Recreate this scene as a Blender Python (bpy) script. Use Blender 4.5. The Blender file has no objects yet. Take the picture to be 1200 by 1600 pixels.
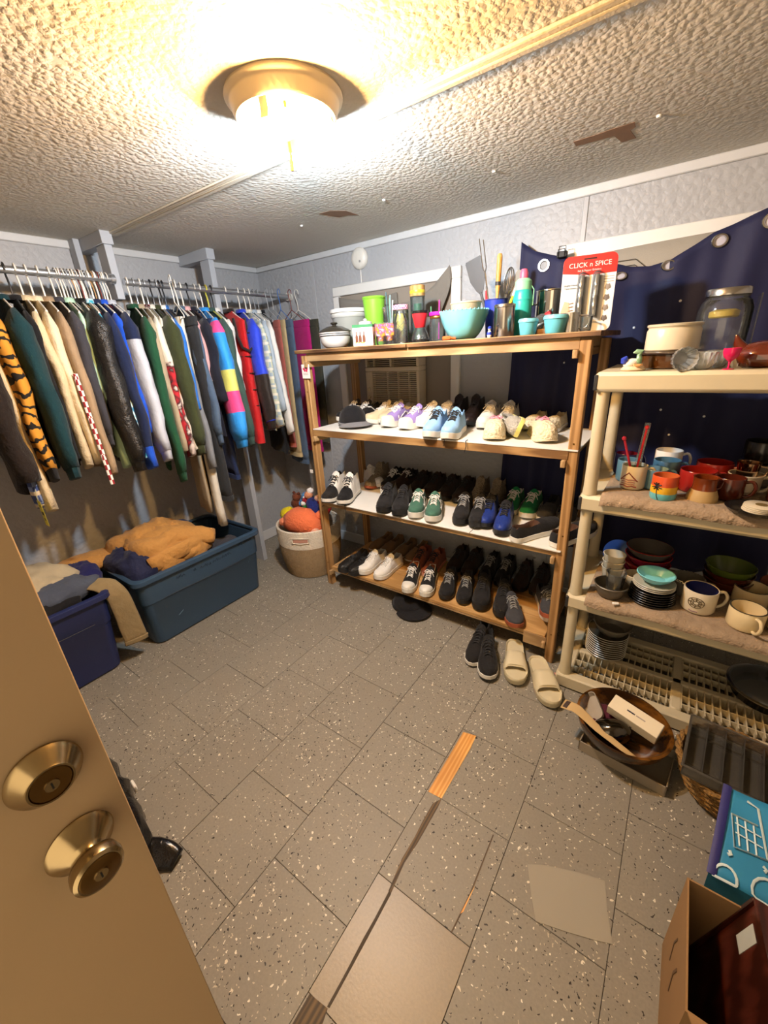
import bpy, bmesh, math, random
from mathutils import Vector, Matrix, noise
random.seed(7)
PI = math.pi
S = bpy.context.scene
COL = S.collection

# ------------------------------------------------------------------ camera, world, exposure
R3 = Matrix(((0.8164891358941688, 0.1720377538620939, -0.5511338333044693),
             (0.5747503594965422, -0.3328620509691361, 0.7475726581966569),
             (-0.05484081714733981, -0.9271493225315464, -0.37065700924696626)))
FPX = 635.07
CAM = Vector((0, 0, 1.505))
cd = bpy.data.cameras.new('camera'); cam = bpy.data.objects.new('camera', cd); COL.objects.link(cam)
cd.sensor_fit = 'VERTICAL'; cd.sensor_height = 36.0; cd.lens = FPX / 1600 * 36.0; cd.clip_start = 0.02
rx, ry, rz_ = R3.col[0], R3.col[1], R3.col[2]
cam.matrix_world = Matrix(((rx[0], -ry[0], -rz_[0], CAM[0]), (rx[1], -ry[1], -rz_[1], CAM[1]),
                           (rx[2], -ry[2], -rz_[2], CAM[2]), (0, 0, 0, 1)))
S.camera = cam
W = bpy.data.worlds.new('world'); S.world = W; W.use_nodes = True
W.node_tree.nodes['Background'].inputs[0].default_value = (1.0, 0.78, 0.50, 1)
W.node_tree.nodes['Background'].inputs[1].default_value = 2.0
S.view_settings.view_transform = 'Standard'; S.view_settings.look = 'None'
S.view_settings.gamma = 1.0; S.view_settings.use_curve_mapping = False
S.view_settings.exposure = 0.0
S.cycles.use_denoising = True; S.cycles.max_bounces = 7; S.cycles.diffuse_bounces = 5; S.cycles.glossy_bounces = 3
S.cycles.transparent_max_bounces = 10; S.cycles.caustics_reflective = False; S.cycles.caustics_refractive = False
COOL_E, WARM_E = 2600.0, 2700.0       # strength of the two bulbs

# pixel -> a point on a known surface
def ray(x, y): return R3 @ Vector(((x - 600) / FPX, (y - 800) / FPX, 1))
def onz(x, y, z=0.0):
    d = ray(x, y); return CAM + d * ((z - CAM.z) / d.z)
def ony(x, y, v):
    d = ray(x, y); return CAM + d * (v / d.y)
def onx(x, y, v):
    d = ray(x, y); return CAM + d * (v / d.x)
def ppm(p):                       # photo pixels per metre at a point
    q = R3.transposed() @ (Vector(p) - CAM); return FPX / q.z

# ------------------------------------------------------------------ materials
MATS = {}
def _nodes(name):
    m = bpy.data.materials.new(name); m.use_nodes = True
    nt = m.node_tree; b = nt.nodes['Principled BSDF']
    return m, nt, b
def N(nt, t, **kw):
    n = nt.nodes.new(t)
    for k, v in kw.items():
        if k in n.inputs: n.inputs[k].default_value = v
        else: setattr(n, k, v)
    return n
def rgb(h):
    h = h.lstrip('#'); c = [int(h[i:i+2], 16) / 255 for i in (0, 2, 4)]
    return tuple((x / 12.92 if x <= .04045 else ((x + .055) / 1.055) ** 2.4) for x in c) + (1,)
def mix(nt, fac, a, b):
    n = nt.nodes.new('ShaderNodeMix'); n.data_type = 'RGBA'
    for s, v in ((n.inputs[0], fac), (n.inputs[6], a), (n.inputs[7], b)):
        if hasattr(v, 'is_output'): nt.links.new(v, s)
        else: s.default_value = v
    return n.outputs[2]
def ramp(nt, src, p0, p1):
    r = nt.nodes.new('ShaderNodeMapRange'); r.inputs[1].default_value = p0; r.inputs[2].default_value = p1
    nt.links.new(src, r.inputs[0]); return r.outputs[0]
def texco(nt, scale=(1, 1, 1), obj=True):
    t = nt.nodes.new('ShaderNodeTexCoord'); mp = nt.nodes.new('ShaderNodeMapping'); mp.inputs['Scale'].default_value = scale
    nt.links.new(t.outputs['Object' if obj else 'Generated'], mp.inputs[0]); return mp.outputs[0]
def worldco(nt, scale=(1, 1, 1)):
    t = nt.nodes.new('ShaderNodeNewGeometry'); mp = nt.nodes.new('ShaderNodeMapping'); mp.inputs['Scale'].default_value = scale
    nt.links.new(t.outputs['Position'], mp.inputs[0]); return mp.outputs[0]
def bump(nt, b, h, strength=.3, dist=.01):
    n = nt.nodes.new('ShaderNodeBump'); n.inputs['Strength'].default_value = strength; n.inputs['Distance'].default_value = dist
    nt.links.new(h, n.inputs['Height']); nt.links.new(n.outputs[0], b.inputs['Normal'])
def var(c, k): return tuple(min(1, x * k) for x in c[:3]) + (1,)

def plain(key, col, rough=.5, metal=0.0, v=.12, scale=18, bmp=.0, spec=.5, coat=0):
    """colour with a little mottling; the base of most small things"""
    if key in MATS: return MATS[key]
    m, nt, b = _nodes(key); c = rgb(col)
    co = texco(nt); n = N(nt, 'ShaderNodeTexNoise', Scale=scale, Detail=4.0)
    nt.links.new(co, n.inputs['Vector'])
    nt.links.new(mix(nt, n.outputs['Fac'], var(c, 1 - v), var(c, 1 + v)), b.inputs['Base Color'])
    b.inputs['Roughness'].default_value = rough; b.inputs['Metallic'].default_value = metal
    b.inputs['Specular IOR Level'].default_value = spec; b.inputs['Coat Weight'].default_value = coat
    if bmp:
        n2 = N(nt, 'ShaderNodeTexNoise', Scale=scale * 8, Detail=3.0); nt.links.new(co, n2.inputs['Vector'])
        bump(nt, b, n2.outputs['Fac'], bmp, .003)
    MATS[key] = m; return m
def fabric(key, col, weave=420, rough=.9, v=.18, bmp=.5, fold=9):
    if key in MATS: return MATS[key]
    m, nt, b = _nodes(key); c = rgb(col); co = texco(nt)
    n = N(nt, 'ShaderNodeTexNoise', Scale=fold, Detail=5.0); nt.links.new(co, n.inputs['Vector'])
    nt.links.new(mix(nt, n.outputs['Fac'], var(c, 1 - v), var(c, 1 + v)), b.inputs['Base Color'])
    b.inputs['Roughness'].default_value = rough; b.inputs['Specular IOR Level'].default_value = .2
    b.inputs['Sheen Weight'].default_value = .08
    n1 = N(nt, 'ShaderNodeTexNoise', Scale=fold * 3, Detail=3.0); nt.links.new(co, n1.inputs['Vector'])
    n2 = N(nt, 'ShaderNodeTexVoronoi', Scale=weave); nt.links.new(co, n2.inputs['Vector'])
    ad = N(nt, 'ShaderNodeMath', operation='MULTIPLY_ADD'); ad.inputs[1].default_value = .12
    nt.links.new(n2.outputs['Distance'], ad.inputs[0]); nt.links.new(n1.outputs['Fac'], ad.inputs[2])
    bump(nt, b, ad.outputs[0], bmp, .012)
    MATS[key] = m; return m
def wood(key, c0, c1, axis=0, rough=.6, scale=1.0, knots=True):
    if key in MATS: return MATS[key]
    m, nt, b = _nodes(key)
    sc = [16 * scale] * 3; sc[axis] = 1.1 * scale
    co = worldco(nt, sc)
    n = N(nt, 'ShaderNodeTexNoise', Scale=1.6, Detail=6.0, Distortion=1.2); nt.links.new(co, n.inputs['Vector'])
    w = N(nt, 'ShaderNodeTexWave', Scale=.9, Distortion=5.0, Detail=3.0); w.inputs['Detail Scale'].default_value = 1.5
    nt.links.new(co, w.inputs['Vector'])
    f = N(nt, 'ShaderNodeMath', operation='MULTIPLY'); nt.links.new(n.outputs['Fac'], f.inputs[0]); nt.links.new(w.outputs['Fac'], f.inputs[1])
    a = mix(nt, ramp(nt, f.outputs[0], .1, .6), rgb(c0), rgb(c1))
    n3 = N(nt, 'ShaderNodeTexNoise', Scale=2.5, Detail=2.0); nt.links.new(worldco(nt), n3.inputs['Vector'])
    a = mix(nt, ramp(nt, n3.outputs['Fac'], .55, .8), a, var(rgb(c0), .6))
    nt.links.new(a, b.inputs['Base Color']); b.inputs['Roughness'].default_value = rough
    bump(nt, b, f.outputs[0], .25, .002)
    MATS[key] = m; return m
def glass(key, tint='#ffffff', rough=.05, alpha=.12):
    """thin clear wall: mostly see-through with a fresnel gloss"""
    if key in MATS: return MATS[key]
    m = bpy.data.materials.new(key); m.use_nodes = True; nt = m.node_tree
    nt.nodes.remove(nt.nodes['Principled BSDF']); out = nt.nodes['Material Output']
    tr = N(nt, 'ShaderNodeBsdfTransparent'); tr.inputs[0].default_value = rgb(tint)
    gl = N(nt, 'ShaderNodeBsdfGlossy'); gl.inputs['Roughness'].default_value = rough; gl.inputs[0].default_value = (.95, .95, .95, 1)
    df = N(nt, 'ShaderNodeBsdfDiffuse'); df.inputs[0].default_value = rgb(tint)
    lw = N(nt, 'ShaderNodeFresnel'); lw.inputs[0].default_value = 1.5
    n = N(nt, 'ShaderNodeTexNoise', Scale=30.0); bm = N(nt, 'ShaderNodeBump', Strength=.2, Distance=.002)
    nt.links.new(n.outputs['Fac'], bm.inputs['Height']); nt.links.new(bm.outputs[0], gl.inputs['Normal']); nt.links.new(bm.outputs[0], lw.inputs['Normal'])
    m0 = N(nt, 'ShaderNodeMixShader'); m0.inputs[0].default_value = alpha
    nt.links.new(tr.outputs[0], m0.inputs[1]); nt.links.new(df.outputs[0], m0.inputs[2])
    mx = N(nt, 'ShaderNodeMixShader'); nt.links.new(lw.outputs[0], mx.inputs[0])
    nt.links.new(m0.outputs[0], mx.inputs[1]); nt.links.new(gl.outputs[0], mx.inputs[2])
    nt.links.new(mx.outputs[0], out.inputs[0]); MATS[key] = m; return m
def emit(key, col, e):
    m = bpy.data.materials.new(key); m.use_nodes = True; nt = m.node_tree
    b = nt.nodes['Principled BSDF']; b.inputs['Base Color'].default_value = (.9, .9, .9, 1)
    b.inputs['Emission Color'].default_value = col; b.inputs['Emission Strength'].default_value = e
    MATS[key] = m; return m

# ------------------------------------------------------------------ mesh building
class MB:
    def __init__(s): s.v = []; s.f = []; s.m = []; s.T = None
    def add(s, vs, fs, m=0):
        o = len(s.v)
        s.v += [tuple(s.T @ Vector(p)) if s.T else tuple(p) for p in vs]
        for k, f in enumerate(fs):
            s.f.append([i + o for i in f]); s.m.append(m[k] if isinstance(m, list) else m)
        return s
    def box(s, x0, x1, y0, y1, z0, z1, b=0.0, m=0):
        if x0 > x1: x0, x1 = x1, x0
        if y0 > y1: y0, y1 = y1, y0
        if z0 > z1: z0, z1 = z1, z0
        if b <= 0:
            vs = [(x, y, z) for x in (x0, x1) for y in (y0, y1) for z in (z0, z1)]
            return s.add(vs, [(0, 1, 3, 2), (4, 6, 7, 5), (0, 4, 5, 1), (2, 3, 7, 6), (0, 2, 6, 4), (1, 5, 7, 3)], m)
        lo, hi = (x0, y0, z0), (x1, y1, z1)
        vs = []; ix = {}
        for c in range(8):
            for a in range(3):
                p = []
                for k in range(3):
                    h = (c >> k) & 1; e = hi[k] if h else lo[k]
                    p.append(e if k == a else (e - b if h else e + b))
                ix[c, a] = len(vs); vs.append(p)
        fs = []
        for a in range(3):
            u, w = 1 << ((a + 1) % 3), 1 << ((a + 2) % 3)
            for h in (0, 1):
                c = h << a; fs.append([ix[c, a], ix[c | u, a], ix[c | u | w, a], ix[c | w, a]])
            for c in range(8):
                if c & (1 << a): continue
                d = c | (1 << a); p, q = (a + 1) % 3, (a + 2) % 3
                fs.append([ix[c, p], ix[d, p], ix[d, q], ix[c, q]])
        for c in range(8): fs.append([ix[c, 0], ix[c, 1], ix[c, 2]])
        return s.add(vs, fs, m)
    def loft(s, rings, closed=True, cap0=True, cap1=True, m=0):
        n = len(rings[0]); vs = [p for r in rings for p in r]; fs = []; ms = []
        for i in range(len(rings) - 1):
            for j in range(n if closed else n - 1):
                k = (j + 1) % n; fs.append((i * n + j, i * n + k, (i + 1) * n + k, (i + 1) * n + j))
                ms.append(m(i, j) if callable(m) else m)
        for flag, o, i in ((cap0, 0, 0), (cap1, (len(rings) - 1) * n, len(rings) - 2)):
            if flag: fs.append([o + j for j in range(n)]); ms.append(m(i, 0) if callable(m) else m)
        return s.add(vs, fs, ms)
    def lathe(s, prof, n=20, c=(0, 0, 0), m=0, cap0=True, cap1=False, sq=(1, 1), ripple=None):
        rings = []
        for i, (r, z) in enumerate(prof):
            rr = []
            for j in range(n):
                a = 2 * PI * j / n; q = r * (ripple(a, i) if ripple else 1)
                rr.append((c[0] + q * math.cos(a) * sq[0], c[1] + q * math.sin(a) * sq[1], c[2] + z))
            rings.append(rr)
        return s.loft(rings, True, cap0, cap1, m)
    def tube(s, path, r, n=6, cap=True, m=0, flat=1.0):
        P = [Vector(p) for p in path]; rings = []; up = Vector((0, 0, 1)); prev = None
        for i, p in enumerate(P):
            t = (P[min(i + 1, len(P) - 1)] - P[max(i - 1, 0)]).normalized()
            if prev is None:
                a = t.cross(up if abs(t.z) < .9 else Vector((1, 0, 0))).normalized()
            else:
                a = (prev - t * prev.dot(t)).normalized()
            prev = a; b = t.cross(a); rr = r[i] if isinstance(r, (list, tuple)) else r
            rings.append([p + a * (rr * math.cos(2 * PI * j / n)) + b * (rr * flat * math.sin(2 * PI * j / n)) for j in range(n)])
        return s.loft(rings, True, cap, cap, m)
    def grid(s, fn, nu, nv, m=0, th=0.0):
        vs = [fn(i / (nu - 1), j / (nv - 1)) for i in range(nu) for j in range(nv)]
        fs = [(i * nv + j, (i + 1) * nv + j, (i + 1) * nv + j + 1, i * nv + j + 1) for i in range(nu - 1) for j in range(nv - 1)]
        if m and callable(m):
            ms = [m((i + .5) / (nu - 1), (j + .5) / (nv - 1)) for i in range(nu - 1) for j in range(nv - 1)]
        else: ms = m or 0
        return s.add(vs, fs, ms)
    def mesh(s, name, mats, angle=40, solid=0.0, fix=True):
        me = bpy.data.meshes.new(name); me.from_pydata(s.v, [], s.f)
        for i, p in enumerate(me.polygons): p.material_index = s.m[i]; p.use_smooth = angle > 0
        if fix or solid:
            bm = bmesh.new(); bm.from_mesh(me)
            if fix: bmesh.ops.recalc_face_normals(bm, faces=bm.faces)
            if solid: bmesh.ops.solidify(bm, geom=bm.faces[:], thickness=solid)
            bm.to_mesh(me); bm.free()
        if 0 < angle < 180: me.set_sharp_from_angle(angle=math.radians(angle))
        for q in (mats if isinstance(mats, (list, tuple)) else [mats]): me.materials.append(q)
        return me
    def build(s, name, mats, parent=None, loc=None, rz=0.0, angle=40, solid=0.0, fix=True):
        return ob(name, s.mesh(name, mats, angle, solid, fix), parent, loc, rz)
def ob(name, me, parent=None, loc=None, rz=0.0, label=None):
    o = bpy.data.objects.new(name, me); COL.objects.link(o)
    if parent: o.parent = parent
    if loc is not None: o.location = loc
    if rz: o.rotation_euler = (0, 0, rz)
    if label: o['label'] = label
    return o
def tag(o, label, cat, group=None):
    o['label'] = label; o['category'] = cat
    if group: o['group'] = group
    return o
def thing(name, label, cat, loc=(0, 0, 0), rz=0.0, group=None, rot=None):
    o = bpy.data.objects.new(name, None); COL.objects.link(o); o.location = loc; o.empty_display_size = .05
    o.rotation_euler = rot if rot else (0, 0, rz); return tag(o, label, cat, group)
def struct(o): o['kind'] = 'structure'; return o
def copytree(o, loc=None, rz=None, parent=None, label=None, group=None):
    c = o.copy(); COL.objects.link(c)
    if parent: c.parent = parent
    if loc is not None: c.location = loc
    if rz is not None: c.rotation_euler = (0, 0, rz)
    if label: c['label'] = label
    if group: c['group'] = group
    for ch in list(o.children): copytree(ch, parent=c)
    return c
def lerp_tab(tab, t):
    for i in range(len(tab) - 1):
        (a, x), (b, y) = tab[i], tab[i + 1]
        if t <= b or i == len(tab) - 2:
            k = max(0, min(1, (t - a) / (b - a))); k = k * k * (3 - 2 * k); return x + (y - x) * k
def smooth(pts, k=4):          # Catmull-Rom through the points
    P = [Vector(p) for p in pts]; P = [P[0] * 2 - P[1]] + P + [P[-1] * 2 - P[-2]]; out = []
    for i in range(1, len(P) - 2):
        a, b_, c, d = P[i - 1:i + 3]
        for j in range(k):
            t = j / k; out.append(((b_ * 2) + (c - a) * t + (a * 2 - b_ * 5 + c * 4 - d) * t * t + (b_ * 3 - a - c * 3 + d) * t ** 3) * .5)
    return out + [P[-2]]
def nz(p, s=1.0): return noise.noise(Vector(p) * s)
def text(body, size, mat, parent, loc, rot, name='lettering', ext=.0004, align='CENTER'):
    cu = bpy.data.curves.new(name, 'FONT'); cu.body = body; cu.size = size; cu.extrude = ext; cu.align_x = align; cu.align_y = 'CENTER'
    cu.resolution_u = 3
    to = bpy.data.objects.new('tmp', cu); COL.objects.link(to)
    dg = bpy.context.evaluated_depsgraph_get(); me = bpy.data.meshes.new_from_object(to.evaluated_get(dg))
    bpy.data.objects.remove(to); me.materials.clear(); me.materials.append(mat)
    o = ob(name, me, parent, loc); o.rotation_euler = rot; return o

# ================================================================== ROOM
XL, XR, YF, YB, H = -2.80, 1.15, -0.75, 2.36, 2.13
def m_floor(key, base, chips=True, rough=.5):
    m, nt, b = _nodes(key); co = worldco(nt)
    n = N(nt, 'ShaderNodeTexNoise', Scale=3.0, Detail=6.0); nt.links.new(co, n.inputs['Vector'])
    c = rgb(base); col = mix(nt, n.outputs['Fac'], var(c, .8), var(c, 1.2))
    oi = nt.nodes.new('ShaderNodeObjectInfo')
    col = mix(nt, ramp(nt, oi.outputs['Random'], -1.0, 2.2), col, var(c, .82))
    n2 = N(nt, 'ShaderNodeTexNoise', Scale=140.0, Detail=3.0); nt.links.new(co, n2.inputs['Vector'])
    col = mix(nt, ramp(nt, n2.outputs['Fac'], .35, .9), col, var(c, .75))
    if chips:
        dn = N(nt, 'ShaderNodeTexNoise', Scale=60.0, Detail=2.0); nt.links.new(co, dn.inputs['Vector'])
        va = N(nt, 'ShaderNodeVectorMath', operation='MULTIPLY_ADD'); va.inputs[1].default_value = (.022, .022, 0)
        nt.links.new(dn.outputs['Color'], va.inputs[0]); nt.links.new(co, va.inputs[2])
        den = N(nt, 'ShaderNodeTexNoise', Scale=2.2, Detail=2.0); nt.links.new(co, den.inputs['Vector'])
        for sc, thr, size, cc in ((95, .84, .26, '#d9d4c4'), (88, .85, .24, '#1d1915'), (52, .91, .19, '#cfc6b2'), (140, .80, .26, '#b5ab97'), (150, .80, .26, '#2c2620')):
            vo = N(nt, 'ShaderNodeTexVoronoi', Scale=float(sc)); nt.links.new(va.outputs[0], vo.inputs['Vector'])
            sp = nt.nodes.new('ShaderNodeSeparateColor'); nt.links.new(vo.outputs['Color'], sp.inputs[0])
            g = N(nt, 'ShaderNodeMath', operation='ADD'); nt.links.new(sp.outputs[0], g.inputs[0])
            dd = N(nt, 'ShaderNodeMath', operation='MULTIPLY_ADD'); dd.inputs[1].default_value = .45; dd.inputs[2].default_value = -.26
            nt.links.new(den.outputs['Fac'], dd.inputs[0]); nt.links.new(dd.outputs[0], g.inputs[1])
            g1 = N(nt, 'ShaderNodeMath', operation='GREATER_THAN'); g1.inputs[1].default_value = thr; nt.links.new(g.outputs[0], g1.inputs[0])
            g2 = N(nt, 'ShaderNodeMath', operation='LESS_THAN'); g2.inputs[1].default_value = size; nt.links.new(vo.outputs['Distance'], g2.inputs[0])
            mu = N(nt, 'ShaderNodeMath', operation='MULTIPLY'); nt.links.new(g1.outputs[0], mu.inputs[0]); nt.links.new(g2.outputs[0], mu.inputs[1])
            col = mix(nt, mu.outputs[0], col, rgb(cc))
    nt.links.new(col, b.inputs['Base Color']); b.inputs['Roughness'].default_value = rough; b.inputs['Specular IOR Level'].default_value = .35
    bump(nt, b, n2.outputs['Fac'], .12, .002); MATS[key] = m; return m
TILE = m_floor('speckled_vinyl', '#8a857a')
WORN = m_floor('worn_vinyl', '#8e8371', False, .38)
GROUT = plain('dark_joint', '#453d33', .9)
fl = struct(MB().box(XL - .1, XR + .1, YF - .1, YB + .1, -.06, -.004).build('floor', GROUT, angle=0))
T = 0.3048; X0 = -0.822 - 7 * T; GAP = .0007
full = None
for i in range(14):
    off = 0.256 if (i % 2 == 0) else 0.408
    for j in range(-5, 9):
        x0, x1 = X0 + i * T + GAP, X0 + (i + 1) * T - GAP
        y0, y1 = off + j * T + GAP, off + (j + 1) * T - GAP
        cx0, cx1, cy0, cy1 = max(x0, XL + .002), min(x1, XR - .002), max(y0, YF + .002), min(y1, YB - .002)
        if cx1 - cx0 < .02 or cy1 - cy0 < .02: continue
        clip = (cx0, cx1, cy0, cy1) != (x0, x1, y0, y1)
        worn = (i == 8 and abs(y0 - .256) < .02)
        cx, cy = (cx0 + cx1) / 2, (cy0 + cy1) / 2; hx, hy = (cx1 - cx0) / 2, (cy1 - cy0) / 2
        dz = random.uniform(-.0006, .0004)
        if not clip and not worn and full: ob('floor_tile', full, fl, (cx, cy, dz))
        else:
            me = MB().box(-hx, hx, -hy, hy, -.0035, 0, .0008).mesh('floor_tile', WORN if worn else TILE, 0)
            ob('floor_tile', me, fl, (cx, cy, dz))
            if not clip and not worn: full = me
# the split where tile is missing and the boards show
OAK = wood('raw_oak', '#c98a3c', '#e7b368', 1, .55, 1.5)
DARKOAK = wood('dirty_oak', '#3f3325', '#6b563a', 1, .7, 1.5)
def flatpoly(name, px, mat, parent, z=.0012, th=.0008, zz=0.0):
    pts = [onz(x, y, zz) for x, y in px]; m = MB(); n = len(pts)
    m.add([(p.x, p.y, zz + z) for p in pts] + [(p.x, p.y, zz + z - th) for p in pts],
          [list(range(n)), [2 * n - 1 - k for k in range(n)]] + [[k, (k + 1) % n, n + (k + 1) % n, n + k] for k in range(n)])
    return m.build(name, mat, parent, angle=0)
flatpoly('exposed_board', [(724, 1144), (744, 1150), (735, 1170), (703, 1225), (690, 1248), (669, 1237)], OAK, fl)
flatpoly('exposed_board', [(690, 1248), (684, 1262), (668, 1290), (652, 1318), (632, 1348), (610, 1398), (607, 1392), (628, 1342), (648, 1308), (660, 1284), (676, 1256)], DARKOAK, fl)
flatpoly('exposed_board', [(484, 1553), (512, 1576), (500, 1612), (450, 1612)], DARKOAK, fl)
flatpoly('floor_crack', [(608, 1392), (611, 1397), (588, 1440), (572, 1470), (545, 1520), (515, 1575), (511, 1573), (541, 1518), (568, 1466), (585, 1436)], GROUT, fl)
flatpoly('floor_crack', [(770, 1304), (771.5, 1305), (735, 1400), (706, 1458), (704, 1457), (733, 1398)], DARKOAK, fl)
flatpoly('floor_crack', [(736, 1395), (742, 1385), (724, 1425), (719, 1428)], OAK, fl, .0014)

def m_paint(key, c0, scale, strength, dist, rough=.55, vor=True):
    m, nt, b = _nodes(key); co = worldco(nt); c = rgb(c0)
    n0 = N(nt, 'ShaderNodeTexNoise', Scale=1.3, Detail=4.0); nt.links.new(co, n0.inputs['Vector'])
    nt.links.new(mix(nt, n0.outputs['Fac'], var(c, .92), var(c, 1.06)), b.inputs['Base Color'])
    b.inputs['Roughness'].default_value = rough; b.inputs['Specular IOR Level'].default_value = .3
    n = N(nt, 'ShaderNodeTexNoise', Scale=float(scale), Detail=3.0, Distortion=.6); nt.links.new(co, n.inputs['Vector'])
    h = n.outputs['Fac']
    if vor:
        v = N(nt, 'ShaderNodeTexVoronoi', Scale=scale * .8); nt.links.new(co, v.inputs['Vector'])
        a = N(nt, 'ShaderNodeMath', operation='SUBTRACT'); nt.links.new(h, a.inputs[0]); nt.links.new(v.outputs['Distance'], a.inputs[1]); h = a.outputs[0]
        h = ramp(nt, h, -.35, .35)
    bump(nt, b, h, strength, dist); MATS[key] = m; return m
CEIL = m_paint('knockdown_ceiling', '#d2cec4', 75, .26, .007, .85)
WALL = m_paint('blue_grey_wall', '#a9abae', 48, .40, .006, .45)
TRIM = plain('trim_paint', '#c8cacb', .4, v=.05)
LTRIM = plain('ceiling_batten_paint', '#cbc4b4', .6, v=.05, bmp=.3)
struct(MB().box(XL - .1, XR + .1, YF - .1, YB + .1, H, H + .08).build('ceiling', CEIL, angle=0))
struct(MB().box(XL - .1, XL, YF - .1, YB + .1, 0, H).build('wall_left', WALL, angle=0))
wb = struct(MB().box(XL, XR, YB, YB + .1, 0, H).build('wall_back', WALL, angle=0))
struct(MB().box(XR, XR + .1, YF - .1, YB + .1, 0, H).build('wall_right', WALL, angle=0))
wf = MB(); wf.box(XL, -.60, YF - .1, YF, 0, H); wf.box(.36, XR, YF - .1, YF, 0, H); wf.box(-.60, .36, YF - .1, YF, 2.06, H)
struct(wf.build('wall_front', WALL, angle=0))
struct(MB().box(XL, XR, 1.196, 1.240, H - .012, H, .003).build('trim_1', LTRIM))
struct(MB().box(XL, XR, 1.208, 1.228, H - .019, H - .012, .003).build('trim_2', LTRIM))
struct(MB().box(XL, XR, YB - .012, YB, H - .038, H, .004).build('trim_3', TRIM))
struct(MB().box(XL, XL + .012, YF, YB - .012, H - .038, H, .004).build('trim_4', TRIM))
WTR = plain('wall_batten_paint', '#a9abae', .45, v=.05)
for k, x in enumerate((-2.228, -.505, .715)):
    struct(MB().box(x - .011, x + .011, YB - .005, YB, .09, H - .038, .002).build('trim_%d' % (5 + k), WTR))
struct(MB().box(XL + .012, XR, YB - .012, YB, 0, .085, .004).build('baseboard_back', TRIM))
struct(MB().box(XL, XL + .012, YF, YB, 0, .085, .004).build('baseboard_left', TRIM))
# peeled paper on the ceiling, plugs
PEEL = plain('peeled_paper', '#8d6f58', .9, v=.2)
def ceilpoly(px, label):
    o = flatpoly('ceiling_tape_patch', px, PEEL, None, -.0006, .0008, H); tag(o, label, 'tape')
ceilpoly([(896, 221), (925, 212), (960, 200), (992, 190), (993, 198), (985, 203), (994, 215), (972, 222), (960, 212), (930, 220), (900, 228)], 'brown peeled tape patch on the ceiling, hammer shaped')
ceilpoly([(498, 334), (515, 329), (540, 329), (561, 336), (545, 336), (530, 339), (515, 337)], 'small ragged brown patch on the ceiling beyond the lamp')
PLUG = plain('white_plug', '#e4e2da', .5)
for (x, y) in ((600, 312), (772, 267), (1030, 180), (471, 352)):
    p = onz(x, y, H); o = MB().lathe([(.0, -.006), (.006, -.006), (.008, -.002), (.008, 0)], 10, m=0, cap0=False, cap1=True).build('ceiling_plug', PLUG, loc=(p.x, p.y, H))
    tag(o, 'tiny white plastic plug stuck in the textured ceiling', 'plug', 'white ceiling plugs')

# ------------------------------------------------------------------ ceiling light with two bare bulbs
LC = Vector((-.985, 1.005, 0))
lamp = thing('ceiling_light', 'round cream ceiling light pan with two bare lit bulbs and no shade', 'light', (LC.x, LC.y, H))
CREAM = plain('cream_enamel', '#d8ccb4', .35, v=.05)
MB().lathe([(.151, 0), (.153, -.006), (.150, -.012), (.144, -.015), (.141, -.020), (.134, -.042), (.129, -.048), (.124, -.047), (.121, -.038), (.105, -.014), (.04, -.008), (.0, -.008)], 48, cap0=False).build('pan', CREAM, lamp)
BRASS = plain('brass', '#b08a42', .3, .9, v=.08)
WHP = plain('white_plastic', '#ddd9cf', .4, v=.04)
MB().tube([(0, 0, -.008), (0, 0, -.155)], .0042, 8).build('threaded_rod', BRASS, lamp)
COOLM = emit('cool_bulb_glow', (.76, .88, 1.0, 1), COOL_E)
WARMM = emit('warm_bulb_glow', (1.0, .54, .17, 1), WARM_E)
def bulb(d, gm, side):
    d = Vector(d).normalized(); q = Vector((0, 0, 1)).rotation_difference(d).to_matrix().to_4x4()
    base = Matrix.Translation(Vector((0, 0, -.047)) + d * .012) @ q
    m = MB(); m.T = base; m.lathe([(.0, 0), (.017, 0), (.018, .025), (.016, .03)], 16)
    s = m.build('socket', WHP, lamp)
    m = MB(); m.T = base; m.lathe([(.013, .028), (.014, .036), (.024, .052), (.0295, .064)], 20, cap0=True, cap1=True)
    m.build('bulb_base', WHP, lamp)
    m = MB(); m.T = base; m.lathe([(.0298, .0655), (.031, .078), (.029, .092), (.022, .104), (.012, .110), (.0, .112)], 20, cap0=False)
    m.build('bulb_globe', gm, lamp)
bulb((-.64, .77, -.22), COOLM, 1)
bulb((.64, -.77, -.50), WARMM, -1)
# three spring clips that held the missing shade
for a in (168, 48, 288):
    ca, sa = math.cos(math.radians(a)), math.sin(math.radians(a))
    m = MB(); w = .011
    pts = [(.118, -.014), (.116, -.040), (.112, -.070), (.118, -.085)]
    rings = [[(r * ca - w * sa, r * sa + w * ca, z), (r * ca + w * sa, r * sa - w * ca, z), ((r + .002) * ca + w * sa, (r + .002) * sa - w * ca, z), ((r + .002) * ca - w * sa, (r + .002) * sa + w * ca, z)] for r, z in pts]
    m.loft(rings).build('spring_clip', CREAM, lamp)

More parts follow.
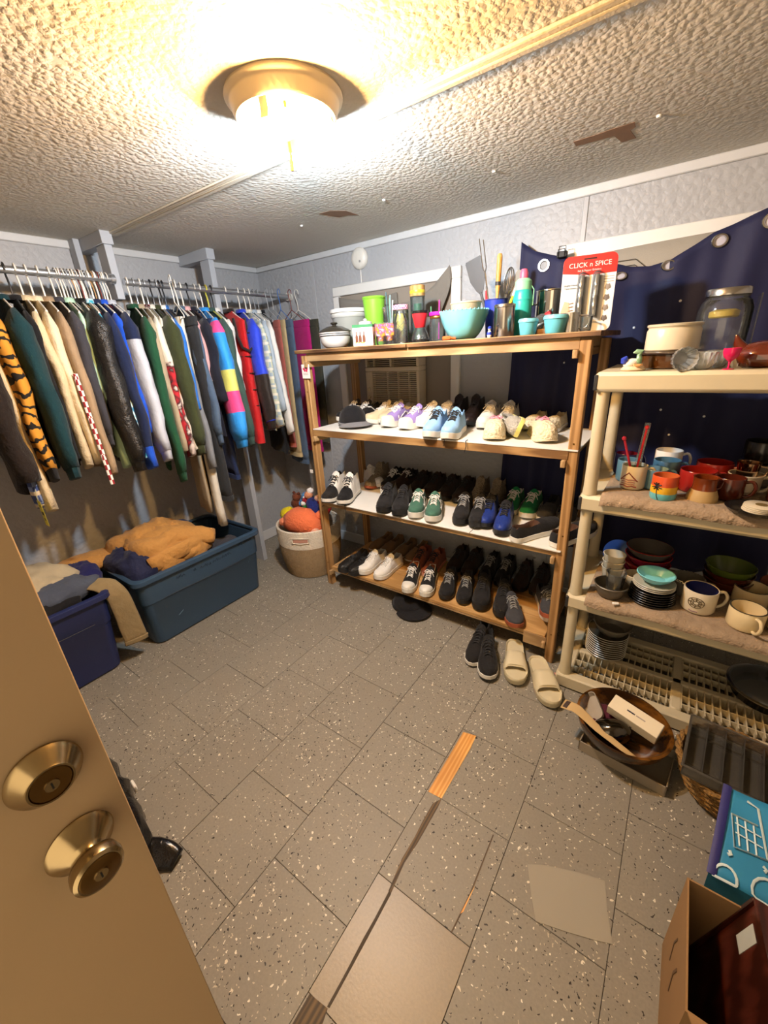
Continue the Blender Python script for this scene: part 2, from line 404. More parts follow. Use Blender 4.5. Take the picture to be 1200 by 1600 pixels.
# ------------------------------------------------------------------ door
DOORM = plain('tan_door_paint', '#bea27c', .55, v=.04, scale=6, bmp=.08)
DX = -.520
door = MB().box(DX - .042, DX, -.73, .082, .012, 2.035, .0015).build('door_1', DOORM); struct(door)
mo = MB()   # pressed panel moulding
for (y0, y1, z0, z1) in ((-.63, -.20, .18, .70), (-.63, -.20, .95, 1.85)):
    for (a0, a1, c0, c1) in ((y0, y1, z0, z0 + .02), (y0, y1, z1 - .02, z1), (y0, y0 + .02, z0 + .02, z1 - .02), (y1 - .02, y1, z0 + .02, z1 - .02)):
        mo.box(DX - .002, DX + .005, a0, a1, c0, c1, .003)
mo.build('door_panel', DOORM, door)
NICK = plain('satin_nickel', '#a8946f', .22, 1.0, v=.06, scale=60)
BRZ = plain('dark_brass', '#6e5229', .35, .9)
DBLK = plain('keyhole_black', '#0c0b0a', .6)
ky, kz, dz_ = .0245, .955, 1.079
TX = lambda y, z: Matrix.Translation((DX, y, z)) @ Matrix.Rotation(PI / 2, 4, 'Y')
m = MB(); m.T = TX(ky, dz_); m.lathe([(.036, 0), (.037, .004), (.034, .010), (.0235, .022), (.0225, .024), (.0205, .024), (.020, .022), (.0, .022)], 40, cap0=False)
dbolt = m.build('deadbolt', NICK, door)
m = MB(); m.T = TX(ky, dz_); m.lathe([(.020, .0222), (.019, .0235), (0, .0235)], 32, cap0=False); cyl = m.build('lock_face', BRZ, dbolt)
m = MB(); m.T = TX(ky, dz_ - .001); m.lathe([(.0075, .0236), (.007, .0255), (0, .0255)], 20, cap0=False); m.build('key_cylinder', NICK, dbolt)
m = MB(); m.box(DX + .0254, DX + .0262, ky - .0009, ky + .0009, dz_ - .005, dz_ + .003); m.build('keyhole', DBLK, dbolt)
m = MB(); m.T = TX(ky, kz); m.lathe([(.036, 0), (.037, .003), (.034, .008), (.018, .022), (.0135, .028), (.0135, .032), (.020, .036), (.0262, .042), (.0275, .050), (.0265, .057), (.023, .060), (.0215, .0595), (0, .0595)], 44, cap0=False)
knob = m.build('door_knob', NICK, door)
m = MB(); m.T = TX(ky, kz); m.lathe([(.0215, .0598), (.020, .0608), (0, .0608)], 32, cap0=False); m.build('knob_face', BRZ, knob)
m = MB(); m.T = TX(ky, kz); m.lathe([(.0075, .0608), (.007, .063), (0, .063)], 20, cap0=False); m.build('key_cylinder', NICK, knob)
MB().box(DX + .0629, DX + .0637, ky - .0009, ky + .0009, kz - .004, kz + .004).build('keyhole', DBLK, knob)

# ------------------------------------------------------------------ closet posts and rods
POST = plain('painted_post', '#a9aeb5', .5, v=.06)
for k, y in enumerate((1.178, 1.758)):
    t = thing('closet_post', ['grey painted closet post with rear stud, where the two rods meet', 'grey painted closet post nearest the corner'][k], 'post', (-2.538, y, 0), group='closet posts')
    MB().box(-.045, .045, -.019, .019, 0 if k else 1.825, H - .058, .002).build('stud', POST, t)
    MB().box(-.258, .052, -.028, .028, H - .058, H, .002).build('header', POST, t)
    if k == 0: MB().box(-.257, -.19, -.06, -.03, 1.80, H - .0, .002).build('rear_stud', POST, t)
PIPE = plain('galvanised_pipe', '#b9bcc0', .3, .85, v=.08)
RODX, RODZ = -2.475, 1.905
r1 = thing('closet_rod', 'grey metal closet rod carrying jackets by the door', 'rod', (RODX, 0, RODZ), group='closet rods')
MB().tube([(0, -.35, .012), (0, 1.16, .008)], .016, 14).build('pipe', PIPE, r1)
MB().tube([(0, 1.135, .008), (0, 1.155, .008)], .024, 14).build('socket_ring', PIPE, r1)
r2 = thing('closet_rod', 'grey metal closet rod running into the corner wall', 'rod', (RODX, 0, RODZ), group='closet rods')
MB().tube([(0, 1.20, 0), (0, YB - .003, -.006)], .016, 14).build('pipe', PIPE, r2)
MB().tube([(0, YB - .03, -.006), (0, YB - .002, -.006)], .027, 16).build('end_flange', WHP, r2)

# ------------------------------------------------------------------ smoke alarm
p = ony(563, 404, YB)
al = thing('smoke_alarm', 'round white smoke alarm on the blue-grey back wall', 'alarm', (p.x, YB, p.z))
m = MB(); m.T = Matrix.Rotation(PI / 2, 4, 'X'); m.lathe([(.060, 0), (.062, .006), (.060, .016), (.050, .027), (.03, .032), (0, .033)], 32, cap0=False); m.build('housing', WHP, al)
m = MB(); m.T = Matrix.Translation((.018, 0, -.02)) @ Matrix.Rotation(PI / 2, 4, 'X'); m.lathe([(.007, .02), (.007, .033), (0, .034)], 12, cap0=False); m.build('test_button', plain('grey_button', '#9b9a95', .5), al)
m = MB(); m.tube([(0, -.004, -.06), (0, -.004, -.19)], .003, 6); m.build('cord', WHP, al)

# ------------------------------------------------------------------ window with air conditioner
WHITE = plain('white_casing', '#dcdbd6', .45, v=.04)
PANEL = fabric('window_cover', '#8f867b', 260, .85, .08, .15, 4)
wx0, wx1, wz0, wz1 = -2.045, -1.108, 1.02, 1.908
w1 = struct(MB().box(wx0 + .05, wx1 - .05, YB - .010, YB - .004, wz0 + .05, wz1 - .05).build('window_1', PANEL, angle=0))
def casing(parent, x0, x1, z0, z1, w, y0=YB - .024):
    for a in ((x0, x1, z1 - w, z1), (x0, x1, z0, z0 + w), (x0, x0 + w, z0 + w, z1 - w), (x1 - w, x1, z0 + w, z1 - w)):
        MB().box(a[0], a[1], y0, YB, a[2], a[3], .004).build('casing', WHITE, parent)
casing(w1, wx0, wx1, wz0, wz1, .058)
ACM = plain('aged_ac_plastic', '#cfc2a6', .5, v=.05); ACD = plain('ac_dark_gap', '#241c14', .8)
ac = thing('air_conditioner', 'beige window air conditioner with dark louvred grille', 'air conditioner', (-1.535, YB - .03, 1.14))
hw, hh = .205, .325
MB().box(-hw + .012, hw - .012, .0, .026, 0, hh, .003).build('rear_case', ACM, ac)
for (a, b_, c, d) in ((-hw, hw, 0, .035), (-hw, hw, .235, .262), (-hw, hw, .31, hh), (-hw, -hw + .055, .035, .235), (hw - .022, hw, .035, .235), (-hw, -hw + .012, .262, .31), (hw - .022, hw, .262, .31), (-.012, .002, .262, .31)):
    MB().box(a, b_, -.085, .0, c, d, .004).build('front_frame', ACM, ac)
MB().box(-hw + .01, hw - .02, -.05, -.03, .03, .312).build('grille_back', ACD, ac)
sl = MB().box(-.152, hw - .02, -.0055, .0055, -.0022, .0022).mesh('louvre', ACM, 0)
for k in range(17):
    o = ob('louvre', sl, ac, (0, -.074, .043 + k * .0117)); o.rotation_euler = (.35, 0, 0)
for k in range(4):
    for (a, b_) in ((-.195, -.012), (.002, hw - .02)):
        o = MB().box(a, b_, -.005, .005, -.0015, .0015).build('vent_slat', ACM, ac, (0, -.07, .270 + k * .0115)); o.rotation_euler = (-.3, 0, 0)
for x in (-.152 + .115, .045, .125, -.14):
    MB().box(x - .0018, x + .0018, -.078, -.06, .036 if x > -.13 else .262, .236 if x > -.13 else .31).build('louvre_bar', ACM, ac)
for z in (.075, .125):
    m = MB(); m.T = Matrix.Translation((-.182, -.085, z)) @ Matrix.Rotation(PI / 2, 4, 'X'); m.lathe([(.013, 0), (.012, .01), (0, .011)], 14, cap0=False); kn = m.build('control_knob', ACM, ac)
    MB().box(-.184, -.180, -.100, -.095, z - .01, z + .01).build('pointer', ACM, kn)
MB().box(-.24, .24, -.03, .02, -.022, -.002, .003).build('sill_bracket', plain('ac_bracket_grey', '#8b8780', .5), ac)

# grey sheet hung across the top of that window
GREY = fabric('grey_sheet', '#7c776f', 300, .9, .12, .4, 6)
def sheet1(u, v):      # right-hand swag: from upper right corner down to lower left
    tl, tr = Vector((-1.50, YB - .035, 1.76)), Vector((-1.165, YB - .045, 1.915))
    bl, br = Vector((-1.55, YB - .035, 1.50)), Vector((-1.235, YB - .035, 1.50))
    p = (tl * (1 - u) + tr * u) * (1 - v) + (bl * (1 - u) + br * u) * v
    p.z -= .05 * math.sin(u * PI) * (1 - v); p.y -= .008 * abs(math.sin(u * 9 + v * 5)) + .010 * math.sin(u * 5 - v * 3)
    p.x += .02 * math.sin(v * 7) * (u > .6) * u
    return p
sh = thing('window_sheet', 'grey sheet tacked over the window above the air conditioner', 'sheet', (0, 0, 0))
MB().grid(sheet1, 26, 18).build('swag', GREY, sh, solid=.002, angle=180)
def sheet2(u, v):
    p = Vector((-1.985 + u * .46, YB - .032, 1.845 - .03 * math.sin(u * PI) - .02 * u - v * .30))
    p.y -= .006 * math.sin(u * 11 + v * 2) + .006 * math.sin(v * 9 + u * 3); p.x += v * .035 * (1 - u); return p
MB().grid(sheet2, 24, 12).build('top_fold', GREY, sh, solid=.002, angle=180)

# ------------------------------------------------------------------ second window, quilted cover and navy curtain
w2 = struct(MB().box(-.53, .52, YB - .008, YB - .003, 1.0, 1.86).build('window_2', plain('window_board', '#6d6963', .8), angle=0))
casing(w2, -.590, .58, .95, 1.915, .062)
qc = thing('window_cover_panel', 'grey quilted insulating cover with dark angular stitching in the window', 'cover', (0, 0, 0))
def quilt(u, v): return Vector((-.76 + u * 1.30, YB - .034 - .006 * math.sin(u * 8), 1.835 + .03 * u - v * .55 + .015 * math.sin(u * 3)))
MB().grid(quilt, 20, 6).build('fabric', fabric('quilt_grey', '#a09a8e', 300, .8, .1, .3, 5), qc, solid=.003, angle=180)
st = plain('stitch_dark', '#4c4842', .8)
for k in range(4):
    z0 = 1.80 - k * .022
    pts = [(-.60, z0 + .02), (-.50, z0 - .03), (-.40, z0 - .03), (-.34, z0 + .01), (-.27, z0 + .01), (-.20, z0 - .05), (-.10, z0 - .05), (-.02, z0 + .02), (.1, z0 + .02), (.2, z0 - .03)]
    MB().tube([(x, YB - .047, z) for x, z in pts], .0013, 4).build('stitch_line', st, qc)
NAVY = fabric('navy_curtain', '#232544', 500, .6, .1, .18, 3)
NAVYD = plain('navy_rod_loop', '#15151b', .4)
CY = YB - .064
top_px = [(815, 378), (835, 392), (862, 398), (882, 402), (920, 408), (955, 411), (985, 417), (1015, 416), (1050, 405), (1085, 383), (1115, 363), (1145, 350), (1200, 325)]
top_w = [ony(x, y, CY) for x, y in top_px]
tab = [(p.x, p.z) for p in top_w] + [(.30, 1.96), (.45, 1.97)]
def ctop(x):
    for (a, z0), (b_, z1) in zip(tab, tab[1:]):
        if x <= b_: k = (x - a) / (b_ - a); return z0 + (z1 - z0) * k
    return tab[-1][1]
def cur(u, v):
    x = tab[0][0] + (.45 - tab[0][0]) * u; z1 = ctop(x); z = z1 + (.40 - z1) * v
    fold = .022 * math.sin(u * 31 + 1.5 * math.sin(v * 3)) + .012 * math.sin(u * 67 + v * 2)
    diag = .012 * math.sin((u * 3 + v * 5) * 4) * max(0, .6 - v)
    return Vector((x - .06 * v * (1 - u), CY + (fold * (.35 + .65 * v) + diag) * .8, z))
ct = thing('curtain', 'navy blue grommet curtain sagging across the window behind the shelves', 'curtain', (0, 0, 0))
MB().grid(cur, 120, 50).build('cloth', NAVY, ct, solid=.003, angle=180)
STEEL = plain('brushed_steel', '#c3c0ba', .22, 1.0, v=.05, scale=40)
def near_y(p): # curtain depth at a point
    u = (p.x - tab[0][0]) / (.45 - tab[0][0]); z1 = ctop(p.x); v = max(0, (z1 - p.z) / (z1 - .40)); return cur(u, v).y
for (x, y, a, b_) in ((850, 415, 0, 1), (970, 432, .4, .6), (1045, 415, .3, .75), (1125, 376, .2, .9), (1205, 345, 0, 1)):
    p = ony(x, y, CY); m = MB(); m.T = Matrix.Translation((p.x, near_y(p) - .008, p.z)) @ Matrix.Rotation(PI / 2, 4, 'X') @ Matrix.Rotation(a, 4, 'Y') @ Matrix.Diagonal((1, b_, 1, 1))
    m.tube([(.023 * math.cos(k * PI / 12), .023 * math.sin(k * PI / 12), 0) for k in range(25)], .0055, 6, False); g = m.build('grommet', STEEL, ct)
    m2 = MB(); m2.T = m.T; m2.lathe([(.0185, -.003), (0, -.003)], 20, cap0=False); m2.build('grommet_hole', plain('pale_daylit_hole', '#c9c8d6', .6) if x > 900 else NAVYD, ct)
SPECK = plain('white_light_speck', '#f2f2f5', .4)  # white discs paint the specks of light coming through pinholes in the cloth
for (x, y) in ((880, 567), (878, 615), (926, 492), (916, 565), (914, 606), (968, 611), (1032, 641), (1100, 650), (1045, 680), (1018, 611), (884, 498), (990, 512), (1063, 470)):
    p = ony(x, y, CY - .01); m = MB(); m.T = Matrix.Translation((p.x, near_y(p) - .004, p.z)) @ Matrix.Rotation(PI / 2, 4, 'X'); m.lathe([(.0055, 0), (.004, .003), (0, .004)], 8, cap0=False); m.build('stud', SPECK, ct)
p = ony(880, 399, CY)
bc = thing('binder_clip', 'black binder clip pinching the navy curtain top', 'clip', (p.x, CY - .02, p.z))
MB().box(-.022, .022, -.012, .012, -.012, .014, .003).build('body', DBLK, bc)
MB().tube([(-.014, 0, .012), (-.014, -.004, .034), (.014, -.004, .034), (.014, 0, .012)], .002, 6).build('lever', DBLK, bc)
MB().tube([(-.014, -.012, -.01), (-.014, -.02, .02), (.014, -.02, .02), (.014, -.012, -.01)], .002, 6).build('lever', DBLK, bc)

# ================================================================== CLOSET: garments on hangers
def hanger_mesh(key, mat, r=.003, w=.20):
    m = MB()
    hook = [(.0 + .021 * math.cos(a), 0, .002 + .021 * math.sin(a)) for a in [math.radians(d) for d in range(-25, 200, 25)]]
    hook = [(x, 0, z) for x, _, z in hook]
    path = hook + [(-.016, 0, -.024), (-.006, 0, -.042), (0, 0, -.07), (0, 0, -.105)]
    m.tube(path, r, 6)
    tri = [(0, 0, -.105), (w * .5, 0, -.138), (w, 0, -.178), (w * .98, 0, -.188), (0, 0, -.192), (-w * .98, 0, -.188), (-w, 0, -.178), (-w * .5, 0, -.138), (0, 0, -.105)]
    m.tube(tri, r, 6, False)
    return m.mesh('hanger', mat)
HC = {'white': plain('white_hanger', '#e6e2d8', .35), 'black': plain('black_hanger', '#1b1b1d', .4), 'red': plain('red_brown_hanger', '#7a2f26', .4),
      'clear': plain('grey_hanger', '#9fa2a4', .25), 'blue': plain('blue_hanger', '#3f6fb5', .4), 'yellow': plain('yellow_hanger', '#cfc843', .4), 'wood': plain('tan_hanger', '#b98d5a', .5)}
HM = {k: hanger_mesh(k, v, .0040 if k in ('white', 'black', 'blue', 'yellow') else .0028) for k, v in HC.items()}
HL = {'white': 'white plastic clothes hanger hooked over the closet rod', 'black': 'black plastic clothes hanger hooked over the closet rod', 'red': 'red-brown clothes hanger hooked over the closet rod',
      'clear': 'clear grey clothes hanger hooked over the closet rod', 'blue': 'blue plastic clothes hanger near the corner end of the rod', 'yellow': 'yellow clothes hanger hooked over the corner rod', 'wood': 'tan wooden clothes hanger on the closet rod'}
HN = {k: hanger_mesh(k, v, .0026, .13) for k, v in HC.items()}
def hang(y, col, rz=0.0, dx=0.0, narrow=False):
    z = RODZ + (.010 if y < 1.17 else -.003)
    o = ob('clothes_hanger', (HN if narrow else HM)[col], None, (RODX + dx, y, z + .001), rz); tag(o, HL[col], 'hanger', col + ' hangers on the closet rods'); return z

def body_rings(L, w, th, seed, flare=1.0, neck=.055, n=26, sh=.155, top=-.085):
    zs = [top, top - .012, top - .03, -sh, -sh - .03, -sh - .09] + [-sh - .09 - (L - sh - .09) * k / 8 for k in range(1, 9)]
    rings = []
    for i, z in enumerate(zs):
        if z > -sh: k = (z - top) / (-sh - top); a = neck + (w - neck) * k ** 1.15; b = th * (.35 + .35 * k)
        else:
            k = (-z - sh) / (L - sh); a = w * (1 + (flare - 1) * k) * (1 - .05 * math.sin(k * PI)); b = th * (.7 + .45 * min(1, k * 3))
        rr = []
        for j in range(n):
            t = 2 * PI * j / n; c, s_ = math.cos(t), math.sin(t)
            x = a * math.copysign(abs(c) ** .8, c); y = b * math.copysign(abs(s_) ** .75, s_)
            k = max(0, (-z - sh)) / max(.01, L - sh)
            f = nz((x * 7 + seed * 3.1, z * 1.6, seed)) * .030 * k + nz((x * 18, z * 3 + seed, s_ * 2)) * .010
            rr.append((x * (1 + .04 * nz((seed, z * 3, c))), y + f * (1 if abs(s_) > .2 else .4), z + (.012 * nz((x * 9, seed, 2)) if i == len(zs) - 1 else 0)))
        rings.append(rr)
    return rings
def sleeve_rings(side, w, th, length, out, seed, r0=.075, r1=.05, n=16, sh=.155, cuff=0.0, fwd=0.0, k=12):
    rings = []
    if side < 0: out *= -.2; r0 *= .75; r1 *= .75
    for i in range(k + 1):
        t = i / k
        x = side * (w - .035 + out * t + .02 * math.sin(t * PI) * nz((seed, t * 3, 1)))
        z = -sh - .005 - length * t; y = fwd * t + .014 * nz((seed * 2.7, t * 4, side))
        a = (r0 + (r1 - r0) * t) * (.55 if i == 0 else 1); b = max(th * (1.0 - .15 * t), .40 * a) * (.5 if i == 0 else 1)
        if cuff and t > .93: a *= .8; b *= .8
        rr = []
        for j in range(n):
            q = 2 * PI * j / n; wob = 1 + .16 * nz((math.cos(q) * 1.6 + seed, t * 7, math.sin(q) * 1.6)) + .10 * nz((math.cos(q) * 2.5 + seed, t * 22, math.sin(q) * 2.5))
            rr.append((x + a * math.cos(q) * wob, y + b * math.sin(q) * wob, z + .02 * side * math.cos(q) * t + (.25 * a * math.cos(q) * side if i == 0 else 0)))
        rings.append(rr)
    return rings
GSEED = [0]
YM = [(.3, .36), (.945, .97), (1.115, 1.10), (1.215, 1.215), (1.365, 1.335), (1.54, 1.43), (1.735, 1.63), (1.825, 1.705), (1.875, 1.805), (1.94, 1.90), (2.175, 2.15), (2.245, 2.24), (2.30, 2.295)]
def fmap(y):      # clothes are pushed a little along the rod
    for (a, p), (b_, q) in zip(YM, YM[1:]):
        if y <= b_: return p + (q - p) * (y - a) / (b_ - a)
    return y
def turn(y): return -.18 if y < 1.17 else (-.30 if y < 2.2 else -.10)   # and hang turned towards the door
def top_(name, label, cat, y, cols, L=.68, w=.21, th=.026, sl=.56, out=.06, r0=.075, r1=.05, hcol='white', rz=0.0, bands=None, cuff=None, open_=False, mat=None, fwd=0.0, collar=None, hoody=False, flare=1.05, both=True, dx=0.0, trim=None):
    """shirt, jacket or vest: body, two sleeves, cuffs, collar"""
    GSEED[0] += 1; sd = GSEED[0] * 1.37
    rz += turn(y); y = fmap(y)
    sl *= 1.13; r0 *= 1.32; r1 *= 1.32; th *= 1.1; out *= 1.1; L *= 1.1
    z = hang(y, hcol, rz, dx)
    t = thing(name, label, cat, (RODX + dx, y, z - .03), rz, 'clothes on the closet rods')
    body = cols[0]; slm = cols[1] if len(cols) > 1 else cols[0]
    MB().loft(body_rings(L, w, th * (.62 if sl else 1), sd, flare), True, False, False).build('body', body, t, angle=180)
    if sl:
        for side in ((1, -1) if both else (1,)):
            rings = sleeve_rings(side, w, th, sl, out, sd + side, r0, r1, cuff=.0 if cuff is None else 1, fwd=fwd)
            nb = len(rings) - 1
            if bands:
                mats = [slm] + [b_[1] for b_ in bands]
                # exact band edges: insert rings at the band limits
                edges = sorted({e for (a, b2), _ in bands for e in (a, b2) if 0 < e < 1})
                ts = [i / nb for i in range(nb + 1)]; R2 = list(zip(ts, rings))
                for e in edges:
                    i = min(int(e * nb), nb - 1); k = e * nb - i
                    R2.append((e, [tuple(a * (1 - k) + b2 * k for a, b2 in zip(p, q)) for p, q in zip(rings[i], rings[i + 1])]))
                R2.sort(key=lambda q: q[0]); tt = [q[0] for q in R2]
                def mf(i, j, tt=tt):
                    c = (tt[i] + tt[min(i + 1, len(tt) - 1)]) / 2
                    for k, ((a, b2), _) in enumerate(bands):
                        if a <= c < b2: return k + 1
                    return 0
                MB().loft([q[1] for q in R2], True, True, True, mf).build('sleeve', mats, t, angle=180)
            else: MB().loft(rings, True, True, True).build('sleeve', slm, t, angle=180)
            if cuff is not None:
                last = rings[-1]; c = Vector((sum(p[0] for p in last) / 16, sum(p[1] for p in last) / 16, sum(p[2] for p in last) / 16))
                rr = [[tuple(c + (Vector(p) - c) * k + Vector((side * dx, 0, dz))) for p in last] for k, dx, dz in ((.95, 0, .006), (.86, .002, -.012), (.80, .004, -.045), (.70, .004, -.048))]
                MB().loft(rr, True, False, True).build('cuff', cuff, t, angle=60)
    if trim:
        m = MB(); m.tube([(w - .01 + out * q + r1 * .85, -th * .9, -.19 - sl * q) for q in (.30, .45, .6, .75, .9, 1.0)], .009, 6, flat=.5); m.build('checked_trim', trim, t)
    cm = collar or slm
    m = MB(); m.loft([[(a * math.cos(q) * .9, b_ * math.sin(q), zz) for q in [2 * PI * k / 16 for k in range(16)]] for a, b_, zz in ((.062, .020, -.098), (.060, .024, -.080), (.070, .030, -.074), (.074, .032, -.095))], True, False, False)
    m.build('hood' if hoody else 'collar', cm, t, angle=180)
    return t
def legs_(name, label, y, mat, L=1.0, w=.19, th=.018, hcol='clear', rz=0.0, cat='trousers', hem=None, dx=0.0, taper=.75, grp='clothes on the closet rods'):
    """trousers clipped by the waist or folded over the hanger bar"""
    GSEED[0] += 1; sd = GSEED[0] * 2.11; rz += turn(y); y = fmap(y); z = hang(y, hcol, rz, dx, True)
    t = thing(name, label, cat, (RODX + dx, y, z - .03), rz, grp)
    rings = []; n = 22
    for i in range(13):
        k = i / 12; zz = -.150 - (L - .15) * k; a = w * (1 - (1 - taper) * k); b_ = th * (.8 + .3 * k)
        rings.append([(a * math.copysign(abs(math.cos(q)) ** .7, math.cos(q)), b_ * math.copysign(abs(math.sin(q)) ** .8, math.sin(q)) + .012 * k * nz((math.cos(q) * 3 + sd, zz * 3, sd)), zz) for q in [2 * PI * j / n for j in range(n)]])
    MB().loft(rings, True, True, True).build('leg_panel', mat, t, angle=180)
    MB().loft([[(p[0] * 1.02, p[1] * 1.15, p[2] + dz) for p in rings[0]] for dz in (.004, -.04)], True, True, True).build('waistband', mat, t, angle=60)
    if hem is not False:
        MB().loft([[(p[0] * 1.02, p[1] * 1.18, p[2] + dz) for p in rings[-1]] for dz in (.03, -.002)], True, True, True).build('hem', hem or mat, t, angle=60)
    return t
F = fabric
BLK = F('black_cloth', '#17171a'); BRNBLK = F('black_brown_fleece', '#1d1613', 120, bmp=.8); TEALD = F('dark_teal_cloth', '#12333a')
CREAMC = F('cream_knit', '#cdbb98', 160, bmp=.7); CREAM2 = F('pale_cream_knit', '#dccdae', 160, bmp=.7); TAUPE = F('taupe_knit', '#9b8468', 200)
CHAR = F('charcoal_cloth', '#3b3b42'); MINT = F('mint_cloth', '#b4dbc0'); NAVYC = F('navy_cloth', '#1a2442'); ROYAL = F('royal_blue_cloth', '#1e4fc0')
LGREY = F('light_grey_cloth', '#b4b9c4'); DGREEN = F('bottle_green_cloth', '#1c4a32'); TANC = F('tan_cloth', '#a5977f'); OFFW = F('off_white_cloth', '#d9d4c6')
REDC = F('red_cloth', '#b3202c'); OLIVE = F('olive_cloth', '#343a22'); BLUEC = F('mid_blue_cloth', '#2f6fc4'); GREYC = F('grey_cloth', '#7f8287')
DKTROUS = F('charcoal_trouser', '#2c2e31'); DENIM = F('mid_denim', '#4c5f77', 500, bmp=.6); PINKC = F('pale_pink_cloth', '#d9a3a4'); DENIMD = F('dark_denim', '#27365e', 500)
SKY = F('bright_sky_nylon', '#2f93e6', 500, .5); LEMON = F('lemon_nylon', '#e4e377', 500, .5); HOT = F('hot_pink_nylon', '#ef4f92', 500, .5)
PINE = F('grey_green_cloth', '#38504a'); WHITEC = F('white_cloth', '#e2e0da'); RUST = F('dusty_rust_cloth', '#a0584f'); KHAKI = F('khaki_cloth', '#b3a077')
MAG = F('magenta_cloth', '#a21c66'); DKOLIVE = F('dark_olive_cloth', '#3a3a30'); PALEB = F('pale_blue_knit', '#a8b6c2'); PUFB = F('puffer_blue', '#2c46d4', 500, .45); PUFK = F('puffer_black', '#2a2320', 500, .5)
PUFR = F('puffer_red', '#c01f22', 500, .45)
def m_leather(key, col):
    m, nt, b = _nodes(key); co = texco(nt); v = N(nt, 'ShaderNodeTexVoronoi', Scale=260.0); nt.links.new(co, v.inputs['Vector'])
    n = N(nt, 'ShaderNodeTexNoise', Scale=14.0, Detail=5.0, Distortion=1.0); nt.links.new(co, n.inputs['Vector'])
    c = rgb(col); nt.links.new(mix(nt, n.outputs['Fac'], var(c, .6), var(c, 1.7)), b.inputs['Base Color']); b.inputs['Roughness'].default_value = .38
    a = N(nt, 'ShaderNodeMath', operation='MULTIPLY_ADD'); a.inputs[1].default_value = .1; nt.links.new(v.outputs['Distance'], a.inputs[0]); nt.links.new(n.outputs['Fac'], a.inputs[2])
    bump(nt, b, a.outputs[0], .7, .02); MATS[key] = m; return m
LEATH = m_leather('black_leather', '#191817')
def m_tiger():
    m, nt, b = _nodes('tiger_print'); co = texco(nt, (1, 1, 1)); w = N(nt, 'ShaderNodeTexWave', Scale=6.5, Distortion=7.0, Detail=2.0, bands_direction='Z'); w.inputs['Detail Scale'].default_value = 2.2
    nt.links.new(co, w.inputs['Vector']); nt.links.new(mix(nt, ramp(nt, w.outputs['Fac'], .70, .78), rgb('#c98b2c'), rgb('#120e0c')), b.inputs['Base Color']); b.inputs['Roughness'].default_value = .9
    MATS['tiger'] = m; return m
TIGER = m_tiger()
def m_check(key, c0, c1, sc=38.0, c2=None):
    m, nt, b = _nodes(key); co = texco(nt, (1, 1, 1)); w = N(nt, 'ShaderNodeTexChecker', Scale=sc); w.inputs[1].default_value = rgb(c0); w.inputs[2].default_value = rgb(c1)
    nt.links.new(co, w.inputs['Vector']); o = w.outputs[0]
    if c2:
        w2 = N(nt, 'ShaderNodeTexWave', Scale=sc / 5, bands_direction='Z'); nt.links.new(co, w2.inputs['Vector']); o = mix(nt, ramp(nt, w2.outputs['Fac'], .75, .85), o, rgb(c2))
    nt.links.new(o, b.inputs['Base Color']); b.inputs['Roughness'].default_value = .9; MATS[key] = m; return m
def m_tie(key, cols, sc=7.0):
    m, nt, b = _nodes(key); n = N(nt, 'ShaderNodeTexNoise', Scale=sc, Detail=3.0, Distortion=1.5); nt.links.new(texco(nt), n.inputs['Vector'])
    r = nt.nodes.new('ShaderNodeValToRGB'); el = r.color_ramp.elements; el[0].position = .36; el[0].color = rgb(cols[0]); el[1].position = .64; el[1].color = rgb(cols[-1])
    for k, c in enumerate(cols[1:-1]): e = el.new(.36 + .28 * (k + 1) / (len(cols) - 1)); e.color = rgb(c)
    nt.links.new(n.outputs['Fac'], r.inputs[0]); nt.links.new(r.outputs[0], b.inputs['Base Color']); b.inputs['Roughness'].default_value = .9; MATS[key] = m; return m
REDCHK = m_check('red_white_check', '#8d2027', '#efe9e0', 42.0)
PLAIDB = m_check('blue_plaid', '#3b4a7a', '#7d8db5', 26.0, '#c9b79a')
PLAIDG = m_check('pale_plaid', '#c9cbb0', '#9fb0b8', 30.0, '#e3ddcb')
TIED = m_tie('aqua_tie_dye', ['#173c44', '#3aa7c4', '#d8f1f2', '#2c7fa8'], 9.0)
REDSPL = m_tie('red_black_print', ['#c02430', '#b3202c', '#35141a', '#d9c9bf'], 8.0)

J = 'jacket'
# --- rod by the door (Y is the place along the rod)
top_('fleece_coat', 'long black-brown fleece coat hanging nearest the open door', 'coat', .455, [BRNBLK], .80, .22, .04, .58, .11, .11, .085)
top_('plaid_shirt', 'blue and tan plaid shirt hanging beside the fleece coat', 'shirt', .49, [PLAIDB], .80, .2, .02, .70, .05, .05, .040, 'clear', -.05)
top_('knit_sweater', 'oatmeal knit sweater with ribbed hanging sleeve beside the plaid shirt', 'sweater', .51, [CREAMC], .72, .2, .022, .72, .07, .05, .04)
top_('tiger_jacket', 'tiger striped jacket with black trim and yellow price tag', J, .555, [BLK, TIGER], .78, .21, .024, .56, .085, .07, .05, cuff=BLK)
top_('teal_jacket', 'dark teal jacket with plain wide sleeve', J, .625, [TEALD], .70, .215, .03, .57, .085, .09, .066, cuff=TEALD, rz=.05)
top_('black_sweater', 'plain black sweater between the teal jacket and cream cardigan', 'sweater', .675, [BLK], .74, .2, .02, .55, .05, .06, .045, 'black')
top_('cream_cardigan', 'cream knit cardigan beside the black sweater', 'cardigan', .715, [CREAMC], .70, .2, .022, .58, .08, .055, .036)
top_('cream_cardigan', 'paler cream knit cardigan beside the taupe checked one', 'cardigan', .755, [CREAM2], .70, .2, .022, .57, .08, .055, .036)
top_('taupe_cardigan', 'taupe cardigan edged with red and white checks', 'cardigan', .800, [TAUPE], .78, .21, .024, .63, .09, .055, .045, trim=REDCHK)
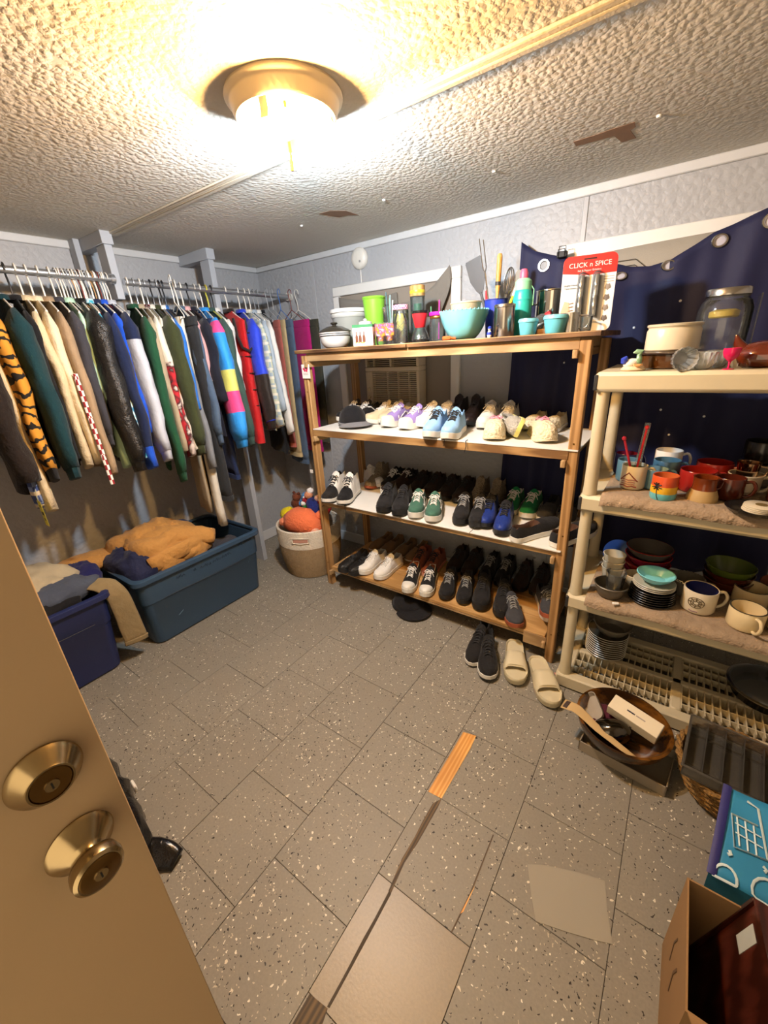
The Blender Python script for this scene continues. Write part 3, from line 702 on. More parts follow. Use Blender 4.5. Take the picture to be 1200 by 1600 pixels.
top_('charcoal_sweatshirt', 'charcoal sweatshirt with banded hem beside the leather jacket', 'sweatshirt', .845, [CHAR], .66, .205, .022, .48, .05, .07, .045, cuff=CHAR)
top_('mint_shirt', 'mint green shirt showing a narrow sleeve beside black leather', 'shirt', .885, [MINT], .74, .2, .016, .62, .06, .05, .04)
top_('leather_jacket', 'black leather jacket with creased full sleeve', J, .945, [LEATH], .72, .22, .040, .60, .10, .100, .078, cuff=LEATH, rz=-.05)
top_('tie_dye_shirt', 'aqua tie-dye long sleeved shirt', 'shirt', .985, [TIED], .78, .2, .016, .60, .10, .05, .04, rz=-.03)
top_('navy_jacket', 'navy track jacket with royal blue stripe and cuff', J, 1.03, [NAVYC], .76, .21, .024, .64, .115, .07, .048, bands=[((.86, 1.0), ROYAL)], rz=-.03)
top_('royal_blue_shirt', 'royal blue pullover beside the navy track jacket', 'shirt', 1.065, [ROYAL], .72, .205, .018, .50, .07, .06, .045)
top_('raglan_shirt', 'baseball raglan shirt with navy shoulder and pale grey sleeve', 'shirt', 1.115, [NAVYC, LGREY], .70, .21, .024, .58, .12, .085, .058, bands=[((0, .17), NAVYC)], cuff=LGREY)
for k in range(17):
    hang(.90 + .0135 * k + .0, ['white', 'red', 'white', 'clear', 'white', 'wood'][k % 6], random.uniform(-.06, .06), 0.0, True)
# --- rod into the corner
top_('green_sweatshirt', 'bottle green sweatshirt with hanging ribbed cuff', 'sweatshirt', 1.215, [DGREEN], .72, .21, .024, .70, .075, .07, .055, 'white', cuff=DGREEN)
top_('tan_shirt', 'tan shirt squeezed beside the green sweatshirt', 'shirt', 1.255, [TANC], .72, .205, .018, .60, .09, .06, .04, 'clear')
top_('cream_red_jacket', 'off-white jacket with red and black printed sleeve panel', J, 1.295, [OFFW, REDSPL], .74, .21, .020, .62, .11, .06, .04, bands=[((0, .30), OFFW)])
top_('white_track_top', 'off-white long sleeved top beside the olive jacket', 'shirt', 1.325, [OFFW], .72, .21, .016, .60, .12, .045, .035, 'clear')
top_('olive_jacket', 'dark olive jacket with plain round cuff', J, 1.365, [OLIVE], .72, .215, .032, .58, .12, .095, .07, 'black', cuff=OLIVE)
legs_('tan_trousers', 'long tan trousers hanging down into the blue storage tote', 1.405, TANC, 1.28, .13, .02, taper=.9, hem=False, dx=.02)
top_('white_blouse', 'white ruffled blouse beside the blue shirt', 'blouse', 1.425, [WHITEC], .62, .2, .016, .40, .04, .05, .045, 'clear')
top_('blue_shirt', 'mid blue shirt beside the white blouse', 'shirt', 1.455, [BLUEC], .70, .205, .016, .42, .06, .055, .045, 'black')
top_('grey_cardigan', 'long grey cardigan with turned hem beside dark trousers', 'cardigan', 1.49, [GREYC], .95, .2, .018, .72, .08, .045, .04, 'black')
legs_('charcoal_trousers', 'long charcoal trousers hanging full length, one white hanger showing', 1.54, DKTROUS, 1.20, .22, .034, 'white', .06, taper=.85, dx=.075)
legs_('white_trousers', 'twisted off-white trouser leg dangling into the blue tote', 1.385, OFFW, 1.36, .055, .022, 'white', taper=.75, hem=False, dx=.185)
top_('denim_shirt', 'washed grey-blue denim shirt with buttoned cuff', 'shirt', 1.585, [DENIM], .76, .21, .022, .56, .10, .07, .042, 'white', cuff=DENIM)
top_('pink_blouse', 'pale pink blouse beside the denim shirt', 'blouse', 1.615, [PINKC], .95, .2, .012, .30, .02, .05, .045, 'white')
top_('navy_blazer', 'very dark navy blazer with white label beside the colour block jacket', 'blazer', 1.655, [F('ink_cloth', '#1d1f2b')], .74, .205, .026, .40, .05, .075, .06, 'black')
legs_('dark_jeans', 'dark blue jeans hanging below the colour block jacket', 1.70, DENIMD, 1.12, .20, .022, 'white', .03, hem=DENIMD)
top_('colour_block_jacket', 'sky blue nylon jacket with lemon and hot pink sleeve bands', J, 1.735, [SKY, SKY], .72, .215, .034, .60, .115, .090, .088, 'white', -.05, bands=[((.02, .10), HOT), ((.40, .58), LEMON), ((.58, .76), HOT)], cuff=SKY)
top_('green_grey_jacket', 'grey-green jacket with elastic cuff beside the colour block jacket', J, 1.785, [PINE], .72, .215, .024, .60, .115, .075, .055, 'yellow', cuff=PINE)
top_('white_shirt', 'crisp white shirt beside the red vest', 'shirt', 1.825, [WHITEC], .70, .205, .018, .36, .05, .06, .05, 'black')
v = top_('puffer_vest', 'red quilted puffer vest with black trim', 'vest', 1.875, [PUFR], .82, .235, .034, 0, hcol='white', collar=PUFK, flare=1.12)
for k in range(5):
    zz = -.36 - k * .10; m = MB(); m.tube([(.247 * math.cos(q), .041 * math.sin(q), zz) for q in [2 * PI * j / 24 for j in range(25)]], .0035, 5, False); m.build('quilt_seam', PUFK, v)
m = MB(); m.tube([(.16, -.034, -.14), (.185, -.036, -.24), (.23, -.030, -.31), (.25, .0, -.33), (.23, .034, -.31), (.185, .036, -.24), (.16, .034, -.14)], .009, 6); m.build('armhole_trim', PUFK, v)
v = top_('puffer_jacket', 'royal blue puffer jacket with black quilted forearm', J, 1.94, [PUFB, PUFB], .66, .215, .034, .54, .12, .088, .068, 'white', -.12, bands=[((.52, .99), PUFK)], cuff=PUFK)
for k in range(5):
    t_ = .12 + .17 * k; m = MB(); c = (.215 - .035 + .12 * t_, 0, -.16 - .54 * t_); m.tube([(c[0] + (.088 - .02 * t_) * math.cos(q), .037 * math.sin(q), c[2] - .0) for q in [2 * PI * j / 18 for j in range(19)]], .003, 5, False); m.build('quilt_seam', PUFK, v)
top_('plaid_shirt', 'pale green and white plaid shirt beside the blue puffer', 'shirt', 1.985, [PLAIDG], .78, .205, .016, .58, .10, .05, .04, 'white')
top_('pale_blue_cardigan', 'pale blue-grey knit cardigan beside a white long sleeved top', 'cardigan', 2.02, [PALEB], .70, .205, .018, .50, .09, .05, .04, 'white')
top_('white_long_sleeve', 'white long sleeved top with narrow straight sleeve', 'shirt', 2.055, [WHITEC], .72, .205, .016, .63, .12, .05, .035, 'clear')
top_('black_skirt', 'short black dress hidden behind the white sleeve', 'dress', 2.085, [BLK], .95, .17, .018, 0, hcol='clear')
legs_('rust_trousers', 'dusty rust pink trousers hanging beside khaki ones', 2.105, RUST, 1.0, .15, .016, 'clear', taper=.95, dx=.07)
legs_('khaki_trousers', 'khaki trousers with turned hem beside the jeans', 2.135, KHAKI, 1.08, .15, .018, 'clear', taper=.95, dx=.085)
legs_('blue_jeans', 'mid blue jeans hanging full length near the shelf post', 2.175, DENIM, 1.14, .17, .020, 'blue', -.05, taper=.85, dx=.11)
legs_('magenta_trousers', 'long magenta trousers at the corner end of the rod', 2.245, MAG, 1.06, .20, .022, 'red', -.10, taper=.98, dx=.12)
legs_('olive_trousers', 'dark olive trousers last on the rod by the back wall', 2.29, DKOLIVE, 1.0, .20, .018, 'white', 0, taper=.95, dx=.14)
# yellow swing tag on the tiger jacket
yt = thing('price_tag', 'long yellow price tag dangling from the tiger jacket', 'tag', tuple(onx(55, 765, -2.17)))
MB().tube([(0, 0, 0), (.004, -.006, -.03), (0, -.004, -.055)], .0012, 5).build('string', plain('tag_string', '#a9a56a', .7), yt)
m = MB(); m.box(-.021, .021, -.0050, -.0042, -.165, -.05, .0002); m.build('card', plain('yellow_card', '#d8c93a', .6, v=.05), yt)
MB().box(-.013, .013, -.0056, -.0051, -.115, -.100).build('barcode', plain('print_grey', '#4d4628', .7), yt)
for k in range(4): MB().box(-.012, .010, -.0056, -.0051, -.072 - .006 * k - (.05 if k > 1 else 0), -.069 - .006 * k - (.05 if k > 1 else 0)).build('print_line', plain('print_grey', '#4d4628', .7), yt)

# ================================================================== WOODEN SHELF UNIT
PINEX = wood('pine_along_x', '#957650', '#bd9f72', 0); PINEZ = wood('pine_upright', '#8f6a3d', '#b8905e', 2)
PINEY = wood('pine_cross', '#96764e', '#bd9f72', 1); DARKX = wood('stained_board', '#4b3018', '#84603a', 0); OAKX = wood('honey_board', '#a37a45', '#c99f66', 0)
WHB = plain('white_board', '#dcdad3', .4, v=.05)
SX0, SX1, SY0, SY1 = -1.815, -.305, 1.752, 2.222
un = thing('shelf_unit', 'homemade open wooden shelf unit of four shelves filled with shoes', 'shelf unit', (0, 0, 0))
pw = .040
for (x, y) in ((SX0, SY0), (SX1 - pw, SY0), (SX0, SY1 - pw), (SX1 - pw, SY1 - pw)):
    MB().box(x, x + pw, y, y + pw, 0, 1.497 if y < 2 else 1.50, .002).build('post', PINEZ, un)
SZ = (.142, .628, 1.087, 1.527)      # shelf tops
# top: two boards with a seam, rails below
for (a, b_) in ((SX0 - .03, -1.098), (-1.094, SX1 + .03)): MB().box(a, b_, SY0 - .016, SY1 + .01, SZ[3] - .019, SZ[3], .0015).build('top_board', DARKX if a < -1.5 else DARKX, un)
MB().box(SX0 - .03, SX1 + .03, SY0 - .017, SY0 - .0155, SZ[3] - .004, SZ[3], .0003).build('edge_strip', PINEX, un)
MB().box(SX0 + pw, SX1 - pw, SY0 + .002, SY0 + .020, SZ[3] - .062, SZ[3] - .019, .0015).build('rail', PINEX, un)
MB().box(SX0 + pw, SX1 - pw, SY1 - .022, SY1 - .004, SZ[3] - .062, SZ[3] - .019, .0015).build('rail', PINEX, un)
# second shelf: thick stained rail, white panel
MB().box(SX0 + .035, SX1 - .035, SY0 - .004, SY0 + .034, SZ[2] - .044, SZ[2] - .006, .002).build('rail', wood('weathered_rail', '#6f4f2b', '#a98554', 0), un)
MB().box(SX0 + .035, SX1 + .0, SY0 - .006, SY1 - .002, SZ[2] - .006, SZ[2], .0008).build('white_panel', WHB, un)
# third shelf: three loose white panels on rails
MB().box(SX0 + .035, SX1 - .035, SY0 + .002, SY0 + .022, SZ[1] - .034, SZ[1] - .006, .0015).build('rail', PINEX, un)
MB().box(SX0 + .035, SX1 - .035, SY1 - .03, SY1 - .012, SZ[1] - .034, SZ[1] - .006, .0015).build('rail', PINEX, un)
for (a, b_) in ((SX0 + .04, -1.172), (-1.168, -.760), (-.756, SX1 - .02)): MB().box(a, b_, SY0 - .01, SY1 - .01, SZ[1] - .006, SZ[1], .0008).build('white_panel', WHB, un)
# bottom shelf: boards
for (a, b_) in ((SY0 + .006, SY0 + .150), (SY0 + .153, SY0 + .30), (SY0 + .303, SY1 - .01)): MB().box(SX0 + .045, SX1 - .05, a, b_, SZ[0] - .020, SZ[0], .0015).build('plank', OAKX, un)
MB().box(SX0 + .04, SX1 - .04, SY0 + .004, SY0 + .005, SZ[0] - .03, SZ[0] - .02).build('rail', PINEX, un)
# cleats under each shelf on both ends
for z in (SZ[0] - .02, SZ[1] - .034, SZ[2] - .044, SZ[3] - .062):
    for (a, b_) in ((SX0 + pw, SX0 + pw + .018), (SX1 - pw - .018, SX1 - pw)):
        MB().box(a, b_, SY0 - .022, SY1, z - .030, z, .0015).build('cleat', PINEY, un)
MB().box(SX0 + pw + .02, SX0 + .13, SY0 + .02, SY0 + .30, .142, .1475, .001).build('corner_offcut', PINEY, un)
MB().box(SX1 - .15, SX1 - pw, SY0 - .003, SY0 + .003, .075, .142, .001).build('gusset', PINEX, un)
for (x, z) in ((SX0 + .02, 1.30), (SX0 + .02, .64), (SX1 - .02, .70), (SX1 - .02, 1.11), (SX1 - .02, .17), (SX0 + .02, .17)):
    m = MB(); m.T = Matrix.Translation((x, SY0, z)) @ Matrix.Rotation(PI / 2, 4, 'X'); m.lathe([(.004, 0), (.003, .0015), (0, .0015)], 8, cap0=False); m.build('screw', BRZ, un)
p = ony(487, 736, SY0); MB().box(p.x - .012, p.x + .012, SY0 - .002, SY0 - .0005, p.z - .012, p.z + .010).build('paper_scrap', WHITE, un)
# hanging picture card
p = ony(478, 580, SY0 - .006)
cdn = thing('picture_card', 'small white card with pink flowers hung on the shelf post', 'card', (p.x, SY0 - .008, p.z))
MB().box(-.030, .030, -.001, .004, -.040, .036, .001).build('card', plain('card_white', '#e4ddd6', .6, v=.04), cdn)
PKF = plain('flower_pink', '#c22a55', .7)
for (x, z) in ((-.013, .012), (.013, .012), (0, .024), (-.006, .004), (.008, .002)):
    m = MB(); m.T = Matrix.Translation((x, -.001, z)) @ Matrix.Rotation(PI / 2, 4, 'X'); m.lathe([(.0075, 0), (.006, .0012), (0, .0012)], 9, cap0=False, ripple=lambda a, i: 1 + .2 * math.cos(5 * a)); m.build('flower', PKF, cdn)
for z in (-.012, -.019): MB().box(-.018, .018, -.0016, -.0009, z, z + .002).build('print_line', plain('print_soft', '#9a9189', .7), cdn)
MB().tube([(-.012, 0, .036), (0, -.001, .052), (.012, 0, .036)], .0012, 5).build('string', plain('tag_string2', '#b9b09a', .8), cdn)

# ================================================================== SHOES
WT = [(0, .34), (.03, .60), (.10, .76), (.28, .74), (.48, .82), (.66, 1.0), (.80, .98), (.90, .80), (.96, .56), (1, .22)]
TOPS = {'runner': [(0, .060), (.05, .082), (.12, .074), (.24, .056), (.36, .078), (.44, .082), (.60, .062), (.78, .043), (.93, .034), (1, .012)],
        'skate': [(0, .050), (.05, .060), (.15, .052), (.26, .044), (.38, .066), (.46, .068), (.62, .050), (.78, .036), (.93, .030), (1, .012)],
        'high': [(0, .085), (.05, .115), (.12, .118), (.26, .110), (.38, .115), (.46, .098), (.62, .066), (.78, .044), (.93, .034), (1, .012)],
        'loafer': [(0, .046), (.05, .056), (.15, .048), (.26, .040), (.44, .044), (.52, .052), (.64, .050), (.78, .042), (.93, .034), (1, .014)],
        'slipper': [(0, .045), (.05, .060), (.15, .058), (.26, .060), (.38, .072), (.5, .080), (.66, .082), (.80, .075), (.93, .055), (1, .022)]}
def spring(t): return .014 * max(0, (t - .72) / .28) ** 2
def shoe_set(key, style, up, sole, laces=None, lining=None, toe=None, heel=None, out=None, stripe=None, zs=.028, L=.285, W=.100, tongue=None, bow=True, wide=1.0, toe_t=.80):
    """the meshes of one shoe as (part name, mesh) pairs"""
    top = TOPS[style]; lin = lining or up; o0, o1 = (.05, .40) if style != 'loafer' else (.05, .50)
    parts = []
    ts = [0, .02, .05, .09, .15, .22, .30, .36, .40, .44, .50, .56, .62, .68, .74, .80, .86, .91, .95, .98, 1.0]
    hw = lambda t: lerp_tab(WT, t) * W / 2 * wide * .92
    Y = lambda t: L * (.5 - t)
    rows = []
    for t in ts:
        w = hw(t) * .95; h = lerp_tab(top, t); s = zs + spring(t) - .002; y = Y(t) * .985; rr = []
        if o0 <= t <= o1 - .02:
            cx = w * .66
            left = [(-(w - (w - cx) * (k / 5) ** 1.4), h * k / 5) for k in range(6)]
            mid = [(-cx * .80, h * .92), (-cx * .70, .014), (cx * .70, .014), (cx * .80, h * .92)]
            rr = left + mid + [(-x, z) for x, z in reversed(left)]
        else:
            for k in range(16):
                a = PI * k / 15; c, q = math.cos(a), math.sin(a); rr.append((-w * math.copysign(abs(c) ** .72, c), h * q ** .78))
        rows.append([(x, y, s + z) for x, z in rr])
    mats = [up, lin, toe or up, heel or up]
    def mf(i, j):
        t = (ts[min(i, len(ts) - 1)] + ts[min(i + 1, len(ts) - 1)]) / 2
        if o0 - .02 < t < o1 and 5 <= j <= 9: return 1
        if t > toe_t: return 2
        if t < .10: return 3
        return 0
    parts.append(('upper', MB().loft(rows, False, True, True, mf).mesh('upper', mats, 60)))
    # sole
    tt = [0, .015, .04, .1, .2, .3, .4, .5, .6, .7, .8, .87, .92, .96, .985, 1]
    ol = [(-hw(t), Y(t), t) for t in tt] + [(hw(t), Y(t), t) for t in reversed(tt)]
    lv = [(.93, 0), (1.0, .004), (1.0, .010), (1.02, zs * .6), (1.0, zs), (.90, zs + .001)]
    rings = [[(x * k, y * (k if abs(k - 1) > .03 else 1), z + spring(t)) for x, y, t in ol] for k, z in lv]
    parts.append(('sole', MB().loft(rings, True, True, True, lambda i, j: 1 if i < 2 else 0).mesh('sole', [sole, out or sole], 50)))
    if laces:
        m = MB(); n = 5 if style != 'loafer' else 3
        for k in range(n):
            t = .45 + .24 * k / n; zz = zs + lerp_tab(top, t) + spring(t); hwk = .55 * hw(t) * .5 + .006
            pts = [(-hwk, Y(t), zz - .008), (-hwk * .5, Y(t) - .003, zz - .0005), (0, Y(t) - .005, zz + .0015), (hwk * .5, Y(t) - .008, zz - .0005), (hwk, Y(t) - .012, zz - .008)]
            m.tube(pts, .0026, 5)
            m.tube([(-x, y, z + .001) for x, y, z in pts], .0026, 5)
        if bow:
            t = .43; zz = zs + lerp_tab(top, t) + .004
            for s in (-1, 1):
                m.tube([(0, Y(t), zz), (s * .014, Y(t) - .004, zz + .007), (s * .030, Y(t) - .014, zz - .004), (s * .020, Y(t) - .018, zz - .003), (0, Y(t) - .004, zz)], .0022, 5)
                m.tube([(0, Y(t), zz), (s * .018, Y(t) - .016, zz - .002), (s * .032, Y(t) - .034, zz - .022)], .0020, 5)
        parts.append(('laces', m.mesh('laces', laces, 180)))
    if tongue is not False and style != 'loafer' and style != 'slipper':
        h = lerp_tab(top, .4)
        m = MB(); rings = []
        for t, dz, w in ((.52, .0, .020), (.44, .004, .024), (.40, .012, .026), (.37, .022, .024), (.355, .026, .018)):
            zz = zs + lerp_tab(top, max(t, .40)) + dz
            rings.append([(x * w, Y(t) + dy, zz - .012 * x * x + q) for x, dy, q in ((-1, 0, 0), (-.5, -.001, 0), (0, -.002, 0), (.5, -.001, 0), (1, 0, 0), (.5, .004, -.005), (0, .004, -.005), (-.5, .004, -.005))])
        m.loft(rings, True, True, True); parts.append(('tongue', m.mesh('tongue', tongue or up, 60)))
    if stripe:
        m = MB()
        for s in (-1, 1):
            pth = []
            for t, kz in ((.16, .25), (.26, .55), (.36, .62), (.46, .40), (.58, .22), (.66, .30), (.64, .55)) if style == 'skate' else ((.20, .2), (.30, .5), (.42, .75), (.50, .85)):
                pth.append((s * (hw(t) * .95 * (1 - .30 * kz ** 1.4) + .001), Y(t), zs + lerp_tab(top, t) * kz))
            m.tube(pth, .0038, 6)
        parts.append(('side_stripe', m.mesh('side_stripe', stripe, 180)))
    return parts, L
def put_shoe(name, label, cat, S_, toe, yaw, z, group, tilt=None, dz=0.0):
    parts, L = S_
    a = math.radians(yaw); fw = Vector((math.sin(a), -math.cos(a), 0)); c = Vector((toe.x, toe.y, z)) - fw * (L / 2)
    t = thing(name, label, cat, (c.x, c.y, z + dz + .0005), a, group)
    if tilt: t.rotation_euler = (tilt[0], tilt[1], a)
    for n, me in parts: ob(n, me, t)
    return t
def pair(name, label, S_, z, p1, p2, yaw, yaw2=None, cat='shoe'):
    for p, y in ((p1, yaw), (p2, yaw if yaw2 is None else yaw2)):
        put_shoe(name, label, cat, S_, onz(p[0], p[1], z), y, z, 'pairs of shoes: ' + label)
def pair_w(name, label, S_, z, x, y, yaw, gap=.115, cat='shoe', yaw2=None):
    """placed by the toe point on the shelf"""
    a = math.radians(yaw); sd = Vector((math.cos(a), math.sin(a), 0))
    for k, s in enumerate((-.5, .5)):
        put_shoe(name, label, cat, S_, Vector((x, y, 0)) + sd * gap * s, yaw if (k == 0 or yaw2 is None) else yaw2, z, 'pairs of shoes: ' + label)
RB = plain('white_rubber', '#d8d5cb', .5, v=.06); BR = plain('black_rubber', '#161616', .55); CRR = plain('cream_rubber', '#cdbf9f', .55); GUM = plain('gum_rubber', '#9a4f33', .5)
LW = plain('white_lace', '#e6e3dc', .8); LB = plain('black_lace', '#202022', .8); LG = plain('grey_lace', '#8a8a88', .8)
SU = lambda k, c, r=.85: fabric(k, c, 600, r, .12, .25, 20)
sBLK = SU('shoe_black', '#1b1a1b'); sWHT = SU('shoe_white', '#dedbd3'); sBEI = SU('shoe_beige', '#cbbd9b'); sPUR = SU('shoe_purple', '#9b86c4'); sBLU = SU('shoe_ice_blue', '#86aed3')
sGRN = SU('shoe_green', '#3d6353'); sROY = SU('shoe_metal_blue', '#1b2f74', .4); sGRY = SU('shoe_dark_grey', '#3b3b3e'); sTAN = SU('shoe_tan_suede', '#7d6244'); sRST = SU('shoe_rust', '#8a4a33')
sBRN = SU('shoe_dark_brown', '#2e2019'); sFUR = fabric('shoe_fur', '#8a7b66', 60, .95, .3, 1.0, 40); sEMR = SU('shoe_emerald', '#1c7a4a'); sCRO = fabric('crochet_cream', '#dccfae', 90, .95, .15, 1.0, 30)
sMAR = m_leather('maroon_black_leather', '#1e1314'); sLEA = LEATH; PNKL = plain('pink_ribbon', '#d88a9d', .7); LIL = plain('lilac_lace', '#c9b9e6', .8); LINW = SU('lining_grey', '#9a9a9a')
sCHK = m_check('black_white_check', '#26262a', '#8a8a8d', 70.0)

SH = {
 'beige': shoe_set('beige', 'runner', sBEI, RB, LW, sWHT, zs=.026), 'purple': shoe_set('purple', 'skate', sPUR, RB, LW, sWHT, toe=RB, zs=.034, stripe=LW, heel=sCHK),
 'white': shoe_set('white', 'runner', sWHT, RB, LW, LINW, zs=.028), 'blue': shoe_set('blue', 'runner', sBLU, RB, LB, sBLU, zs=.030, L=.30),
 'maroon': shoe_set('maroon', 'high', sMAR, BR, None, sMAR, zs=.022, L=.28), 'bwhite': shoe_set('bwhite', 'runner', sBLK, RB, LW, sBLK, stripe=LW),
 'crochet': shoe_set('crochet', 'slipper', sCRO, sCRO, PNKL, sWHT, zs=.012, L=.26, W=.115, bow=True), 'cream': shoe_set('cream', 'loafer', sCRO, RB, None, sBEI, zs=.020, L=.25, W=.095),
 'panda': shoe_set('panda', 'high', sWHT, RB, LB, sBLK, toe=sBLK, heel=sBLK, zs=.030, out=BR, L=.30, toe_t=.60), 'blackrun': shoe_set('blackrun', 'runner', sBLK, BR, LB, sBLK, zs=.032, L=.30, W=.108),
 'green': shoe_set('green', 'skate', sGRN, RB, LW, sWHT, zs=.034, stripe=LW, L=.29), 'brown': shoe_set('brown', 'runner', sBRN, BR, LB, sBRN, zs=.026), 'bwlace': shoe_set('bwlace', 'runner', sBLK, BR, LG, sBLK, zs=.030, L=.29),
 'fur': shoe_set('fur', 'high', sFUR, GUM, None, sFUR, zs=.02), 'metal': shoe_set('metal', 'runner', sROY, BR, LB, sBLK, toe=sROY, heel=sBLK, zs=.026, L=.30, tongue=sBLK), 'emerald': shoe_set('emerald', 'skate', sEMR, RB, LW, sWHT, zs=.03),
 'slipon': shoe_set('slipon', 'loafer', sBLK, RB, None, SU('pile_brown', '#4a3122'), zs=.026, L=.30, W=.106), 'leather': shoe_set('leather', 'loafer', sLEA, BR, LB, sBLK, zs=.026, L=.28), 'plainwhite': shoe_set('plainwhite', 'skate', sWHT, RB, LW, LINW, zs=.030, L=.28),
 'tan': shoe_set('tan', 'loafer', sTAN, RB, None, sTAN, zs=.012, L=.27), 'rust': shoe_set('rust', 'runner', sRST, SU('coral_foam', '#d98a64'), LB, sRST, zs=.034, out=SU('lime_rubber', '#b8b83a')),
 'conv': shoe_set('conv', 'skate', sBLK, RB, LW, sWHT, toe=RB, zs=.030, L=.29, W=.098), 'blacklace': shoe_set('blacklace', 'skate', sBLK, BR, LG, sGRY, zs=.026, L=.29), 'bigblack': shoe_set('bigblack', 'runner', sBLK, BR, LB, sBLK, zs=.036, L=.31, W=.112),
 'gumgrey': shoe_set('gumgrey', 'skate', sGRY, GUM, LG, sBRN, zs=.026, L=.29, W=.106), 'darkslip': shoe_set('darkslip', 'loafer', sGRY, RB, None, sBLK, zs=.024, L=.29), 'floorblack': shoe_set('floorblack', 'runner', sBLK, RB, LB, sBLK, zs=.030, out=BR, L=.30, W=.110),
}
z2, z3, z4 = SZ[2], SZ[1], SZ[0]
P_ = 'sneaker'
# second shelf
pair_w(P_, 'black sneaker with white laces behind the grey cap', SH['bwhite'], z2, -1.70, 1.93, -12)
pair(P_, 'beige knit sneaker with white laces beside the grey cap', SH['beige'], z2, (571, 664), (593, 665), -22, -14)
pair(P_, 'purple and checked skate sneaker with thick white toe', SH['purple'], z2, (598, 670), (626, 674), -4)
pair(P_, 'plain white lace-up sneaker beside the purple pair', SH['white'], z2, (652, 671), (676, 671), -2)
pair(P_, 'ice blue knit running shoe with dark laces trailing over the edge', SH['blue'], z2, (668, 688), (697, 691), 12)
pair_w('ankle_boot', 'dark maroon leather ankle boot standing behind the ice blue pair', SH['maroon'], z2, -.985, 2.045, 4, .10)
pair_w(P_, 'white sneaker half hidden behind the crochet slippers', SH['white'], z2, -.775, 2.005, 4, .10)
put_shoe('crochet_slipper', 'cream crochet slipper tied with a pink bow beside the silver lined one', 'slipper', SH['crochet'], onz(770, 691, z2), 16, z2, 'crochet slippers')
put_shoe('crochet_slipper', 'cream crochet slipper with long pink ribbon beside the right post', 'slipper', SH['crochet'], onz(858, 695, z2), 30, z2, 'crochet slippers')
pair_w('ballet_flat', 'cream canvas flat between the crochet slippers', SH['cream'], z2, -.555, 2.03, -4, .10)
# silver-lined slipper lying on its side
p = onz(797, 687, z2); sv = put_shoe('lined_slipper', 'yellow edged slipper lying on its side showing silver lining', 'slipper', shoe_set('silver', 'loafer', fabric('silver_lining', '#a9a59a', 90, .5, .4, 1.0, 40), SU('lemon_edge', '#ddd47c'), None, fabric('silver_lining', '#a9a59a'), zs=.022, L=.25), Vector((p.x + .065, p.y - .005, 0)), 30, z2, 'odd slippers', (0, math.radians(-68), 0), .045)
# third shelf
pair('high_top', 'black and white high-top sneaker at the end by the basket', SH['panda'], z3, (507, 790), (532, 793), 14, 18, 'shoe')
put_shoe(P_, 'white sneaker with spotted tongue lying sideways behind the high-tops', 'shoe', SH['white'], onz(597, 764, z3), 62, z3, 'odd shoes')
put_shoe('fur_boot', 'spotted fur boot behind the white sneaker', 'shoe', SH['fur'], Vector((-1.63, 2.03, 0)), 4, z3, 'odd shoes')
put_shoe(P_, 'dark sneaker with thick white sole beside the spotted fur boot', 'shoe', shoe_set('dw', 'skate', sBRN, RB, None, sBLK, zs=.036), onz(596, 776, z3), -25, z3, 'odd shoes')
pair(P_, 'all black running shoe with thick sole beside the green pair', SH['blackrun'], z3, (596, 805), (621, 810), 20)
pair(P_, 'green suede skate shoe with white side stripe', SH['green'], z3, (647, 814), (674, 820), 22)
pair_w(P_, 'black sneaker in the rear row behind the all black runners', SH['bwhite'], z3, -1.46, 2.05, 2, .10)
pair_w(P_, 'dark brown shoe in the rear row behind the green suede pair', SH['brown'], z3, -1.04, 2.055, 2, .10)
pair_w(P_, 'dark brown lace-up against the wall on the third shelf', SH['brown'], z3, -1.25, 2.055, 2, .10)
pair(P_, 'black sneaker with grey zigzag laces beside the metallic blue pair', SH['bwlace'], z3, (716, 824), (742, 829), 14)
pair_w('fur_boot', 'grey fur lined boot behind the grey laced sneakers', SH['fur'], z3, -.83, 2.005, 2, .10)
pair(P_, 'metallic blue and black running shoe', SH['metal'], z3, (756, 829), (781, 841), 12)
pair_w(P_, 'emerald green sneaker with white laces behind the slip-ons', SH['emerald'], z3, -.62, 2.005, 2, .10)
for q0, q1 in (((800, 848), (866, 826)), ((858, 862), (912, 840))):
    hp, tq = onz(*q0, z3), onz(*q1, z3); hp.y += .004 if q0[0] < 830 else .045; tq.y += .004 if q0[0] < 830 else .045; a = math.atan2(tq.x - hp.x, -(tq.y - hp.y)); h = math.degrees(a); fw = Vector((math.sin(a), -math.cos(a), 0)); put_shoe('slip_on_shoe', 'black pile lined slip-on with white sole, heel over the shelf edge', 'shoe', SH['slipon'], hp + fw * .300, h, z3, 'pairs of shoes: pile lined slip-ons')
pair_w('slip_on_shoe', 'charcoal slip-on with white sole in the rear behind the pile lined pair', SH['darkslip'], z3, -.425, 2.0, 2, .10)
# bottom shelf
pair('dress_shoe', 'shiny black leather shoe beside the plain white sneakers', SH['leather'], z4, (531, 898), (547, 903), -2)
pair(P_, 'plain all white sneaker on the honey coloured bottom shelf', SH['plainwhite'], z4, (562, 901), (587, 909), -2)
pair_w('loafer', 'tan suede flat against the wall, end of the bottom shelf', SH['tan'], z4, -1.605, 2.055, 0, .10)
pair_w('loafer', 'brown suede moccasin behind the white sneakers', SH['tan'], z4, -1.39, 2.05, 0, .10)
pair_w(P_, 'rust running shoe with coral and lime sole', SH['rust'], z4, -1.175, 1.915, 4, .10)
pair(P_, 'black canvas sneaker with white toe cap and laces', SH['conv'], z4, (635, 931), (663, 937), 18)
pair(P_, 'black casual shoe with grey laces beside the canvas pair', SH['blacklace'], z4, (694, 941), (722, 948), 16)
pair(P_, 'chunky plain black running shoe on the bottom shelf', SH['bigblack'], z4, (749, 958), (783, 970), 16)
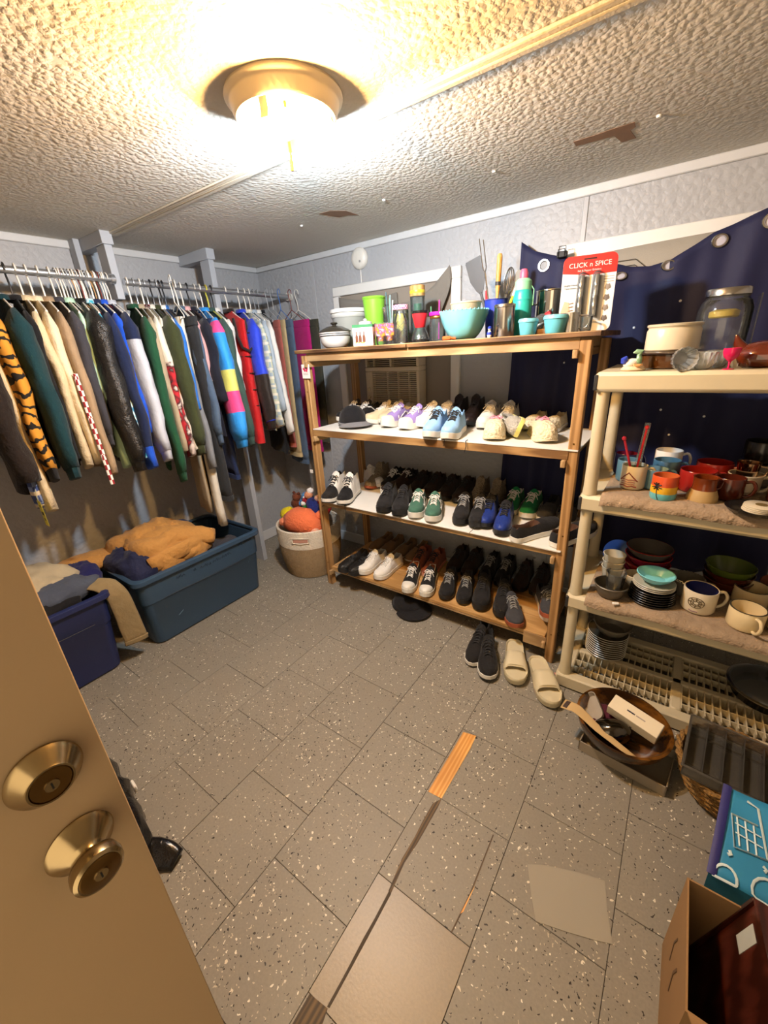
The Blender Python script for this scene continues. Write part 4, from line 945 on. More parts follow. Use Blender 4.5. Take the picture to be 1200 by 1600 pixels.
pair_w('loafer', 'brown loafer in the rear row behind the grey laced black pair', SH['brown'], z4, -.975, 2.055, 2, .10)
pair_w(P_, 'black sneaker in the rear row behind the chunky pair', SH['bwlace'], z4, -.755, 2.05, 2, .10)
put_shoe(P_, 'charcoal skate shoe with gum sole flat on the bottom shelf', 'shoe', SH['gumgrey'], onz(808, 986, z4), 30, z4, 'gum soled shoes')
put_shoe(P_, 'charcoal skate shoe with gum sole resting on its pair', 'shoe', SH['gumgrey'], onz(858, 990, z4), 18, z4, 'gum soled shoes', (math.radians(-7), 0), .050)
put_shoe(P_, 'dark sneaker with white sole tucked behind the right post', 'shoe', shoe_set('dw2', 'skate', sGRY, RB, LW, sBLK, zs=.034), Vector((-.345, 1.86, 0)), 28, z4, 'odd shoes')
pair_w(P_, 'black shoe against the wall behind the gum soled pair', SH['brown'], z4, -.545, 2.055, 2, .10)
# loose laces hanging over shelf edges
def loose(label, px, z, mat, drop, name='loose_lace'):
    p = onz(px[0], px[1], z); q = [(p.x, p.y + .02, z + .004), (p.x, SY0 - .014, z + .004), (p.x + .004, SY0 - .018, z - drop * .4), (p.x - .004, SY0 - .017, z - drop)]
    o = MB().tube(q, .0018, 5).build(name, mat); tag(o, label, 'lace', 'loose laces')
loose('long black lace dangling from the high-top over the third shelf', (540, 790), z3, LB, .16)
loose('dark lace hanging over the edge below the ice blue shoe', (728, 690), z2, LB, .05)
loose('short dark lace tip below the other ice blue shoe', (688, 690), z2, LB, .03)

# ------------------------------------------------------------------ caps
def cap(name, label, loc, rz, crown, brim, r=.088, flatten=1.0, parent_label=None):
    t = thing(name, label, 'cap', loc, rz)
    rows = []
    for i in range(9):
        a = PI / 2 * i / 8; rr = r * math.cos(a) ** .8 if i < 8 else .002
        rows.append([(rr * math.cos(q) * (1 + .04 * nz((math.cos(q) * 2, math.sin(q) * 2, i * .3))), rr * 1.12 * math.sin(q), .008 + .105 * flatten * math.sin(a) * (1 + .08 * nz((math.cos(q), math.sin(q), 3)))) for q in [2 * PI * j / 28 for j in range(28)]])
    c = MB().loft(rows, True, False, True).build('crown', crown, t, angle=180)
    MB().lathe([(.006, 0), (.005, .004), (0, .005)], 10, (0, 0, .008 + .105 * flatten), cap0=False).build('button', brim, c)
    def br(u, v):
        a = -PI / 2 + (u - .5) * 2.3; rr = r * 1.02 + v * .075 * math.cos((u - .5) * 2.6)
        return Vector((rr * math.cos(a), rr * 1.10 * math.sin(a), .008 + .014 * math.cos((u - .5) * 3) - v * .012))
    MB().grid(br, 20, 6).build('brim', brim, t, solid=.004, angle=60)
    MB().tube([(r * 1.01 * math.cos(q), r * 1.13 * math.sin(q), .010) for q in [2 * PI * j / 32 for j in range(33)]], .006, 6, False).build('sweatband', brim, t)
    return t
p = onz(533, 668, z2)
gcap = cap('baseball_cap', 'black baseball cap with grey brim edge on the white shelf', (p.x + .02, p.y + .09, z2 + .010), .9, BLK, F('cap_grey', '#77777a'), .085, .95)
p = onz(625, 958, 0)
cap('slouch_hat', 'slouched black hat lying on the floor under the shelf', (p.x, p.y + .10, .009), 1.0, BLK, BLK, .098, .62)
# ------------------------------------------------------------------ shoes and slides on the floor
put_shoe(P_, 'black running shoe with white sole on the floor, leaning on its pair', 'shoe', SH['floorblack'], onz(735, 1043, 0), 6, 0, 'floor running shoes', (math.radians(5), 0), .002)
put_shoe(P_, 'black running shoe with white sole beside the cream slides', 'shoe', SH['floorblack'], onz(762, 1068, 0), 22, 0, 'floor running shoes')
FOAM = plain('cream_foam', '#c8bd9d', .6, v=.06, bmp=.05)
def slide(label, toe, heel):
    a_ = onz(*toe); b_ = onz(*heel); d = (a_ - b_); L = min(.30, max(.26, d.length)); yaw = math.atan2(d.x, -d.y)
    c = a_ - d.normalized() * L / 2; W = .112
    t = thing('slide_sandal', label, 'sandal', (c.x, c.y, .0005), yaw, 'cream foam slides')
    hw = lambda q: (lerp_tab(WT, q) * .82 + .18 * math.sin(PI * min(1, max(0, q))) ** .5) * W / 2
    Y = lambda q: L * (.5 - q)
    tt = [0, .015, .04, .1, .2, .3, .4, .5, .6, .7, .8, .87, .92, .96, .985, 1]
    ol = [(-hw(q), Y(q), q) for q in tt] + [(hw(q), Y(q), q) for q in reversed(tt)]
    lv = [(.92, 0), (1.0, .006), (.97, .016), (1.03, .024), (1.05, .034), (1.0, .040), (.94, .038), (.90, .030), (.5, .029)]
    MB().loft([[(x * k, y * (1 + (k - 1) * .5), z + .008 * max(0, (q - .8) / .2) ** 2) for x, y, q in ol] for k, z in lv], True, True, True).build('footbed', FOAM, t, angle=60)
    rows = []
    for q, h in ((.40, .074), (.42, .080), (.50, .079), (.60, .073), (.70, .065), (.765, .058), (.775, .054)):
        w = hw(q) * 1.02; rows.append([(-w * math.copysign(abs(math.cos(a)) ** .6, math.cos(a)), Y(q) + (.010 * (math.sin(a)) if q > .7 else -.010 * math.sin(a)), .020 + (h - .020) * math.sin(a) ** .7) for a in [PI * k / 18 for k in range(19)]])
    MB().loft(rows, False, False, False).build('strap', FOAM, t, solid=.007, angle=60)
    return t
slide('cream foam slide sandal beside the black running shoes', (806, 1074), (803, 1008))
slide('cream foam slide sandal beside the plastic shelf leg', (864, 1110), (836, 1034))

# ================================================================== THINGS ON TOP OF THE WOODEN UNIT
ZT = SZ[3] + .0005
def tp(px, Y_, z=ZT): q = ony(px, 540, Y_); return Vector((q.x, Y_, z))
GL = glass('clear_glass', '#f6f9f9', .05, .03); GLF = glass('frosted_plastic', '#cfd2cf', .3, .45); GLG = glass('tinted_glass', '#dbeaee', .05, .05); CLP = glass('clear_plastic', '#eff2f2', .12, .07)
TURQ = plain('turquoise_glaze', '#79c6cf', .25, v=.06); ENW = plain('white_enamel', '#e6e4de', .2, v=.03); BLKG = plain('black_gloss', '#1d1c1b', .2); LIME = plain('lime_plastic', '#86c83a', .4, v=.05)
TEALP = plain('teal_plastic', '#2fb5a4', .35, v=.06); GREENP = plain('pale_green_plastic', '#8fd3a2', .4); PINKP = plain('pink_plastic', '#e2607f', .4); REDP = plain('red_plastic', '#cf2a33', .35); MAGP = plain('magenta_plastic', '#c0289a', .35)
CHROME = plain('polished_steel', '#cfcdc8', .08, 1.0, v=.03); BAMB = wood('bamboo', '#b98a4a', '#d8b070', 2); BLUEP = plain('blue_plastic', '#2a3fae', .35); DKGP = plain('dark_nylon', '#2c2b2b', .5); YELP = plain('yellow_plastic', '#e0cc3a', .4)
def lt(parent, name, prof, mat, n=24, c=(0, 0, 0), **kw): return MB().lathe(prof, n, c, **kw).build(name, mat, parent)

p = tp(525, 1.90); k = 1 / ppm(p)
t = thing('enamel_pot', 'white enamel pot with two dark bands and black lid', 'pot', p); r = 24 * k
lt(t, 'bowl', [(.55 * r, 0), (.72 * r, .006), (.9 * r, .03), (r, .066), (1.02 * r, .084), (.97 * r, .084), (.9 * r, .05), (.5 * r, .01), (0, .01)], ENW, 32)
for z in (.062, .072): lt(t, 'band', [(r * 1.004, z), (r * 1.016, z + .001), (r * 1.012, z + .0045), (r, z + .005)], BLKG, 32, cap0=False)
lid = lt(t, 'lid', [(1.05 * r, .084), (1.06 * r, .087), (.9 * r, .096), (.5 * r, .112), (.2 * r, .116), (0, .116)], plain('dark_lid', '#3a352c', .25), 32)
lt(lid, 'knob', [(.12 * r, .115), (.14 * r, .122), (.25 * r, .128), (.2 * r, .134), (0, .136)], plain('dark_lid', '#3a352c'), 14)

p = tp(570, 1.80)
t = thing('bottle_box', 'small white carton with green top and printed brown bottles', 'box', p, .42)
MB().box(-.052, .052, -.030, .030, 0, .098, .001).build('carton', plain('carton_white', '#e9e6dd', .6, v=.03), t)
MB().box(-.0525, .0525, -.0305, .0305, .086, .1, .0008).build('top_flap', plain('carton_green', '#2f7d4c', .6), t)
for i, x in enumerate((-.032, -.014, .006)):
    for s_ in (0,): MB().lathe([(.0075, 0), (.0075, .026), (.003, .036), (.003, .05), (0, .05)], 8, (x, -.0305, .018), sq=(1, .12)).build('printed_bottle', plain('print_amber', '#6b3a1c', .6), t)
for i, y in enumerate((-.008, .004)): MB().lathe([(.005, 0), (.005, .018), (.002, .025), (.002, .034), (0, .034)], 8, (.0526, y, .03), sq=(.12, 1)).build('printed_bottle', plain('print_amber', '#6b3a1c', .6), t)
for x in (-.036, -.022, -.006, .004): MB().lathe([(.006, 0), (.005, .004), (0, .005)], 8, (x, -.0305, .014), sq=(1, .15)).build('printed_fruit', plain('print_gold', '#c9b13f', .6), t)

p = tp(549, 2.10); k = 1 / ppm(p)
t = thing('food_canister', 'big frosted plastic food canister with white lid', 'canister', p); r = 28 * k
lt(t, 'tub', [(.74 * r, 0), (.78 * r, .01), (.92 * r, .16), (.95 * r, .17)], plain('frosted_grey', '#a9aca6', .4, v=.05), 28)
lt(t, 'band', [(.95 * r, .165), (.985 * r, .17), (.985 * r, .185), (.95 * r, .19)], plain('frosted_light', '#c9cbc6', .4), 28, cap0=False)
lt(t, 'lid', [(.95 * r, .19), (1.03 * r, .192), (1.03 * r, .206), (.99 * r, .212), (0, .212)], ENW, 28)

p = tp(573, 1.93); k = 1 / ppm(p); r = 11 * k
t = thing('glass_jar', 'small squat glass jar with pale knob lid', 'jar', p)
lt(t, 'jar', [(.8 * r, 0), (r, .01), (r, .095), (.85 * r, .105)], GL, 20); l_ = lt(t, 'lid', [(.9 * r, .105), (.95 * r, .11), (.9 * r, .122), (.4 * r, .127), (0, .127)], plain('pale_lid', '#d5d2cb', .3), 20); lt(l_, 'knob', [(.2 * r, .126), (.3 * r, .135), (0, .140)], plain('pale_lid', '#d5d2cb'), 12)

p = tp(588, 2.04); k = 1 / ppm(p)
t = thing('lime_tumbler', 'tall lime green plastic tumbler with rolled rim', 'cup', p); r = 17 * k
lt(t, 'cup', [(.70 * r, 0), (.72 * r, .01), (.98 * r, .235), (1.03 * r, .238), (1.05 * r, .246), (1.0 * r, .250), (.94 * r, .246), (.68 * r, .02), (0, .02)], LIME, 28)

p = tp(611, 2.02); k = 1 / ppm(p)
t = thing('straw_glass', 'slim clear tumbler holding drinking straws', 'glass', p); r = 11 * k
lt(t, 'glass', [(.8 * r, 0), (.85 * r, .01), (r, .19)], GL, 20)
for i, (dx, c, h) in enumerate(((-.008, '#2c5f63', .26), (.004, '#86a8ad', .245), (.0, '#4f9a6a', .23), (.009, '#d9dfe0', .22))):
    MB().tube([(dx * .4, 0, .01), (dx * 2, .004 * i - .004, h)], .0033, 8).build('straw', plain('straw_%d' % i, c, .4), t)
p = tp(616, 2.13)
t = thing('dark_tumbler', 'smoky grey tumbler standing behind the lime cup', 'cup', p); lt(t, 'cup', [(.03, 0), (.031, .01), (.04, .21), (.037, .21), (.028, .02), (0, .02)], plain('smoke_plastic', '#5c5a58', .3), 24); lt(t, 'rim', [(.0405, .205), (.042, .208), (.0405, .212), (.037, .211)], plain('smoke_plastic', '#5c5a58'), 24, cap0=False)

PRN = m_tie('tumbler_print', ['#e8b53a', '#d97b2b', '#8a4a8c', '#d9d3c6'], 34.0)
for i, (px, lab) in enumerate(((597, 'clear tumbler printed with orange and yellow figures beside the carton'), (611, 'clear tumbler printed with orange and yellow figures beside the swirl bottle'))):
    p = tp(px, 1.86 + .012 * i); k = 1 / ppm(p); r = 10.5 * k
    t = thing('printed_tumbler', lab, 'glass', p, group='printed tumblers'); lt(t, 'glass', [(.78 * r, 0), (.82 * r, .012), (r, .105)], GL, 20)
    lt(t, 'print', [(.83 * r, .018), (.99 * r, .098)], PRN, 20, cap0=False)
p = tp(627, 1.84); k = 1 / ppm(p); r = 11 * k
t = thing('swirl_bottle', 'clear ribbed glass bottle with narrow neck', 'bottle', p)
lt(t, 'bottle', [(.9 * r, 0), (r, .008), (r, .085), (.93 * r, .105), (.62 * r, .135), (.5 * r, .148), (.55 * r, .150), (.55 * r, .156)], GL, 24, ripple=lambda a, i: 1 + .03 * math.cos(8 * a + i))
for j in range(6): MB().tube([(r * 1.0 * math.cos(a + j), r * 1.0 * math.sin(a + j), .012 + .09 * a / 3) for a in [3 * q / 10 for q in range(11)]], .0016, 5).build('swirl_rib', GL, t)
p = tp(628, 1.99); k = 1 / ppm(p); r = 12 * k
t = thing('candy_jar', 'tall jar of yellow sweets with pink checked lid', 'jar', p)
lt(t, 'jar', [(.9 * r, 0), (r, .01), (r, .155), (.9 * r, .165)], GL, 22); lt(t, 'filling', [(.9 * r, .006), (.9 * r, .145), (0, .15)], plain('yellow_filling', '#b7a93f', .7, v=.4, scale=90), 22); lt(t, 'lid', [(1.0 * r, .165), (1.0 * r, .185), (.9 * r, .188), (0, .188)], m_check('pink_check', '#d86a9a', '#f2d5df', 120.0), 22)
p = tp(654, 2.06); k = 1 / ppm(p); r = 11 * k
t = thing('infuser_bottle', 'clear glass bottle with bamboo lid', 'bottle', p)
lt(t, 'bottle', [(.95 * r, 0), (r, .01), (r, .225)], GLG, 22); lt(t, 'liner', [(.55 * r, .01), (.55 * r, .19)], plain('green_sleeve', '#2f6b4c', .5), 16, cap1=True); lt(t, 'lid', [(1.02 * r, .225), (1.04 * r, .23), (1.04 * r, .272), (.9 * r, .276), (0, .276)], BAMB, 22); lt(t, 'strap', [(1.05 * r, .238), (1.07 * r, .24), (1.07 * r, .25), (1.05 * r, .252)], YELP, 22, cap0=False)
p = tp(657, 1.88); k = 1 / ppm(p); r = 13 * k
t = thing('blender_cup', 'upturned clear personal blender cup with red blade collar', 'blender', p)
lt(t, 'base', [(1.15 * r, 0), (1.15 * r, .012), (1.0 * r, .016)], BLKG, 22); lt(t, 'dome', [(1.1 * r, .014), (.95 * r, .035), (.62 * r, .062), (.55 * r, .068)], GL, 22, cap0=False)
lt(t, 'collar', [(.55 * r, .066), (.62 * r, .07), (.9 * r, .12), (.92 * r, .128), (0, .128)], REDP, 22); lt(t, 'cap', [(.92 * r, .128), (.98 * r, .13), (.98 * r, .14), (0, .142)], BLKG, 22)
for a in range(3): MB().tube([(0, 0, .02), (.016 * math.cos(a * 2.1), .016 * math.sin(a * 2.1), .03)], .003, 5).build('blade', CHROME, t)
p = tp(684, 1.90); k = 1 / ppm(p); r = 12.5 * k
t = thing('straw_tumbler', 'clear jar tumbler with magenta lid and straw', 'tumbler', p)
lt(t, 'jar', [(.92 * r, 0), (r, .01), (r, .085), (.88 * r, .1), (.88 * r, .115)], GLG, 22); lt(t, 'gold_band', [(.92 * r, .1), (.95 * r, .102), (.95 * r, .108), (.92 * r, .11)], BRASS, 22, cap0=False); lt(t, 'lid', [(1.0 * r, .112), (1.04 * r, .114), (1.04 * r, .126), (.95 * r, .129), (0, .129)], MAGP, 22)
MB().tube([(.006, 0, .01), (.010, 0, .178)], .0032, 8).build('straw', MAGP, t)
p = tp(675, 2.06); t = thing('straw_tumbler', 'plain dark tumbler with green straw behind the magenta lid', 'tumbler', p)
lt(t, 'cup', [(.026, 0), (.034, .12), (.03, .12), (.0, .02)], plain('smoke_plastic', '#5c5a58'), 20); MB().tube([(0, 0, .02), (-.004, 0, .17)], .003, 8).build('straw', plain('straw_2', '#4f9a6a'), t)

p = tp(724, 1.868); k = 1 / ppm(p); r = 37 * k
t = thing('scalloped_bowl', 'large turquoise bowl with raised diamond pattern and beaded rim', 'bowl', p)
fac = lambda a, i: 1 + (.018 * math.cos(9 * a + (PI / 2 if i % 2 else 0)) if 1 < i < 6 else 0)
lt(t, 'bowl', [(.42 * r, 0), (.50 * r, .004), (.66 * r, .022), (.80 * r, .05), (.90 * r, .078), (.97 * r, .102), (1.0 * r, .116), (.96 * r, .118), (.85 * r, .08), (.5 * r, .02), (0, .015)], TURQ, 54, ripple=fac)
m = MB()
for j in range(36): m.lathe([(.0035, -.002), (.0035, .002), (0, .0045)], 6, (r * .985 * math.cos(j * PI / 18), r * .985 * math.sin(j * PI / 18), .118))
m.build('beaded_rim', TURQ, t)
t2 = thing('cream_bowl', 'cream stoneware bowl nested in the turquoise bowl', 'bowl', (p.x + .004, p.y + .01, ZT + .0165)); r2 = r * .63
lt(t2, 'bowl', [(.3 * r2, 0), (.40 * r2, .004), (.68 * r2, .04), (.93 * r2, .105), (r2, .135), (.96 * r2, .136), (.6 * r2, .04), (0, .012)], plain('stoneware', '#b9ad92', .5, bmp=.1), 30); lt(t2, 'rim', [(r2, .129), (1.02 * r2, .132), (1.0 * r2, .1365)], plain('stoneware', '#b9ad92'), 30, cap0=False)
t = thing('orange_peeler', 'small orange plastic gadget beside the turquoise bowl', 'gadget', tp(698, 1.795), .4); MB().box(-.02, .02, -.008, .008, 0, .018, .005).build('body', plain('orange_plastic', '#d8622a', .4), t); MB().tube([(.018, 0, .01), (.04, 0, .006)], .005, 8).build('handle', plain('orange_plastic', '#d8622a'), t)

# utensil crock and its utensils
p = tp(772, 2.04); k = 1 / ppm(p); r = 17 * k
t = thing('utensil_crock', 'tall blue cup holding cooking utensils', 'crock', p); lt(t, 'cup', [(.8 * r, 0), (.82 * r, .008), (r, .165), (.95 * r, .165), (.76 * r, .02), (0, .02)], BLUEP, 26); lt(t, 'rim', [(1.0 * r, .16), (1.05 * r, .163), (1.0 * r, .168)], GL, 26, cap0=False)
UB = Vector((p.x, p.y, ZT))
def uten(name, label, dx, dy, h, lean, parts, cat='utensil'):
    u = thing(name, label, cat, UB + Vector((dx, dy, .021)), group='utensils in the blue crock'); u.rotation_euler = (lean[1], lean[0], 0)
    for nm, b_, mt in parts: b_.build(nm, mt, u)
uten('spatula', 'wide black slotted spatula leaning out of the crock', -.020, .0, .3, (-.30, .0), [('handle', MB().box(-.006, .006, -.003, .003, 0, .19, .001), DKGP), ('blade', MB().loft([[(-w, -.0015, z), (w, -.0015, z), (w, .0015, z), (-w, .0015, z)] for w, z in ((.008, .185), (.018, .20), (.038, .25), (.040, .33), (.036, .338))]), DKGP)])
uten('carving_fork', 'long two tined steel carving fork beside the spatula', -.008, -.012, .4, (-.16, .03), [('handle', MB().tube([(0, 0, 0), (0, 0, .15)], .006, 8), DKGP), ('shank', MB().tube([(0, 0, .15), (0, 0, .26)], .0035, 8), STEEL), ('tine', MB().tube([(0, 0, .26), (-.008, 0, .28), (-.009, 0, .40)], .0022, 6), STEEL), ('tine', MB().tube([(0, 0, .26), (.008, 0, .28), (.009, 0, .39)], .0022, 6), STEEL)])
uten('wooden_spoon', 'wooden handled utensil standing upright in the crock', .002, -.004, .3, (.03, 0), [('handle', MB().tube([(0, 0, .0), (0, 0, .16), (0, 0, .20), (0, 0, .315), (0, 0, .325)], [.006, .007, .011, .012, .008], 12), OAK), ('ferrule', MB().lathe([(.0125, .20), (.0125, .215)], 12, cap0=False), DKGP)])
m = MB()
for j in range(6):
    a = j * PI / 6; m.tube([(.022 * math.sin(q) * math.cos(a), .022 * math.sin(q) * math.sin(a), .16 + .055 * (1 - math.cos(q))) for q in [2 * PI * i / 18 for i in range(19)]], .0012, 5, False)
uten('whisk', 'steel balloon whisk in the crock', .020, .004, .28, (.16, 0), [('handle', MB().tube([(0, 0, 0), (0, 0, .165)], .007, 8), STEEL), ('wires', m, STEEL)])
uten('turner', 'narrow dark turner with rounded end in the crock', .026, .014, .28, (.30, 0), [('handle', MB().tube([(0, 0, 0), (0, 0, .16)], .006, 8), DKGP), ('blade', MB().loft([[(-w, -.002, z), (w, -.002, z), (w, .002, z), (-w, .002, z)] for w, z in ((.010, .155), (.016, .18), (.018, .25), (.012, .262))]), plain('olive_nylon', '#5e5a4c', .5))])
uten('peeler', 'yellow and black handled peeler in the crock', .028, -.012, .2, (.36, 0), [('handle', MB().tube([(0, 0, 0), (0, 0, .13), (0, 0, .16)], [.006, .008, .006], 8), YELP), ('grip', MB().lathe([(.0088, .10), (.0088, .125)], 10, cap0=False), DKGP), ('blade', MB().box(-.006, .006, -.001, .001, .155, .20), STEEL)])
uten('tongs', 'red handled tool in the crock beside the carving fork', -.024, -.010, .2, (-.10, .02), [('handle', MB().tube([(0, 0, 0), (0, 0, .14), (0, 0, .185)], [.006, .009, .006], 8), REDP), ('loop', MB().tube([(0, 0, .18), (-.006, 0, .195), (0, 0, .205), (.006, 0, .195), (0, 0, .18)], .0016, 5), STEEL)])

p = tp(786, 1.86); k = 1 / ppm(p); r = 15.5 * k
t = thing('steel_canister', 'plain brushed steel canister with lipped lid', 'canister', p)
lt(t, 'body', [(.96 * r, 0), (r, .003), (r, .112)], STEEL, 32); lt(t, 'lid', [(r, .1125), (1.03 * r, .114), (1.03 * r, .122), (.98 * r, .126), (0, .127)], STEEL, 32)
p = tp(764, 1.80); t = thing('china_figurine', 'tiny blue and white china figurine beside the steel canister', 'figurine', p)
lt(t, 'body', [(.008, 0), (.009, .004), (.011, .012), (.007, .024), (.005, .028)], ENW, 14); lt(t, 'apron', [(.0105, .010), (.0118, .014), (.0095, .022)], BLUEP, 14, cap0=False); lt(t, 'head', [(.003, .027), (.0075, .033), (.0065, .040), (0, .044)], ENW, 12); lt(t, 'bonnet', [(.0078, .034), (.0082, .040), (0, .046)], BLUEP, 12, cap0=False)
p = tp(812, 1.98); k = 1 / ppm(p); r = 14 * k
t = thing('sports_bottle', 'teal water bottle with pale green cap and pink spout', 'bottle', p)
lt(t, 'body', [(.92 * r, 0), (r, .008), (r, .15), (.9 * r, .175), (.82 * r, .182)], TEALP, 26); lt(t, 'grip_ring', [(1.0 * r, .14), (1.04 * r, .144), (1.0 * r, .15)], TEALP, 26, cap0=False); c_ = lt(t, 'cap', [(.84 * r, .182), (.86 * r, .19), (.86 * r, .215), (.6 * r, .226), (0, .228)], GREENP, 26); lt(c_, 'spout', [(.42 * r, .226), (.44 * r, .248), (.3 * r, .262), (0, .264)], PINKP, 16); MB().tube([(.8 * r, 0, .2), (1.15 * r, 0, .18), (1.1 * r, 0, .12)], .002, 5).build('loop', GREENP, t)
p = tp(838, 1.835)
t = thing('spray_jar', 'clear plastic container with red cap lying tilted', 'container', p + Vector((-.03, .055, .040)), 0); t.rotation_euler = (0, math.radians(62), .25)
lt(t, 'tub', [(.022, -.05), (.024, -.046), (.024, .04), (.016, .05)], CLP, 20); lt(t, 'cap', [(.018, .05), (.018, .068), (.012, .072), (0, .072)], REDP, 18)
p = tp(857, 2.08); k = 1 / ppm(p); r = 24 * k
t = thing('steel_pot', 'tall shiny steel stock pot behind the aqua bowls', 'pot', p)
lt(t, 'body', [(.94 * r, 0), (r, .008), (r, .172), (1.04 * r, .174), (1.03 * r, .178), (.97 * r, .175), (.95 * r, .02), (0, .02)], CHROME, 36)
MB().tube([(-r * .99, 0, .13), (-r * 1.25, -.01, .125), (-r * 1.25, -.04, .125), (-r * .9, -.045, .13)], .004, 6).build('handle', CHROME, t); lt(t, 'base_band', [(1.0 * r, .0), (1.02 * r, .002), (1.02 * r, .022), (1.0 * r, .024)], plain('tan_band', '#8d6c4a', .5), 36, cap0=False)
for (px, Y_, w, h, lab) in ((823, 1.815, 14.5, .058, 'small aqua bowl with snap lid beside the tilted container'), (865, 1.84, 18, .064, 'larger aqua bowl with snap lid beside the steel mug')):
    p = tp(px, Y_); k = 1 / ppm(p); r = w * k; t = thing('lidded_bowl', lab, 'bowl', p, group='aqua lidded bowls')
    lt(t, 'bowl', [(.74 * r, 0), (.80 * r, .004), (.92 * r, h * .6), (.97 * r, h * .8)], plain('aqua_plastic', '#62b9cc', .3, v=.05), 28); lt(t, 'lid', [(.97 * r, h * .8), (1.04 * r, h * .82), (1.04 * r, h * .94), (.96 * r, h * 1.03), (0, h * 1.04)], plain('aqua_lid', '#74c2d2', .35, v=.05), 28); lt(t, 'seal', [(.95 * r, h * 1.03), (.93 * r, h * 1.07), (.88 * r, h * 1.04)], CLP, 28, cap0=False)
p = tp(889, 1.865); k = 1 / ppm(p); r = 12 * k
t = thing('steel_mug', 'tapered brushed steel mug with loop handle', 'mug', p); lt(t, 'body', [(1.1 * r, 0), (1.1 * r, .004), (r, .07), (.95 * r, .07), (1.0 * r, .01), (0, .01)], STEEL, 26)
MB().tube(smooth([(r * 1.0, 0, .058), (r * 1.9, 0, .055), (r * 2.1, 0, .035), (r * 1.8, 0, .016), (r * 1.08, 0, .012)]), .003, 7).build('handle', STEEL, t)
p = tp(912, 1.80); t = thing('glass_votive', 'small clear glass votive in front of the grinder pack', 'glass', p); lt(t, 'cup', [(.014, 0), (.018, .004), (.020, .05), (.017, .05), (.012, .012), (0, .012)], GL, 18); lt(t, 'foot', [(.017, 0), (.019, .002), (.015, .006)], GL, 18, cap0=False)

# blister card of pepper grinders
p = ony(908, 522, 1.905)
pk = thing('grinder_pack', 'red and white blister card with two steel spice grinders', 'package', (p.x + .004, 1.905, ZT)); pk.rotation_euler = (math.radians(-7), 0, math.radians(12))
def rrect(w, h, r_, n=5):
    pts = []
    for cx, cz, a0 in ((w - r_, r_, -90), (w - r_, h - r_, 0), (-w + r_, h - r_, 90), (-w + r_, r_, 180)):
        for q in range(n + 1): a = math.radians(a0 + 90 * q / n); pts.append((cx + r_ * math.cos(a), cz + r_ * math.sin(a)))
    return pts
CW, CH = .094, .272
CARDW = plain('card_gloss_white', '#e9e8e4', .3, v=.03); CARDR = plain('card_red', '#c8352f', .35, v=.04)
ol = rrect(CW, CH, .022)
MB().loft([[(x, y, z) for x, z in ol] for y in (0, .003)]).build('card', CARDW, pk)
rp = [(x, z) for x, z in ol if z > CH - .07]; rp = [(CW, CH - .068)] + [q for q in rp] + [(-CW, CH - .058), (0, CH - .070)]
MB().loft([[(x * .998, y, z) for x, z in rp] for y in (-.0008, 0.0)]).build('red_header', CARDR, pk)
for x in (-.022, .030):
    m = MB(); m.lathe([(.010, .055), (.0115, .06), (.0115, .12), (.0095, .124), (.0095, .128), (.0115, .132), (.0115, .195), (.009, .2), (0, .2)], 18, (x, -.011, 0)); m.build('spice_grinder', CHROME, pk)
    m = MB(); m.lathe([(.015, .048), (.016, .05), (.016, .203), (.012, .21), (0, .211)], 14, (x, -.004, 0), sq=(1, 1.3)); m.build('blister', CLP, pk)
text('CLICK n SPICE', .0235, ENW, pk, (0, -.0012, CH - .034), (PI / 2, 0, 0)); text('Salt & Pepper Grinders', .0088, ENW, pk, (0, -.0012, CH - .053), (PI / 2, 0, 0))
MB().box(-.022, .022, -.0012, .0035, CH - .016, CH - .011).build('hang_slot', DBLK, pk)
text('Single-Hand\nOperation', .0105, plain('print_slate', '#56707f', .6), pk, (-.062, -.0012, .166), (PI / 2, 0, 0))
for i in range(3): MB().box(.054, .088, -.0008, 0, .190 - .009 * i, .192 - .009 * i).build('print_line', plain('print_soft', '#9a9189'), pk)
for i, z in enumerate((.155, .118, .082, .045)):
    m = MB(); [m.lathe([(.006, 0), (.005, .001), (0, .001)], 8, (0, 0, 0)) for _ in (0,)]
    m2 = MB(); m2.T = Matrix.Translation((.070, -.0005, z)) @ Matrix.Rotation(PI / 2, 4, 'X'); m2.lathe([(.011, 0), (.010, .0006), (0, .0006)], 12, cap0=False, ripple=lambda a, i: 1 + .2 * math.sin(7 * a)); m2.build('printed_spice', plain('print_pepper_%d' % (i % 2), ['#8a8178', '#6d6560'][i % 2], .6), pk)
HANDP = plain('print_hand', '#d8a98c', .6)
m = MB(); m.loft([[(x, y, z) for x, z in ((-.090, .02), (-.060, .012), (-.052, .06), (-.060, .11), (-.078, .115), (-.088, .08))] for y in (-.0009, -.0001)]); m.build('printed_hand', HANDP, pk)
for i in range(4): MB().tube([(-.062, -.0008, .105 - .013 * i), (-.046, -.0008, .108 - .013 * i)], .0045, 6, flat=.15).build('printed_finger', HANDP, pk)

